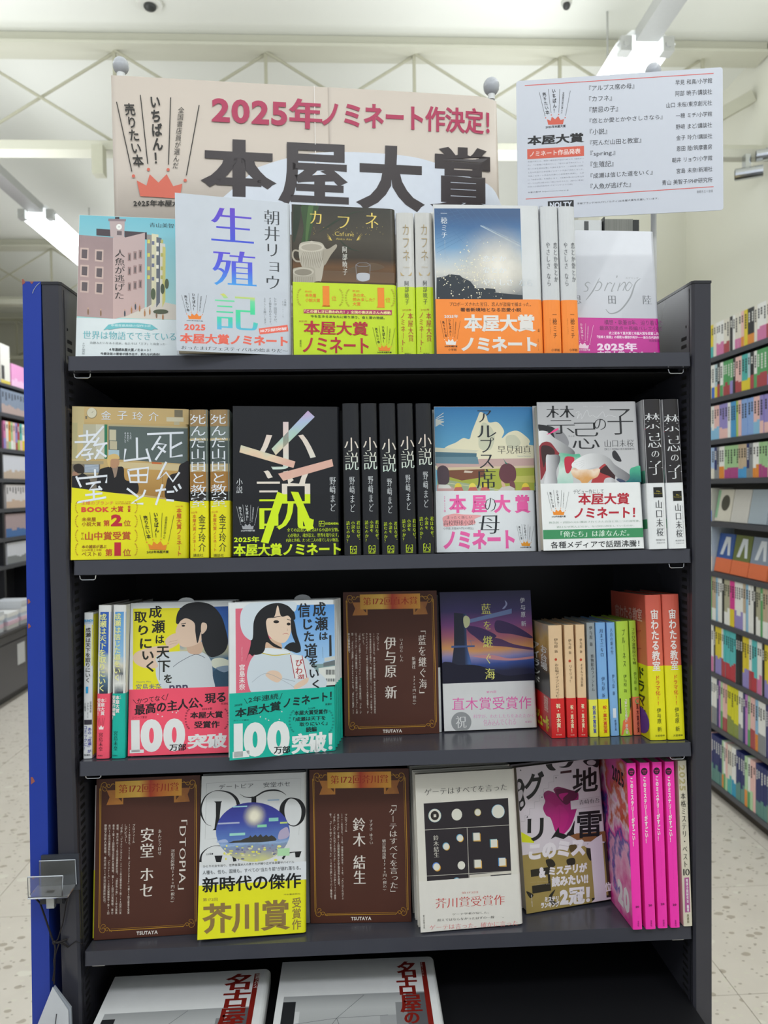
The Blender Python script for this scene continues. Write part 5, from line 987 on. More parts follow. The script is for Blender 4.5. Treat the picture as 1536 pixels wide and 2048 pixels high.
for x, y in ((840, 1230), (985, 1180), (1020, 1285), (800, 1210), (970, 1195), (935, 1190)): A.poly([(x + (9 if j % 2 == 0 else 4) * math.sin(j * math.pi / 5), y - (9 if j % 2 == 0 else 4) * math.cos(j * math.pi / 5)) for j in range(10)], wh)
A.done()
for j in range(3): face_book('book', ('first', 'second', 'rearmost')[j] + ' white-edged spare copy stacked behind the yellow and blue girl novel', G3, (2, .0555 + .0003 * j, .0138 + .0172 * (j + 1), .017, .0764, .001, .1268, .1885 - .0002 * j, .0003), .0155, '#dfe3e6', '#f4556e', .0812, r=.003)

b = face_book('book', 'novel with a drawn girl in a white hat with folded arms and a teal band', G3, F_['shinji'], .014, '#dfe3e6', '#12b29f', .0802, r=.003)
A = FA('shinji', b, KE); A.vmin = .0802; A.part('illustration')
A.poly([(163, 297), (560, 285), (560, 1160), (165, 1170)], '#dc6a80'); A.poly([(620, 265), (1195, 255), (1195, 1150), (620, 1150)], gmat([(0, '#dfe6e8'), (.35, '#9cc4ea'), (1, '#5b9be0')], .08, .18))
A.poly([(780, 880), (1195, 850), (1195, 1150), (780, 1150)], '#7f9a9c'); A.poly([(1010, 905), (1195, 880), (1195, 1080), (1020, 1080)], '#d9dcd8'); A.poly([(1060, 850), (1195, 820), (1195, 870), (1060, 890)], '#6b7478'); A.poly([(1070, 800), (1195, 780), (1195, 815), (1070, 840)], '#c9ccc8'); A.poly([(1118, 570), (1140, 568), (1145, 780), (1120, 785)], '#2a2c30')
for q in range(7): A.rect(1085 + q * 15, 920, 1094 + q * 15, 970, '#34383c')
for q in range(6): A.rect(1085 + q * 18, 1010, 1096 + q * 18, 1040, '#5c6266')
A.rect(1090, 1080, 1195, 1110, '#26282c'); A.line([(1050, 690), (1056, 800)], 2, '#4a5054')
A.sm([(285, 470), (330, 380), (360, 700), (340, 780), (300, 760), (270, 830), (320, 640)], hair)
A.sm([(600, 900), (660, 700), (760, 640), (830, 720), (790, 750), (700, 740)], hair)
A.sm([(290, 900), (340, 790), (450, 720), (640, 700), (770, 760), (880, 800), (960, 900), (1080, 1010), (1090, 1080), (1040, 1120), (900, 1130), (400, 1150), (320, 1150), (280, 1010)], '#cbd6e0')
A.poly([(725, 770), (840, 775), (890, 1005), (770, 1010)], '#e2e4e6'); A.line([(725, 770), (770, 1010)], 8, '#a83038'); A.line([(842, 775), (892, 1005)], 8, '#a83038'); A.T('びわ', 775, 815, 850, 962, '#b03a3c', v=1, w=.02); A.T('湖', 795, 970, 862, 1015, '#b03a3c', w=.02)
A.sm([(460, 600), (620, 640), (630, 720), (560, 740), (460, 730)], '#d4b298'); A.line([(430, 750), (560, 775), (720, 755)], 9, '#c9b83c', smooth=True); A.sm([(470, 700), (620, 712), (720, 750), (560, 765), (440, 745)], '#dfe6ec')
A.sm([(470, 330), (600, 260), (720, 330), (735, 450), (722, 560), (670, 640), (600, 640), (520, 590), (470, 500)], '#e6cdb8')
A.sm([(330, 500), (345, 380), (420, 290), (530, 235), (660, 240), (750, 310), (775, 400), (740, 410), (700, 370), (630, 375), (595, 265), (560, 380), (490, 400), (478, 470), (520, 620), (640, 700), (560, 690), (480, 640), (460, 720), (420, 760), (340, 760), (320, 640)], hair)
A.sm([(730, 400), (765, 430), (790, 560), (830, 690), (815, 740), (780, 660), (735, 540)], hair)
A.sm([(210, 420), (230, 310), (320, 240), (470, 222), (650, 222), (760, 232), (790, 260), (765, 330), (700, 270), (600, 240), (490, 262), (400, 330), (350, 430), (335, 610), (270, 590), (225, 520)], '#cfdae4')
A.ell(580, 432, 30, 16, '#2c2624', 12); A.ell(706, 455, 20, 15, '#2c2624', 12); A.line([(540, 390), (625, 375)], 7, hair, smooth=True); A.line([(690, 405), (735, 420)], 6, hair); A.line([(645, 560), (680, 550), (705, 560)], [3, 8, 3], '#c87a72', smooth=True); A.line([(690, 500), (700, 520), (688, 522)], 3, '#b8917c')
A.sm([(470, 970), (520, 930), (600, 940), (640, 1000), (600, 1050), (550, 1040), (500, 1010)], skin); A.sm([(760, 1090), (820, 1040), (905, 1000), (890, 1060), (780, 1120)], skin); A.line([(330, 1050), (480, 960), (700, 1060), (760, 1100)], 3, '#8b98a6', smooth=True); A.line([(640, 1010), (770, 1040)], 4, '#8b98a6')
A.vmin = .0003; A.part('lettering'); ik = '#23262c'
for ch, x0, y0, x1, y1 in (('成', 950, 235, 1085, 375), ('瀬', 970, 385, 1108, 520), ('は', 1018, 540, 1105, 615), ('信', 800, 245, 925, 385), ('じ', 855, 405, 950, 510), ('た', 862, 530, 965, 630), ('道', 865, 655, 1000, 800), ('を', 915, 805, 1000, 895), ('い', 918, 920, 1015, 1000), ('く', 945, 1025, 1020, 1108)): A.T(ch, x0, y0, x1, y1, ik, w=.03)
A.part('author_lettering'); A.T('宮島未奈', 196, 868, 260, 1128, '#f0ecec', v=1, w=.015, k=.0); A.T('Miyajima Mina', 222, 690, 232, 835, '#f0d8dc', v=2, res=1)
obi_art(A); bk = '#12282a'; wh = '#e4e8e8'
A.line([(250, 1220), (282, 1272)], 5, bk); A.line([(640, 1160), (612, 1228)], 5, bk); A.T('2年連続', 292, 1160, 600, 1264, bk, w=.005, k=-.14); A.T('2025年', 148, 1268, 232, 1300, bk, w=.005, k=-.1)
A.T('本屋大賞', 152, 1238, 630, 1422, bk, w=.035, k=-.18, res=3); A.T('ノミネート！', 650, 1135, 1145, 1314, bk, w=.035, k=-.17, res=3); A.T('シリーズ累計', 140, 1430, 298, 1452, bk, res=1, k=-.05); A.T('新潮社', 1080, 1262, 1145, 1280, bk, res=1)
A.T('2024年', 905, 1305, 978, 1320, bk, res=1); A.T('本屋大賞受賞作', 762, 1320, 1105, 1390, bk, w=.03, k=-.06); A.T('「成瀬は天下を', 752, 1388, 1082, 1452, bk, w=.025, k=-.06); A.T('取りにいく」', 815, 1444, 1100, 1502, bk, w=.025, k=-.06); A.T('続編', 880, 1508, 992, 1552, bk, w=.03); laurel(A, 715, 1335, 1160, 1560, '#0f8c80')
A.T('100', 140, 1440, 715, 1830, wh, w=.06, k=-.06, res=5); A.rect(128, 1770, 300, 1818, wh); A.T('突破！', 730, 1542, 1152, 1792, wh, w=.055, k=-.09, res=3); A.T('万部', 552, 1700, 722, 1785, bk, w=.03, k=-.05)
for x, y in ((470, 1425), (635, 1350), (670, 1480), (610, 1430), (415, 1405), (500, 1440)): A.poly([(x + (10 if j % 2 == 0 else 4) * math.sin(j * math.pi / 5), y - (10 if j % 2 == 0 else 4) * math.cos(j * math.pi / 5)) for j in range(10)], wh)
A.done()
cy_, sy_ = math.cos(.2423), math.sin(.2423)
for j in range(4):
    off = .0146 * (j + 1); sl = .0058 * (j + 1)
    face_book('book', ('first', 'second', 'third', 'rearmost')[j] + ' spare copy with teal band stacked behind the white-hat girl novel', G3, (2, .1853 - off * sy_ + sl * cy_, -.018 + off * cy_ + sl * sy_, .2423, .0, .0, .1321, .189 - .0004 * j, .0003), .0138, '#dfe3e6', '#12b29f', .0802, r=.003)
# shop stickers on the stack tops
for x, d, lab in ((.1235, .030, 'small round price sticker tab sticking up behind the yellow girl novel'), (.272, .040, 'small round price sticker tab sticking up behind the white-hat girl novel')):
    M = pose(2, x, d, 0, .08, 0, .1895); t = tag(MB().prism([(.011 * math.cos(a * math.pi / 8), .0065 * math.sin(a * math.pi / 8)) for a in range(9)], 0, .0005, axis='y').build('sticker_tab', mat('#b9bcc0', .15)), lab, 'sticker', 'sticker tabs on the stacks'); t.matrix_world = M

# --- award cards
gold_g = gmat([(0, '#d89a2c'), (.35, '#f0c050'), (.5, '#c03c1c'), (.62, '#d8742c'), (1, '#e8b03c')], .02, .115, axis=0, rough=.35)
gold_r = gmat([(0, '#b8742c'), (.5, '#dc9a3c'), (1, '#a0622a')], .02, .115, axis=0, nz=.5, nscale=60)
cardq = [(172.8, 96), (1362.6, 57.6), (1401.6, 1894), (177.9, 1930.9)]
def card(key, lab, prize, title, author, ruby, pub, cols, T_=.0025, tl=(1125, 572, 1240, 1370)):
    b = face_book('award_card', lab, 'brown award cards with gold frames', F_[key], T_, '#4f2a1e', None, 0, r=.0004, rough=.5, cat='card')
    for c in list(b.children):
        bpy.data.objects.remove(c)
    W, H = F_[key][6:8]; MB().box(0, W, 0, T_, 0, H).build('board', mat('#512c20', .5, noise=.08, scale=18), b)
    A = Art(b, Q_[key], W, H, (0, 0, 1), y0=-.00008); A.H = homography(cardq, [(0, H), (W, H), (W, 0), (0, 0)])
    A.part('gold_frame'); g = mat('#c99632', .35, .2, noise=0); g2 = mat('#7a4a20', .4, noise=0)
    A.line([(212, 200), (222, 600), (228, 1100), (232, 1790)], 8, g); A.line([(228, 205), (238, 1100), (246, 1750)], 3, g); A.line([(1318, 165), (1345, 1000), (1362, 1750)], 8, g); A.line([(1302, 170), (1345, 1720)], 3, g)
    A.line([(350, 1828), (1218, 1802)], 8, g); A.line([(370, 1808), (1215, 1784)], 3, g); A.line([(340, 152), (390, 152)], 5, g); A.line([(1150, 140), (1210, 138)], 5, g)
    def scroll(cx, cy, sx_, sy_):
        P = lambda pts: [(cx + sx_ * x, cy + sy_ * y) for x, y in pts]
        A.line(P([(-45, 45), (-42, 0), (-30, -35), (0, -48), (22, -30), (18, 0), (-4, 8), (-14, -8)]), 5, g, smooth=True); A.line(P([(100, -38), (80, -20), (60, 5), (35, 5), (30, -18), (48, -28), (60, -14)]), 5, g, smooth=True); A.line(P([(-30, -10), (-20, 35), (10, 50), (28, 28), (8, 18)]), 4, g, smooth=True)
    scroll(265, 180, 1, 1); scroll(1270, 160, -1, 1); scroll(280, 1800, 1, -1); scroll(1305, 1770, -1, -1)
    A.part('gold_ribbon'); A.poly([(290, 222), (480, 218), (482, 380), (290, 388), (325, 300)], gold_r); A.poly([(1062, 205), (1252, 198), (1222, 275), (1250, 358), (1066, 366)], gold_r); A.poly([(425, 310), (465, 308), (465, 352)], '#5a3014'); A.poly([(1090, 292), (1125, 290), (1090, 335)], '#5a3014'); A.poly([(385, 122), (1150, 97), (1153, 288), (390, 310)], gold_g)
    A.part('lettering'); rd = '#b8361c'; wh = '#e6ded6'
    A.T('第172回' + prize, 425, 138, 1118, 255, rd, mi=1, w=.012, k=-.03)
    A.part('title_lettering'); A.T(title, *tl, wh, v=2, mi=1, w=.005)
    A.part('author_lettering')
    A.T(author, 688, 655, 852, 1440 if len(author) > 3 else 1440, wh, v=1, mi=1, w=.015, res=3); A.T(ruby, 890, 675, 935, 965, wh, v=1, mi=1, res=1)
    A.part('publisher_lettering'); A.T(pub, 1044, 905, 1092, 1058 + (80 if len(pub) > 3 else 0), wh, v=1, mi=1, res=1); A.T('1760円(税込)', 1048, 1150, 1102, 1515, wh, v=1, mi=1, res=1)
    A.part('profile_lettering')
    for i, t_ in enumerate(cols):
        x = 612 - i * 46; n = len(t_); A.T(t_, x - 17, 608, x + 14, 608 + min(1030, 36 * n), '#e2d6cc', v=1, w=.006, res=1)
    A.part('shop_lettering'); A.T('TSUTAYA', 668, 1838, 915, 1888, '#ece6e0', w=.035, k=-.03); A.done(); return b
card('card1', 'brown award card with gold ribbon between the teal-band novels and the lighthouse novel', '直木賞', '「藍を継ぐ海」', '伊与原 新', 'いよはら しん', '新潮社',
     ['プロフィール', '1972年生まれ。神戸大学理学部卒、東京大学大学院理学系研究', '科で地球惑星科学を専攻し、博士課程修了。2010年『お台場アイ', 'ランドベイビー』で第30回横溝正史ミステリ大賞を受賞し、デ', 'ビュー。', '〈作品〉『お台場アイランドベイビー』2010年角川書店刊。『プチ・プ', 'ロフェスール』11年角川書店刊（14年文庫化時に『リケジョ！』と改', '題）。『オオルリ流星群』22年KADOKAWA刊。『宙わたる教室』23', '年文藝春秋刊。'])
b = face_book('book', 'dark book with a white band hidden behind the brown card on the third shelf', G3, (2, .3262, .0880, .018, .0093, 0, .1315, .188, 0), .016, '#1c1c26', '#dfe2e4', .088, r=.003)
card('card2', 'brown award card with gold ribbon leftmost on the fourth shelf', '芥川賞', '「DTOPIA」', '安堂 ホセ', 'あんどうほせ', '河出書房新社',
     ['プロフィール', '1994年生まれ。2022年「ジャクソンひとり」で第59回文藝賞を受賞', 'しデビュー。', '〈作品〉「ジャクソンひとり」2022年文藝冬季号=第168回芥川賞', '候補、単行本は22年河出書房新社刊。「迷彩色の男」23年文藝秋', '季号=第45回野間文芸新人賞候補、第170回芥川賞候補、単行', '本は23年河出書房新社刊。「DTOPIA」24年文藝秋季号=第46回', '野間文芸新人賞候補、単行本は24年河出書房新社刊。'])
b = face_book('book', 'yellow-edged book hidden behind the leftmost brown card on the fourth shelf', G4, (3, .0000, .030, .0595, .0195, -.01, .1335, .190, 0.0), .016, '#cfc7c0', '#dcd61c', .084, r=.003)
card('card3', 'brown award card with gold ribbon between the blue-globe cover and the cream geometric cover', '芥川賞', '「ゲーテはすべてを言った」', '鈴木 結生', 'すずき ゆうい', '朝日新聞出版',
     ['プロフィール', '2001年生まれ。24年、西南学院大学卒。24年、「人にはどれほどの', '本がいるか」で第10回林芙美子文学賞佳作を受賞。', '〈作品〉「人にはどれほどの本がいるか」2024年小説トリッパー春季', '号。「ゲーテはすべてを言った」24年小説トリッパー秋季号。'], tl=(1125, 500, 1240, 1530))
b = face_book('book', 'pale book hidden behind the middle brown card on the fourth shelf', G4, (3, .2765, .0500, -.03, .0094, 0, .1290, .19, 0.0), .016, '#cfcac0', '#d8d2c8', .08, r=.003)

# --- lighthouse novel
b = face_book('book', 'purple sunset novel with a lighthouse picture and white band, third shelf', G3, F_['ai'], .018, '#1c1a3a', '#e2e2e2', .0640, r=.004)
A = FA('ai', b, KF); A.vmin = .0640; A.part('illustration')
A.rect(762, 85, 1475, 800, gmat([(0, '#191636'), (.12, '#1c1c40'), (.2, '#2f4a94'), (.28, '#8a86b8'), (.36, '#e0a060'), (.5, '#c06a86'), (.62, '#8a4a92'), (.78, '#3f3372'), (1, '#26244e')],   .064, .190, nz=.16, nscale=12))
A.sm([(1180, 300), (1300, 330), (1430, 410), (1430, 430), (1300, 400), (1180, 380)], '#4a3468'); A.sm([(990, 380), (1100, 420), (1200, 430), (1300, 470), (1440, 500), (1440, 515), (1250, 490), (1100, 470)], '#5c3c6a'); A.sm([(960, 340), (1060, 350), (1180, 410), (1100, 440), (1000, 400)], '#4a356c')
A.sm([(1010, 560), (1150, 550), (1280, 575), (1450, 560), (1450, 575), (1250, 590)], '#c88a90')
A.poly([(980, 290), (1290, 215), (1290, 250), (985, 315)], '#7d92c8'); A.poly([(870, 240), (960, 250), (960, 350), (965, 480), (1000, 620), (850, 640), (870, 480)], gmat([(0, '#1b2038'), (.5, '#1e2440'), (.75, '#3f62a0'), (1, '#33488a')], .018, .046, 0)); A.sm([(940, 275), (960, 262), (985, 285), (982, 330), (955, 352), (940, 320)], '#e4e8b8')
A.poly([(850, 480), (1022, 478), (1022, 490), (850, 496)], '#4a6298'); A.line([(990, 440), (1000, 480)], 3, '#7a8ab0'); A.line([(972, 445), (1020, 445)], 3, '#7a8ab0')
A.sm([(775, 620), (840, 600), (900, 620), (1000, 620), (1100, 640), (1250, 700), (1460, 690), (1470, 800), (775, 800)], '#15142c')
A.sm([(1240, 155), (1258, 180), (1240, 212), (1222, 214), (1245, 185)], '#a8b0dc')
A.vmin = .0003; A.part('lettering'); yl = '#ecea7c'
for ch, x0, y0, x1, y1 in (('藍', 1068, 178, 1142, 250), ('を', 1085, 305, 1142, 362), ('継', 1080, 410, 1155, 492), ('ぐ', 1105, 540, 1142, 612), ('海', 1095, 648, 1172, 726)): A.T(ch, x0, y0, x1, y1, yl, mi=1, w=.01)
A.part('author_lettering')
for ch, x0, y0, x1, y1 in (('伊', 1348, 138, 1384, 176), ('与', 1352, 190, 1388, 226), ('原', 1355, 240, 1390, 278), ('新', 1358, 305, 1395, 343)): A.T(ch, x0, y0, x1, y1, '#e2e4ee', w=.01)
obi_art(A); pk = '#ee62b4'; A.T('第172回', 1108, 812, 1178, 826, pk, res=1); A.T('直木賞受賞作', 855, 850, 1435, 955, pk, w=.0, k=-.02, res=3); A.T('科学が、わたしたちをあたたかく', 1012, 978, 1455, 1015, '#e8a0cc', mi=1, k=-.02); A.T('包み込んでくれる', 1085, 1022, 1325, 1060, '#e8a0cc', mi=1); A.T('新潮社', 1392, 1032, 1440, 1045, '#d890bc', res=1)
A.ell(922, 1042, 75, 75, '#9a9c9e', 32); A.T('祝', 880, 1000, 962, 1085, '#e6e6e6', mi=1, w=.005); A.done()

# --- the row of paperbacks
PB = [('A', 'お台場アイランドベイビー', '#e5c49c', '#d62a2a', .0515, 'tan spine with red band at the left end, its photo cover showing', 240, 375), ('B', 'リケジョ！', '#e5c49c', '#d62a2a', .0515, 'tan spine with red band, middle of the three tan paperbacks', 360, 470), ('C', 'オオルリ流星群', '#e5c49c', '#d62a2a', .0515, 'tan spine with red band beside the grey paperback', 452, 555)]
for key, ti, c, oc, oh, lab, x0, x1 in PB:
    b = spine_book('paperback', lab, 'small paperbacks on the third shelf', S_[key], .103, c if key != 'A' else '#e5c49c', oc, oh, bulge=.0012)
    sh = (SQ_[key][0] - SQ_['A'][0]) * 1.0; A = SA(key, b, (0, 0, 1), .0012); A.part('lettering'); tl, tr, bl, br, yt, yb = SQ_[key]; w_ = tr - tl
    def V(t_, f0, f1, y0, y1, m, **kw):
        k0 = (y0 - yt) / (yb - yt); k1 = (y1 - yt) / (yb - yt); xa = tl + (bl - tl) * k0; xb = tl + (bl - tl) * k1; A.T(t_, xa + w_ * f0, y0, xb + (br - bl) * f1, y1, m, v=1, **kw)
    V('伊与原 新', .38, .62, 1276, 1304, '#4c3a28', mi=1); V(ti, .38, .64, 1325, 1325 + 5.6 * len(ti) + 6, '#4c3a28', mi=1); A.ell(tl + (bl - tl) * .29 + w_ * .48, 1317, 2.6, 2.6, '#c0442c', 12)
    obi_art(A); A.T('祝・直木賞！', bl + (br - bl) * .3 - 1, 1405, bl + (br - bl) * .68, 1464, '#f4e9c0', v=1, w=.035); A.T('角川文庫', bl + (br - bl) * .3, 1468, bl + (br - bl) * .7, 1471, '#f4d8c8', res=1); A.done()
# the photo cover of the first paperback (left face)
bA = [o for o in bpy.data.objects if o.get('label') == PB[0][5]][0]
MB().box(-.0004, -.0001, .002, .1025, .0515, .147).build('cover_photo', gmat([(0, '#3a3a3a'), (.35, '#55504a'), (.55, '#b98a3c'), (.8, '#e0c078'), (1, '#c8b8a0')], .0515, .147, nz=.5, nscale=40), bA)
def side_text(root, t_, y0, y1, z0, z1, m, v=1, w=.03):
    V_, F2 = layout(t_, w, v, 0, 2); lo = V_.min(0); hi = V_.max(0); Q = (V_ - lo) / (hi - lo)
    return link('side_lettering', [(-.0006, y0 + (1 - a) * (y1 - y0), z0 + b_ * (z1 - z0)) for a, b_ in Q], [tuple(f) for f in F2], mat(m, noise=0), root)
side_text(bA, 'お台場', .010, .045, .085, .118, '#efeee8'); side_text(bA, 'アイランド', .050, .085, .060, .118, '#efeee8'); side_text(bA, '横溝賞受賞の', .010, .035, .030, .050, '#f4c8b8'); side_text(bA, 'デビュー作', .012, .090, .004, .026, '#e8e03c', v=0, w=.05)
small = [('D', '#98a0a4', '#ecea5a', .0485, '博物館のファントム', '祝直木賞受賞', '#3a4cb0', 'grey spine with pale yellow band among the small paperbacks'), ('E', '#7fb0e4', '#efe21c', .0490, '月まで三キロ', '祝・直木賞受賞', '#d8442c', 'blue spine with a bright yellow band among the small paperbacks'), ('F', '#86b6e8', None, 0, '八月の銀の雪', '', '', 'plain blue spine without a band among the small paperbacks'),
         ('G', '#b6d848', None, 0, 'プルーネス', '', '', 'lime spine with a black and orange foot'), ('H', '#b6d848', '#f07a5c', .0500, 'フクロウ准教授の午睡', '直木賞受賞', '#6a2420', 'narrow lime spine with coral foot beside the tall orange-red book')]
for key, c, oc, oh, ti, bt, bc, lab in small:
    b = spine_book('paperback', lab, 'small paperbacks on the third shelf', S_[key], .103, c, oc, oh, bulge=.001)
    A = SA(key, b, (0, 0, 1), .001); A.part('lettering'); tl, tr, bl, br, yt, yb = SQ_[key]; w_ = tr - tl
    def V(t_, f0, f1, y0, y1, m, **kw):
        k0 = (y0 - yt) / (yb - yt); k1 = (y1 - yt) / (yb - yt); xa = tl + (bl - tl) * k0; xb = tl + (bl - tl) * k1; A.T(t_, xa + w_ * f0, y0, xb + (br - bl) * f1, y1, m, v=1, **kw)
    if key == 'D': V('伊与原 新', .3, .62, 1252, 1290, '#2c3034', mi=1); V(ti, .35, .7, 1306, 1378, '#2c3034', mi=1)
    elif key == 'G': V(ti, .42, .66, 1258, 1330, '#3a4c20', mi=1); V('伊与原 新', .42, .66, 1346, 1382, '#3a4c20', mi=1)
    elif key == 'H': V(ti, .25, .75, 1258, 1330, '#3a4c20', mi=1); V('伊与原 新', .3, .7, 1345, 1382, '#3a4c20', mi=1)
    else: V(ti, .36, .68, 1258, 1310, '#2a3c5c', mi=1); V('伊与原 新', .38, .68, 1350, 1392, '#2a3c5c', mi=1)
    obi_art(A)
    if bt: A.T(bt, bl + (br - bl) * .3 - 1, 1408, bl + (br - bl) * .78, 1466, bc, v=1, w=.015)
    if key == 'F': A.T('新潮文庫', bl + (br - bl) * .38, 1440, bl + (br - bl) * .68, 1462, '#2a3c5c', v=1, res=1); A.uvrect(.0035, .0235, .0078, .036, '#e0e6ee')
    if key == 'G':
        w2 = b['w']; A.uvrect(.0004, .0290, w2 - .0004, .0490, '#171512'); A.poly([(bl + 1, yb - 1), (br - 1, yb - 1), (br - 2, yb - 62), (br - 8, yb - 40), (bl + 5, yb - 32)], '#f07a50'); A.T('『宙わたる教室』原作者', bl + 7, 1396, bl + 16, 1468, '#f0e4d4', v=1, w=.02)
    if key == 'H': A.ell(bl + 7, 1403, 5, 6, '#4cae6c', 14)
    A.done()
for i, key in enumerate(('I', 'J')):
    b = spine_book('book', ('tall orange-red book with a yellow band, its cover showing at left', 'tall orange-red spine with a yellow band next to the right upright')[i], G3, S_[key], .128, gmat([(0, '#e07058'), (1, '#cf5c4c')], .09, .19), '#e6e01c', .0945, bulge=.0022)
    A = SA(key, b, (1040 + (0, 36)[i], 1160, 380 / 1536), .0022); A.part('lettering'); A.T('宙わたる教室', 1052, 235, 1140, 718, '#efe6e2', v=1, w=.03)
    obi_art(A); A.T('ドラマ化!!', 1092, 758, 1140, 1000, '#d8542c', v=1, w=.01); A.T('伊与原 新', 1105, 1025, 1150, 1225, '#34361c', v=1, w=.0); A.T('文藝春秋', 1092, 1250, 1178, 1268, '#6a6c20', res=1); A.done()
    if i == 0:
        side_text(b, '宙わたる教室', .012, .110, .150, .168, '#e8b0a4', v=0); side_text(b, 'ドラマ化', .012, .034, .022, .090, '#26281c', v=1)
        MB().prism([(.030 + .028 * math.cos(a * math.pi / 10), .020 + .017 * math.sin(a * math.pi / 10)) for a in range(20)], -.0007, -.0004, axis='x').build('round_seal', mat('#5a3ea0', .4), b)
    for z in (.135, .112): MB().tube([(-.0006, .12, z), (-.0006, .09, z - .004), (-.0006, .05, z), (-.0006, .02, z + .003)], .0005, 5).build('brush_stroke', mat('#b04a44', .4), b)

# ================================================================== FOURTH SHELF
KT = (380, 1540, 250 / 1463)
b = face_book('book', 'white novel with black ornate letters around a blue globe picture and yellow band', G4, F_['dtopia'], .018, '#dcdedf', '#e9e61a', .0632, r=.005)
A = FA('dtopia', b, KT); A.part('illustration'); ik = '#141416'; th = mat('#8d9094', noise=0)
A.uvrect(.0001, .0632, .1354, .0850, '#dfe3e8')
A.line([(215, 180), (1300, 118), (1278, 770)], 2, th); A.line([(215, 180), (190, 825), (330, 815)], 2, th)
A.line([(265, 672), (200, 640), (150, 540), (150, 440), (200, 330), (290, 272), (380, 265), (480, 290), (550, 350), (580, 430), (575, 480)], [3, 6, 22, 20, 12, 5, 10, 22, 34, 42, 36], ik, smooth=True); A.poly([(298, 388), (390, 385), (378, 405), (362, 560), (355, 700), (372, 718), (278, 720), (300, 700), (318, 560), (318, 405)], ik)
A.line([(595, 300), (660, 335), (760, 335), (880, 270), (1000, 255), (1080, 275), (1130, 312)], [2, 8, 14, 18, 20, 10, 3], ik, smooth=True); A.poly([(730, 330), (785, 330), (785, 420), (728, 420)], ik)
A.poly(spline([(1200, 340), (1300, 370), (1355, 470), (1330, 600), (1240, 670), (1150, 650), (1060, 560), (1060, 440), (1120, 360)]), ik); A.poly(spline([(1195, 350), (1260, 385), (1305, 470), (1295, 590), (1235, 658), (1160, 640), (1115, 540), (1115, 440), (1150, 370)]), '#dcdedf')
A.line([(135, 1090), (150, 1000), (220, 930), (320, 898), (430, 920), (510, 1000), (535, 1080)], [26, 18, 6, 5, 12, 34, 40], ik, smooth=True); A.poly([(298, 1015), (392, 1012), (372, 1090), (318, 1090)], ik); A.poly([(695, 995), (790, 992), (772, 1075), (718, 1075)], ik)
A.line([(1090, 1050), (1150, 985), (1300, 962)], [30, 14, 6], ik, smooth=True); A.poly([(1232, 975), (1310, 958), (1285, 1030), (1240, 1032)], ik)
gl_ = gmat([(0, '#d8d870'), (.12, '#c9c890'), (.24, '#8f93a8'), (.31, '#8098b8'), (.34, '#9ab4d8'), (.42, '#5a7cc0'), (.7, '#3c46a4'), (1, '#2f2f8c')], .083, .162, nz=.14, nscale=60)
A.vmin = .0845; cx, cy, r1, r2 = 745, 740, 428, 345
A.poly([(cx + r1 * math.cos(2 * math.pi * i / 48), cy + r2 * math.sin(2 * math.pi * i / 48)) for i in range(48)], gl_)
gx, gz = A.P(765, 550); A.ell(765, 550, 190, 185, glow('#f6f0da', gx, gz, .017, 1.2), 32)
A.poly([(455, 868), (520, 842), (600, 835), (660, 810), (700, 800), (715, 775), (735, 800), (775, 770), (800, 795), (835, 762), (860, 795), (900, 770), (925, 792), (960, 775), (990, 790), (1020, 820), (1010, 838), (820, 858), (600, 862)], '#3c3a34'); A.sm([(1040, 820), (1050, 740), (1090, 700), (1140, 680), (1160, 720), (1168, 770), (1130, 810)], '#b8acc8'); A.sm([(325, 860), (360, 835), (430, 825), (450, 860)], '#a8b8dc')
rg = random.Random(4)
for i in range(46): x = rg.uniform(400, 1080); y = rg.uniform(890, 1070); A.ell(x, y, rg.uniform(8, 26), rg.uniform(5, 15), rg.choice(['#e4e062', '#f0ec8c', '#8a84a0', '#d8d6b4', '#6c7090']), 8); A.n -= .7
for x0, y0, x1, y1, c in ((930, 575, 1040, 610, '#8fd0c4'), (1060, 622, 1145, 637, '#c8e07c'), (797, 655, 905, 680, '#8fd8b0'), (515, 442, 680, 448, '#a8dce4'), (475, 755, 655, 775, '#a0dcd0'), (340, 635, 590, 640, '#b4bcd8'), (1030, 930, 1170, 1010, '#b4e0b0'), (915, 365, 1050, 372, '#9ab4d0')): A.rect(x0, y0, x1, y1, c)
A.vmin = .0003; A.part('lettering'); A.T('デートピア', 358, 174, 752, 248, '#33363a', k=-.05, w=-.005); A.T('安堂ホセ', 868, 152, 1172, 225, '#33363a', k=-.05, w=-.005); A.T('223頁●', 203, 985, 282, 1005, '#33363a', res=1)
obi_art(A); A.T('ひとりの女を巡り、世界各国10人の男たちが繰り広げる恋愛サバイバル', 165, 1068, 1225, 1156, '#35383c', k=-.055); A.T('人種も、性も、国境も。すべての“当たり前”が崩れ落ちる。', 158, 1126, 1300, 1236, '#35383c', k=-.055); A.T('新時代の傑作', 152, 1205, 1305, 1450, '#111114', w=.025, k=-.055, res=3)
br_ = mat('#8f7440', .4, noise=0); A.T('河出書房新社', 1102, 1448, 1298, 1475, '#7a6a30', k=-.055, res=1); A.T('第172回', 160, 1505, 332, 1548, br_, k=-.03); A.T('芥川賞', 150, 1520, 1180, 1940, br_, w=.035, k=-.055, res=3)
A.T('受賞作', 1200, 1505, 1308, 1875, br_, v=1, w=.01); A.done()

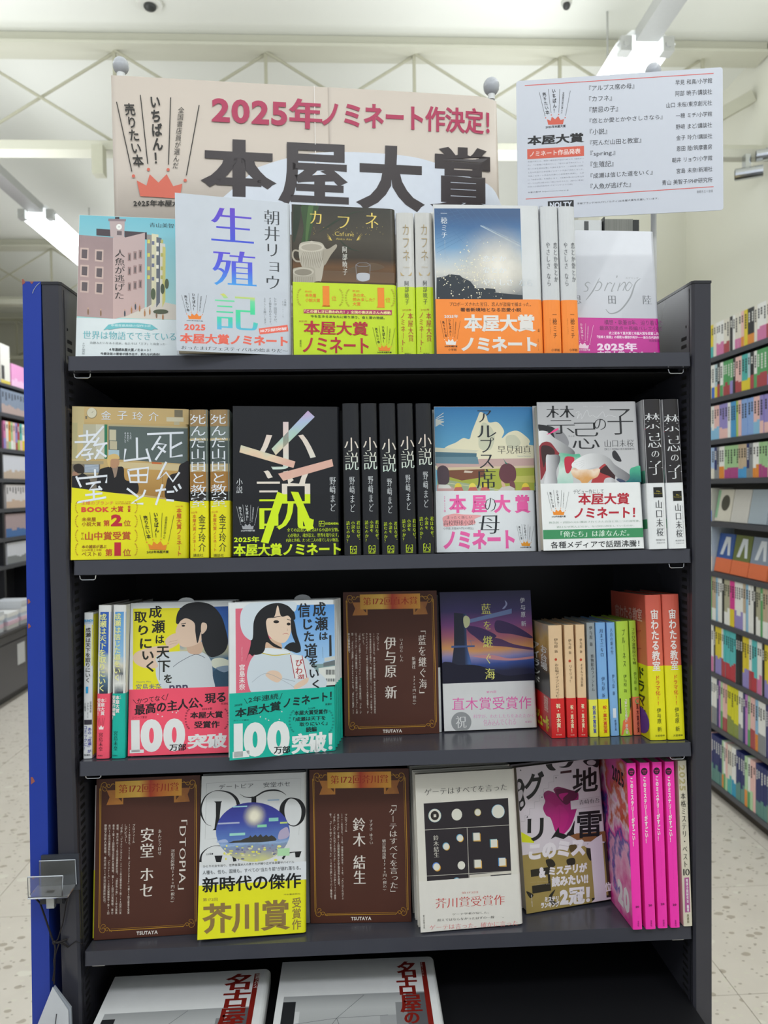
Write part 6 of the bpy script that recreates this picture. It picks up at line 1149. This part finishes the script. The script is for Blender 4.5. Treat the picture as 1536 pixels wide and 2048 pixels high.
# --- cream geometric novel
b = face_book('book', 'cream novel with a dark square of small circles and squares, fourth shelf', G4, F_['goethe'], .018, '#dcd8ce', '#dfdbd4', .0610, r=.005)
A = FA('goethe', b, KI); A.part('illustration'); dk = '#2a2429'
A.poly([(826, 292), (1386, 258), (1412, 810), (848, 846)], dk); ln = '#cfc9be'
A.line([(832, 468), (1392, 436)], 3, ln); A.line([(845, 776), (1408, 742)], 3, ln); A.line([(1115, 452), (1130, 828)], 3, ln)
A.poly([(1132, 768), (1408, 742), (1411, 812), (1133, 828)], ln); A.poly([(1132, 788), (1272, 778), (1272, 790), (1132, 800)], '#d8a040'); A.poly([(1272, 770), (1410, 758), (1410, 768), (1272, 780)], '#26242a'); A.poly([(1132, 806), (1272, 796), (1274, 822), (1133, 828)], '#26242a'); A.poly([(1272, 784), (1410, 772), (1410, 780), (1272, 790)], '#d8b858')
wc = '#dedbcf'
def dot(x, y, r, ca='#6aa8c8', cb='#e0b048', o=4): A.ell(x - o * .5, y - o * .6, r + 3, r + 5, ca, 20); A.ell(x + o * .8, y + o * .9, r + 1, r + 3, cb, 20); A.ell(x, y, r, r * 1.1, wc, 20)
dot(900, 372, 40, '#88c0d8', '#e8d070', 0); A.ell(900, 372, 28, 31, '#2c2824', 20); A.rect(892, 364, 910, 382, '#d8d4c8'); A.ell(1047, 366, 35, 39, wc, 20); dot(1186, 352, 19, '#b0a878', '#e0c060', 2); dot(1321, 346, 40, '#88c0e0', '#b8d8e8', 2)
dot(1068, 522, 20); dot(976, 578, 20); dot(911, 714, 22, '#5a88d8', '#e0a848', 6); A.ell(1077, 704, 25, 28, wc, 20); dot(1048, 812, 20, '#6aa8c8', '#e8d890')
for x, y, c in ((1178, 514, '#5a6a70'), (1294, 558, '#4aa0b0'), (1187, 694, '#8a8a84'), (1350, 682, '#5a98d0')): A.poly([(x - 28, y - 28), (x + 20, y - 30), (x + 22, y + 22), (x - 26, y + 26)], c if c != '#5a6a70' else '#4a6a70'); A.poly([(x - 22, y - 20), (x + 26, y - 22), (x + 28, y + 30), (x - 20, y + 30)], '#d8a850'); A.poly([(x - 22, y - 26), (x + 20, y - 28), (x + 22, y + 22), (x - 20, y + 25)], wc)
A.part('lettering'); A.T('鈴木結生', 888, 505, 930, 648, '#cfcac0', v=1, mi=1, w=.01); A.T('ゲーテはすべてを言った', 832, 163, 1378, 240, '#3c3a38', k=-.06, w=-.008, mi=1)
obi_art(A); rd = '#c9403c'; A.T('第172回', 1078, 875, 1188, 896, '#d08078', mi=1, k=-.06); A.T('芥川賞受賞作', 903, 898, 1366, 994, rd, mi=1, k=-.06, w=-.005); A.T('ゲーテ学者が侵した、', 1015, 1012, 1262, 1040, '#4a4640', mi=1, k=-.06); A.T('超えてはならなかったはずの一線──。', 915, 1038, 1360, 1082, '#4a4640', mi=1, k=-.06)
A.T('ゲーテは言った。確かに言った', 862, 1072, 1455, 1142, '#dc8888', mi=1, k=-.06); A.T('朝日新聞出版', 818, 1038, 832, 1130, '#6a665e', v=1, res=1); A.done()
for j in range(2): face_book('book', ('middle', 'rear')[j] + ' spare copy behind the cream geometric novel on the fourth shelf', G4, (3, .4150 - .0020 * j, .0086 + .0188 * (j + 1), .0734, .0877, .004, .1346, .1935, .0003), .0182, '#d6d2c8', '#dfdbd4', .0610, r=.004)
b = face_book('book', 'grey plastic-wrapped book standing behind the blue-globe novel', G4, (3, .1420, .0360, .09, .10, -.01, .1340, .1935, .0003), .014, '#5f6265', None, 0, r=.003, rough=.15)

# --- tulip novel
KZ = (1020, 1510, 230 / 1427)
b = face_book('book', 'novel with a magenta tulip and black brush letters tilted beside the pink magazines', G4, F_['jirai'], .02, '#d6cdd4', '#a18c50', .0745, r=.004)
A = FA('jirai', b, KZ); A.vmin = .0745; A.part('illustration'); ik = '#18181a'
for pts in ([(100, 330), (150, 310), (180, 360), (200, 420), (180, 500), (200, 580), (210, 640), (180, 690), (140, 720), (120, 560)], [(470, 120), (540, 100), (560, 150), (600, 200), (540, 205), (500, 180)], [(640, 160), (720, 150), (770, 90), (830, 85), (780, 160), (700, 175)], [(950, 90), (1080, 75), (1150, 80), (1130, 180), (1060, 160), (1000, 150)]): A.sm(pts, ik)
for pts in ([(110, 350), (150, 370), (140, 430), (115, 440)], [(115, 480), (160, 450), (175, 500), (150, 580), (125, 590)], [(1000, 100), (1060, 85), (1110, 110), (1080, 150), (1010, 140)], [(145, 620), (180, 600), (185, 650), (150, 670)]): A.sm(pts, '#c9c2c8')
A.line([(155, 860), (210, 855), (208, 780), (268, 775), (266, 695), (330, 690), (328, 610), (390, 603), (388, 525), (448, 520), (446, 443), (512, 436), (512, 360), (575, 352), (572, 275), (635, 270)], 3, '#8a868c')
for x, y in ((140, 190), (238, 800), (425, 548), (604, 300)): A.poly([(x, y - 12), (x + 11, y + 8), (x - 11, y + 8)], ik)
A.poly([(660, 222), (802, 205), (802, 238), (660, 252)], '#3c141c'); A.poly([(160, 990), (330, 1080), (330, 1130), (170, 1120)], '#d8dc1c')
mg = gmat([(0, '#c81a84'), (.5, '#ac1674'), (1, '#7c1456')], .07, .16, nz=.5, nscale=35)
A.sm([(450, 495), (500, 466), (560, 482), (592, 500), (572, 452), (620, 420), (700, 436), (800, 468), (878, 490), (888, 580), (862, 720), (800, 900), (720, 1005), (640, 1050), (595, 980), (562, 880), (532, 812), (480, 782), (440, 690), (466, 605), (447, 545)], mg)
A.sm([(600, 455), (700, 445), (860, 495), (868, 560), (800, 610), (730, 650), (660, 590), (610, 520)], '#5c123e'); A.sm([(640, 520), (760, 500), (700, 560), (690, 600)], '#b81c7c')
A.sm([(455, 560), (560, 500), (640, 570), (700, 700), (640, 720), (560, 640), (500, 600)], '#9c1468'); A.sm([(560, 850), (585, 720), (650, 650), (720, 700), (765, 800), (720, 940), (650, 1040), (600, 950)], gmat([(0, '#d4208c'), (1, '#a81470')], .075, .125, nz=.5, nscale=50))
A.line([(640, 670), (655, 820), (645, 1000)], [1, 4, 1], '#8c1060', smooth=True); A.sm([(840, 480), (930, 430), (870, 500)], ik); A.sm([(840, 850), (830, 1000), (860, 1040), (740, 1030), (790, 960)], ik); A.poly([(600, 1050), (540, 1080), (640, 930), (650, 1000), (720, 1020), (760, 1040), (700, 1080)], ik)
A.poly([(788, 605), (1155, 548), (1165, 665), (795, 712)], '#d6cdd4'); A.line([(788, 605), (1155, 548), (1165, 665), (795, 712), (788, 605)], 3, '#a8a0a6')
A.poly([(780, 1040), (860, 1010), (1260, 975), (1260, 1100), (900, 1110)], '#8a5a34')
A.vmin = .0003; A.y0 = -.00019; A.part('lettering')
A.T('グ', 190, 205, 450, 585, ik, w=.03, k=-.08, res=4); A.T('地', 812, 170, 1130, 505, ik, w=.02, k=-.08, res=4); A.T('雷', 870, 722, 1170, 1070, ik, w=.02, k=-.08, res=4); A.T('リ', 240, 812, 450, 1112, ik, w=.025, k=-.05, res=4)
A.part('author_lettering'); A.T('青崎有吾', 895, 565, 1150, 655, '#2c2a2e', k=-.12, mi=1)
obi_art(A); dkk = '#2a261c'
for x0, y0, x1, y1 in ((290, 1460, 540, 1505), (310, 1655, 545, 1705)): A.rect(x0, y0, x1, y1, dkk)
A.rect(500, 1460, 550, 1700, dkk); A.sm([(480, 1340), (560, 1330), (600, 1400), (520, 1430)], dkk); A.sm([(740, 1330), (830, 1310), (840, 1380), (760, 1400)], dkk); A.sm([(1000, 1130), (1060, 1250), (1030, 1340), (980, 1240)], dkk); A.sm([(240, 1720), (330, 1760), (290, 1800)], dkk); A.sm([(600, 1690), (560, 1800), (640, 1860), (560, 1870), (520, 1780)], dkk); A.sm([(770, 1160), (860, 1150), (850, 1230), (790, 1240)], '#5a4a28')
A.poly([(1040, 1780), (1290, 1730), (1290, 1790), (1050, 1830)], dkk); A.poly([(1190, 1130), (1260, 1100), (1290, 1740), (1240, 1760)], '#3c2c24')
wh = '#e8e2e6'; A.T('このミス', 262, 1066, 968, 1348, wh, w=.075, k=-.10, res=3); A.poly([(960, 1168), (1100, 1060), (1170, 1018), (1215, 1770), (1275, 1760), (1278, 1785), (1035, 1832), (1075, 1790), (1030, 1190), (990, 1185)], '#dcd0da')
A.T('&', 388, 1430, 488, 1545, wh, w=.06); A.T('ミステリが', 520, 1358, 990, 1530, wh, w=.06, k=-.12); A.T('読みたい!!', 555, 1486, 1000, 1665, wh, w=.06, k=-.12); A.T('ミステリ', 470, 1765, 640, 1845, wh, w=.06, k=-.12); A.T('ランキング', 425, 1820, 652, 1920, wh, w=.06, k=-.12)
A.T('2冠！', 655, 1638, 1020, 1888, wh, w=.07, k=-.12, res=3); A.T('位', 1192, 1598, 1278, 1690, wh, w=.05); A.T('角川書店', 300, 1758, 322, 1905, wh, v=1, w=.02, k=.0); A.T('宝島社刊・国内編1位 早川書房', 290, 1590, 530, 1612, wh, k=-.1, res=1); A.T('ミステリマガジン 国内篇', 350, 1622, 530, 1645, wh, k=-.1, res=1); A.done()

# --- pink guide magazines and the cream one
for i in range(4):
    key = 'm%d' % (i + 1)
    b = spine_book('magazine', ('hot pink mystery guide at the left end, its illustrated cover showing', 'hot pink mystery guide spine, second of the four', 'hot pink mystery guide spine, third of the four', 'hot pink mystery guide spine beside the cream guide')[i], 'pink mystery guides on the fourth shelf', S_[key], .146, '#fb38b4', bulge=.0006, trim=.0006)
    A = SA(key, b, (1020 + (0, 26, 50.5, 74.5)[i], 1500, 400 / 1536), .0006); A.part('lettering'); k_ = -.045
    A.ell(933, 165, 26, 28, '#2c1a26', 20); A.T('2025', 916, 155, 950, 165, '#f5309c', w=.03, res=1); A.T('年版', 922, 170, 944, 180, '#f5309c', res=1)
    A.T('このミステリーがすごい！', 922, 205, 966, 705, '#f6e6e6', v=1, w=.05); A.T('2024年のミステリー＆エンターテインメントベスト', 962, 715, 980, 1175, '#5a1c44', v=1, res=1); A.T('20', 964, 1180, 994, 1196, '#4a1838', w=.02); A.T('宝島社', 980, 1305, 996, 1355, '#6a1c4c', v=1, res=1); A.done()
    if i == 0:
        cm = gmat([(0, '#e0409c'), (.3, '#f4b0d4'), (.42, '#3c48a8'), (.5, '#f04cae'), (.66, '#f8dcec'), (.78, '#e0602c'), (1, '#f060b4')], .0, .208, nz=1.5, nscale=26)
        MB().box(-.0004, -.0001, .001, .1455, .001, .207).build('cover_artwork', cm, b)
        side_text(b, '2025', .012, .055, .172, .192, '#34202c', v=0, w=.03); side_text(b, '20', .008, .05, .012, .045, '#f0e6ee', v=0, w=.06)
b = spine_book('magazine', 'cream mystery guide spine with black title against the right upright', 'cream guides on the fourth shelf', S_['hon'], .146, '#d8d0bc', bulge=.0006)
A = SA('hon', b, KJ, .0006); A.part('lettering'); A.T('2025', 1295, 118, 1352, 312, '#b4a878', v=2, w=.03); A.T('本格ミステリ・ベスト', 1310, 328, 1370, 898, '#2c2a28', v=1, mi=1, w=.0); A.T('10', 1330, 912, 1385, 962, '#2c2a28', mi=1)
A.poly([(1340, 980), (1378, 978), (1388, 1245), (1345, 1248)], '#b05a94'); A.T('探偵小説研究会 編著', 1350, 988, 1378, 1240, '#f0e4ec', v=1, w=.03); A.T('原書房', 1358, 1262, 1380, 1330, '#6a6440', v=1); A.done()

# ================================================================== LYING PHOTO BOOKS AT THE BOTTOM
for i, (o_, a_, W, H, q, lab) in enumerate((((.0155, -.21, -.645), (1, .01, 0), .2065, .28, [(234.3, 1953.5), (545.9, 1937.3), (487.2, 2309.3), (51.6, 2338.1)], 'large white photo album lying at the lower left, red vertical title'),
                                        ((.231, -.195, -.645), (1, -.01, 0), .2075, .28, [(561, 1924.5), (863.3, 1912.7), (926.1, 2264.8), (509.2, 2284.8)], 'large white photo album lying right of the other, red vertical title'))):
    a = Vector(a_).normalized(); n = Vector((0, 0, -1)); z = a.cross(n); z = Vector((-a.y, a.x, 0)); o = Vector(o_) + Vector((0, 0, ZO))
    M = Matrix(((a.x, n.x, z.x, o.x), (a.y, n.y, z.y, o.y), (a.z, n.z, z.z, o.z), (0, 0, 0, 1)))
    b = empty('photo_album', M, lab, 'book', 'lying photo albums on the base deck'); T_ = .0265
    MB().prism(cover_profile(W, T_, .0016, .008), 0, H).build('cover', mat('#dfe0e2', .28, coat=.4), b); MB().box(.003, W - .007, .0018, T_ - .0018, .003, H - .003).build('page_block', page_mat('#cfcac0', 1), b)
    A = Art(b, q, W, H, (120, 1900, 500 / 1536) if i == 0 else (540, 1880, 380 / 1536), y0=-.0002)
    if i == 1:
        k0 = lambda x, y: (x, y)
        items = dict(photo=[(100, 462), (1005, 425), (1235, 420), (1310, 720), (20, 900)], bar=[(1198, 180), (1232, 178), (1320, 720), (1262, 720)], t=[('名', 1000, 178, 1172, 305), ('古', 1005, 305, 1188, 440), ('屋', 1030, 448, 1225, 582)], no=(1070, 590, 1205, 675))
    else: items = dict(photo=[(285, 395), (1030, 345), (1175, 335), (1150, 560), (180, 640)], bar=[(1210, 145), (1238, 142), (1180, 480), (1148, 480)], t=[('名', 1035, 150, 1175, 242), ('古', 1022, 248, 1168, 350), ('屋', 985, 362, 1138, 478)], no=(960, 490, 1110, 590))
    W0 = W - .006
    A.part('photo_print')
    pm_ = gmat([(0, '#8a8c8e'), (.7, '#b4b6b8'), (1, '#8d8f92')], .10, .22, rough=.28)
    u0, v1 = A.P(*items['photo'][0]); u1 = A.P(*items['bar'][0])[0] + .002
    A.uvrect(u0, .01, u1, v1, pm_)
    A.uvrect(u0, .01, u0 + .016, v1 - .010, '#26272a'); A.uvrect(u0 + .016, .01, u0 + .022, v1 - .028, '#c9cacc'); A.uvrect(u0 + .022, .01, u0 + .036, v1 - .062, '#4a4c50'); A.uvrect(u1 - .060, .01, u1 - .002, v1 - .040, '#9a9c9f'); A.uvrect(u1 - .040, .01, u1 - .002, v1 - .018, '#808285'); A.uvrect(u1 - .026, .01, u1 - .002, v1 - .002, '#55575b'); A.uvrect(u1 - .085, .01, u1 - .058, v1 - .072, '#8d8f92')
    def UL(p, q_, wd, m):
        (x0, y0), (x1, y1) = p, q_; d = math.hypot(x1 - x0, y1 - y0); nx, ny = -(y1 - y0) / d * wd, (x1 - x0) / d * wd; A.n += .2; A.add([(x0 + nx, y0 + ny), (x0 - nx, y0 - ny), (x1 - nx, y1 - ny), (x1 + nx, y1 + ny)], [(0, 1, 2, 3), (3, 2, 1, 0)][:1], m)
    c0 = (u0 + .068, v1 - .042)
    for e in ((u0 + .102, v1 - .002), (u0 + .012, v1 - .050), (u1 - .05, v1 - .040), (u0 + .04, v1 - .095), (u0 + .085, v1 - .10)): UL(e, c0, .0003, '#55575a'); UL(c0, e, .0003, '#55575a')
    A.part('lettering'); rd = mat('#7a1c15', .4, noise=0)
    ub = A.P(*items['bar'][0]); A.uvrect(ub[0], .01, ub[0] + .0065, ub[1], rd); A.T('写真アルバム', *((1203, 182, 1230, 290) if i else (1214, 148, 1236, 232)), '#d8d0cc', v=1, w=.02)
    for t_, x0, y0, x1, y1 in items['t']: A.T(t_, x0, y0, x1, y1, rd, mi=1, w=.04, res=3)
    A.T('の', *items['no'], rd, mi=1, w=.04, res=3); A.done()

# ================================================================== AISLE SHELVES IN THE BACKGROUND
shelf_bg = mat('#2a2a30', .4, noise=.05); board_bg = mat('#4c4d55', .35)
names_c = {'#f2f2f0': 'white', '#e9e4d8': 'cream', '#8fc4e8': 'pale blue', '#3f6fd0': 'blue', '#5aa86a': 'green', '#d97fb0': 'pink', '#e8923c': 'orange', '#e8d23a': 'yellow', '#b04a50': 'red', '#26282c': 'black',
           '#9a8fd0': 'lilac', '#4fb8b4': 'teal', '#c9b49a': 'tan', '#f0c4c0': 'salmon', '#26306e': 'navy', '#b4d06a': 'lime', '#8d9094': 'grey', '#e0449a': 'magenta', '#a8cf9a': 'pale green'}
ordn = ['first', 'second', 'third', 'fourth', 'fifth', 'sixth', 'seventh', 'eighth', 'ninth', 'tenth', 'eleventh', 'twelfth', '13th', '14th', '15th', '16th', '17th', '18th', '19th', '20th', '21st', '22nd', '23rd', '24th', '25th', '26th', '27th', '28th', '29th', '30th', '31st', '32nd', '33rd', '34th', '35th', '36th']
RS = empty('aisle_bookshelf', (2.0, 1.6, 0), 'tall dark bookshelf running along the right aisle, packed with paperbacks', 'bookshelf', 'aisle bookshelves')
RZ = [.576, .39, .202, .024, -.171, -.401, -.625, -.865, -1.107, -1.372]
Y0, Y1 = 1.55, 3.35
MB().box(.262, .28, 0, Y1 - 1.6, 0.004, R_(.746)).build('back_panel', shelf_bg, RS)
MB().box(0, .28, Y1 - 1.6, Y1 - 1.58, 0.004, R_(.70)).build('side_panel', shelf_bg, RS)
MB().box(.03, .26, -.05, Y1 - 1.6, 0.004, R_(-1.40)).build('plinth', mat('#3a332c', .6), RS)
MB().box(.20, .215, -.05, Y1 - 1.6, R_(.576), R_(.746)).build('header_board', gmat([(0, '#cfcde0'), (1, '#e2e6f2')], 2.0, 2.3, 2, .6, 7), RS)
for k, z in enumerate(RZ):
    MB().box(0, .26, -.05, Y1 - 1.6, R_(z) - .012, R_(z)).box(-.003, 0, -.05, Y1 - 1.6, R_(z) - .022, R_(z)).build('shelf', board_bg, RS)
RB = [  # (cover, band, thickness m, count) read along each row from the far end towards the camera
 ('#e8d23a #4fb8b4 2|#e9e4d8 - 1|#f2f2f0 #d97fb0 3|#e9e4d8 #b04a50 2|#26282c - 1|#f2f2f0 - 1|#e9e4d8 #d97fb0 2|#f0c4c0 #e8923c 1|#e8d23a - 1|#26282c #e8923c 2'),
 ('#e9e4d8 #e8d23a 1|#f2f2f0 #3f6fd0 1|#b9d2da #e8d23a 1|#26282c #b04a50 1|#f2f2f0 #5aa86a 1|#5aa86a #b04a50 3|#5aa86a #9a8fd0 1|#26282c #26282c 1|#f0c4c0 #b04a50 2|#4fb8b4 #e8d23a 2'),
 ('#e9e4d8 #8fc4e8 1|#f2f2f0 #8fc4e8 1|#f0c4c0 #8fc4e8 2|#9a8fd0 #f0c4c0 3|#f2f2f0 - 1|#4f9fd8 - 2|#b4d06a - 1|#f0c4c0 - 1|#8fb0e8 - 4'),
 ('#b0c8ea #e9e4d8 2|#26306e #8d9094 1|#8d9094 - 1|#f2f2f0 #e8923c 2|#a8cf9a #b04a8a 5|#c9b49a #4f9fd8 3'),
 ('#c9c6c0 #3f6fd0 1|FACE grey'),
 ('#c0ccd8 #e9e4d8 1|FACE blue'),
 ('#5aa86a - 1|#c9b49a #f2f2f0 2|#8fc4e8 - 1|#f2f2f0 - 2|#26282c - 1|#b5b298 #f2f2f0 3|#e0449a #e8d23a 2|#f2f2f0 #9a8fd0 4'),
 ('#f2f2f0 #d97fb0 2|#26282c - 1|#e8d23a #9a8fd0 3|#f2f2f0 #b04a50 1|#5cc4c8 #c03c48 6|#26282c - 2'),
 ('#8fc4e8 #e8923c 1|#f2f2f0 #8d9094 3|#26306e - 1|#c77fd0 - 1|#b9dcb0 #5aa86a 1|#f0c4c0 #b04a50 2|#e6e028 #8d9a50 5'),
 ('#f0c4c0 - 1|#26306e #5f8f88 5|#b9dcb0 #e8923c 1|#f2f2f0 #5aa86a 1|#f0c4c0 #b9dcb0 1|#e9e4d8 #4fb8b4 2|#f2f2f0 #2f9fc8 2')]
def cname(h):
    if h in names_c: return names_c[h]
    c = lin(h)[:3]; best = min(names_c, key=lambda k: sum((a - b) ** 2 for a, b in zip(lin(k)[:3], c))); return names_c[best]
def aisle_book(x, y, z, th, hh, depth, cov, band, label, group, sgn=-1, title=True):
    """spine faces -x (sgn -1) or +x (sgn 1)"""
    m = MB(); X = lambda a, b: (min(a * sgn, b * sgn), max(a * sgn, b * sgn))
    def bx(a, b, y0, y1, z0, z1, k=0): q = X(a, b); m.box(q[0], q[1], y0, y1, z0, z1, k)
    # spine towards the aisle: local x runs from 0 (aisle) back
    m.box(*( (0, depth) if sgn < 0 else (-depth, 0)), 0.0003, th - .0003, 0.0006, hh)
    o = m.build('paperback', mat(cov, .4)); o.location = (x, y, z); tag(o, label, 'book', group)
    s0, s1 = (-.0006, .0) if sgn < 0 else (.0, .0006)
    if band != '-':
        hb = hh * random.choice((.28, .33, .38)); MB().box(s0, s1, .0001, th - .0001, .0007, hb).build('obi_band', mat(band, .4), o)
    if title:
        c = '#2e2e36' if sum(lin(cov)[:3]) > .8 else '#e8e8e4'; q = MB(); zz = hh * .88; n = random.randint(3, 6)
        for i in range(n): q.box(s0 * 1.4, s1 * 1.4, th * .32, th * .68, zz - .008, zz); zz -= .0105
        q.build('title_print', mat(c, .5), o)
    return o
rng = random.Random(3)
top_edge = RZ
for k, spec in enumerate(RB):
    z = RZ[k]; zn = RZ[k - 1] if k else .76
    room = (zn - z) - .035
    y = 2.435; idx = 0; gname = 'paperbacks on the right aisle shelf, %s row' % ordn[k]
    lst = []
    for e in spec.split('|'):
        if e.startswith('FACE'): lst.append(e); break
        c, b, n = e.split(); lst += [(c, b)] * int(n)
    if not isinstance(lst[-1], str): lst = lst + lst[2:9] + lst[:12]
    for e in lst:
        if isinstance(e, str): break
        th = rng.uniform(.019, .027) if k < 4 else rng.uniform(.017, .024)
        if k >= 6: th *= .9
        hh = min(room, .165 if k == 0 else .152 + .012 * rng.random()) if k < 5 else min(room + .014, .215)
        y -= th; idx += 1
        lab = '%s spine%s, %s from far end, %s row of right aisle shelf' % (cname(e[0]), '' if e[1] == '-' else ', %s band' % cname(e[1]), ordn[idx - 1], ordn[k])
        aisle_book(2.001 + .003 * rng.random(), y, R_(z), th, hh, .105, e[0], e[1], lab, gname)
        if y < 1.85: break
    if isinstance(lst[-1], str):
        faces = [('#d9d4c8', '#2f302c', 'grey book with a black circle facing out on the right aisle shelf'), ('#cfccc8', '#b03040', 'pale book facing out at the right picture edge, fifth row'), ('#a8b4c0', '#b03040', 'blue-grey book facing out in the fifth row, nearest of three')] if 'grey' in lst[-1] else \
                [('#3558a0', '#e0734a', 'blue book with orange band facing out, farther one in the sixth right row'), ('#6a7440', '#e0734a', 'olive book with orange band facing out, nearer one in the sixth right row'), ('#8894a8', '#e0734a', 'grey-blue book with orange band facing out at the right picture edge')]
        for fi, (c, b, lab) in enumerate(faces):
            y -= .008; wd = .135; hh = room * .9
            M = Matrix.Translation((2.01, y, R_(z) + .004)) @ Matrix.Rotation(math.radians(-90), 4, 'Z') @ Matrix.Rotation(math.radians(-10), 4, 'X')
            t = empty('book', M, lab, 'book', 'face-out books on the right aisle shelf')
            MB().prism(cover_profile(wd, .018, .001, .003), 0, hh).build('cover', mat(c, .25), t); MB().box(.002, wd - .004, .0013, .0165, .001, hh - .002).build('page_block', page_mat(), t)
            if 'grey' in lst[-1]:
                if fi == 0: MB().prism([(.078 + .036 * math.cos(a * math.pi / 10), hh * .58 + .036 * math.sin(a * math.pi / 10)) for a in range(20)], -.0006, -.0001, axis='y').build('round_picture', mat('#4a473f', .3), t); MB().box(.0, .022, -.0005, -.0001, hh * .1, hh * .98).build('spine_stripe', mat('#8fc09a', .4), t)
            else:
                MB().prism(cover_profile(wd, .018, .0001, .003, .0004), 0, hh * .36).build('obi_band', mat(b, .4), t)
                MB().prism([(.03, hh * .45), (.06, hh * .92), (.10, hh * .92), (.115, hh * .45), (.095, hh * .45), (.08, hh * .8), (.055, hh * .45)], -.0006, -.0001, axis='y').build('illustration', mat('#d7dce4', .4), t)
            y -= wd

# left aisle
LS = empty('aisle_bookshelf', (-2.3, 4.2, 0), 'dark bookshelf far down the left aisle with boxed sets and comics', 'bookshelf', 'aisle bookshelves')
LZ = [.86, .63, .355, .125, -.105, -.33, -.54]
MB().box(-.3, -.282, 0, 1.6, .004, R_(1.0)).build('back_panel', shelf_bg, LS)
for yy in (.63, 1.45): MB().box(-.28, .01, yy, yy + .03, .004, R_(.605)).build('side_panel', shelf_bg, LS)
for z in LZ[1:]: MB().box(-.28, .012, 0, 1.6, R_(z) - .03, R_(z)).build('shelf', board_bg, LS)
MB().box(-.28, 0, .66, 1.6, R_(LZ[0]) - .02, R_(LZ[0])).build('shelf', board_bg, LS)
LB = ['#e8a0d0 #f0c4e4', '#8894a8 #b9a4a0', 'MIX', '#dfe0ea #cdb9a8', '#e4dfe2 #d6bba8', '#b9a4a8 #4f78b4', '#dfe0ea #8d9094']
mix = ['#f0c4c0', '#a8cf9a', '#e8923c', '#e9e4d8', '#d97fb0', '#b4d06a', '#c9b49a', '#e8d23a', '#f2f2f0', '#4fb8b4', '#b04a50', '#9a8fd0']
for k, e in enumerate(LB):
    y = 5.56; y_end = 5.13 if k == 0 else 4.93; zt = (LZ[k - 1] if k else 1.08) - .045; hh = min(zt - LZ[k], .215); i = 0
    while y > y_end:
        th = rng.uniform(.042, .056) if e != 'MIX' else rng.uniform(.03, .05)
        y -= th; c, b = (e.split() if e != 'MIX' else (mix[i % 12], mix[(i * 5 + 3) % 12])); i += 1
        lab = '%s volume, %s from the far end, %s row of the left aisle' % (cname(c), ordn[i - 1], ordn[k])
        aisle_book(-2.3, y, R_(LZ[k]), th, hh, .16, c, b, lab, 'comic volumes on the left aisle shelf, %s row' % ordn[k], sgn=1, title=(k in (1, 2, 4)))
CB = empty('base_cabinet', (-2.03, 3.2, 0), 'dark low cabinet with doors below the left aisle shelf', 'cabinet')
MB().box(-.248, -.02, 0, 2.3, .06, R_(-.965)).box(-.248, .01, 0, 2.3, R_(-.965), R_(-.945)).box(-.248, -.05, 0, 2.3, .004, .06).build('body', mat('#4a494b', .45), CB)
for q in range(5): MB().box(-.02, 0, q * .46 + .006, q * .46 + .454, .07, R_(-1.03)).build('door', mat('#57565a', .4), CB)
for q in range(5): MB().box(-.02, 0, q * .46 + .006, q * .46 + .454, R_(-1.022), R_(-.972)).build('drawer', mat('#57565a', .4), CB)
MB().box(.0005, .002, 1.22, 1.34, R_(-1.21), R_(-1.06)).build('notice', mat('#c9cacc', .5), CB)
for q, (y0_, n, c, lab) in enumerate(((4.12, 5, '#d5d8de', 'near pile on the cabinet'), (4.34, 4, '#e6e4e2', 'middle pile on the cabinet'), (4.56, 6, '#dadde4', 'far pile on the cabinet'))):
    for j in range(n):
        c_ = [c, '#e8c8d8', '#cfd8e8', '#eeeeee', c, c][j]
        t = tag(MB().box(-.20, 0, 0, .17, 0, .028).build('comic_book', [mat(c_, .4)]), '%s comic, %s from the bottom in the %s' % (cname(c_), ordn[j], lab), 'book', 'piled comics on the left cabinet')
        t.location = (-2.06 + .006 * rng.random(), y0_ + .01 * rng.random(), R_(-.9445) + .0285 * j)
for (y_, z_, w_, h_, c, lab) in ((4.56, .60, .14, .42, '#dcdcd4', 'tall white display book nearest at the left picture edge'), (4.90, .84, .12, .30, '#e6e3dc', 'white display book with a yellow foot on the left aisle shelf top')):
    t = empty('display_book', Matrix.Translation((-2.322, y_, R_(.8605 if z_ > .7 else .6305))) , lab, 'book', 'display books atop the left aisle shelf')
    MB().box(0, .02, 0, w_ * 1.3, 0, h_).build('cover', mat(c, .35), t); MB().box(.0201, .0212, w_ * .1, w_ * .5, h_ * .1, h_ * .45).build('picture', mat('#4a4748', .4), t); MB().box(.0201, .0208, 0, w_ * 1.3, 0, h_ * .08).build('foot_strip', mat('#d8c45a', .4), t)
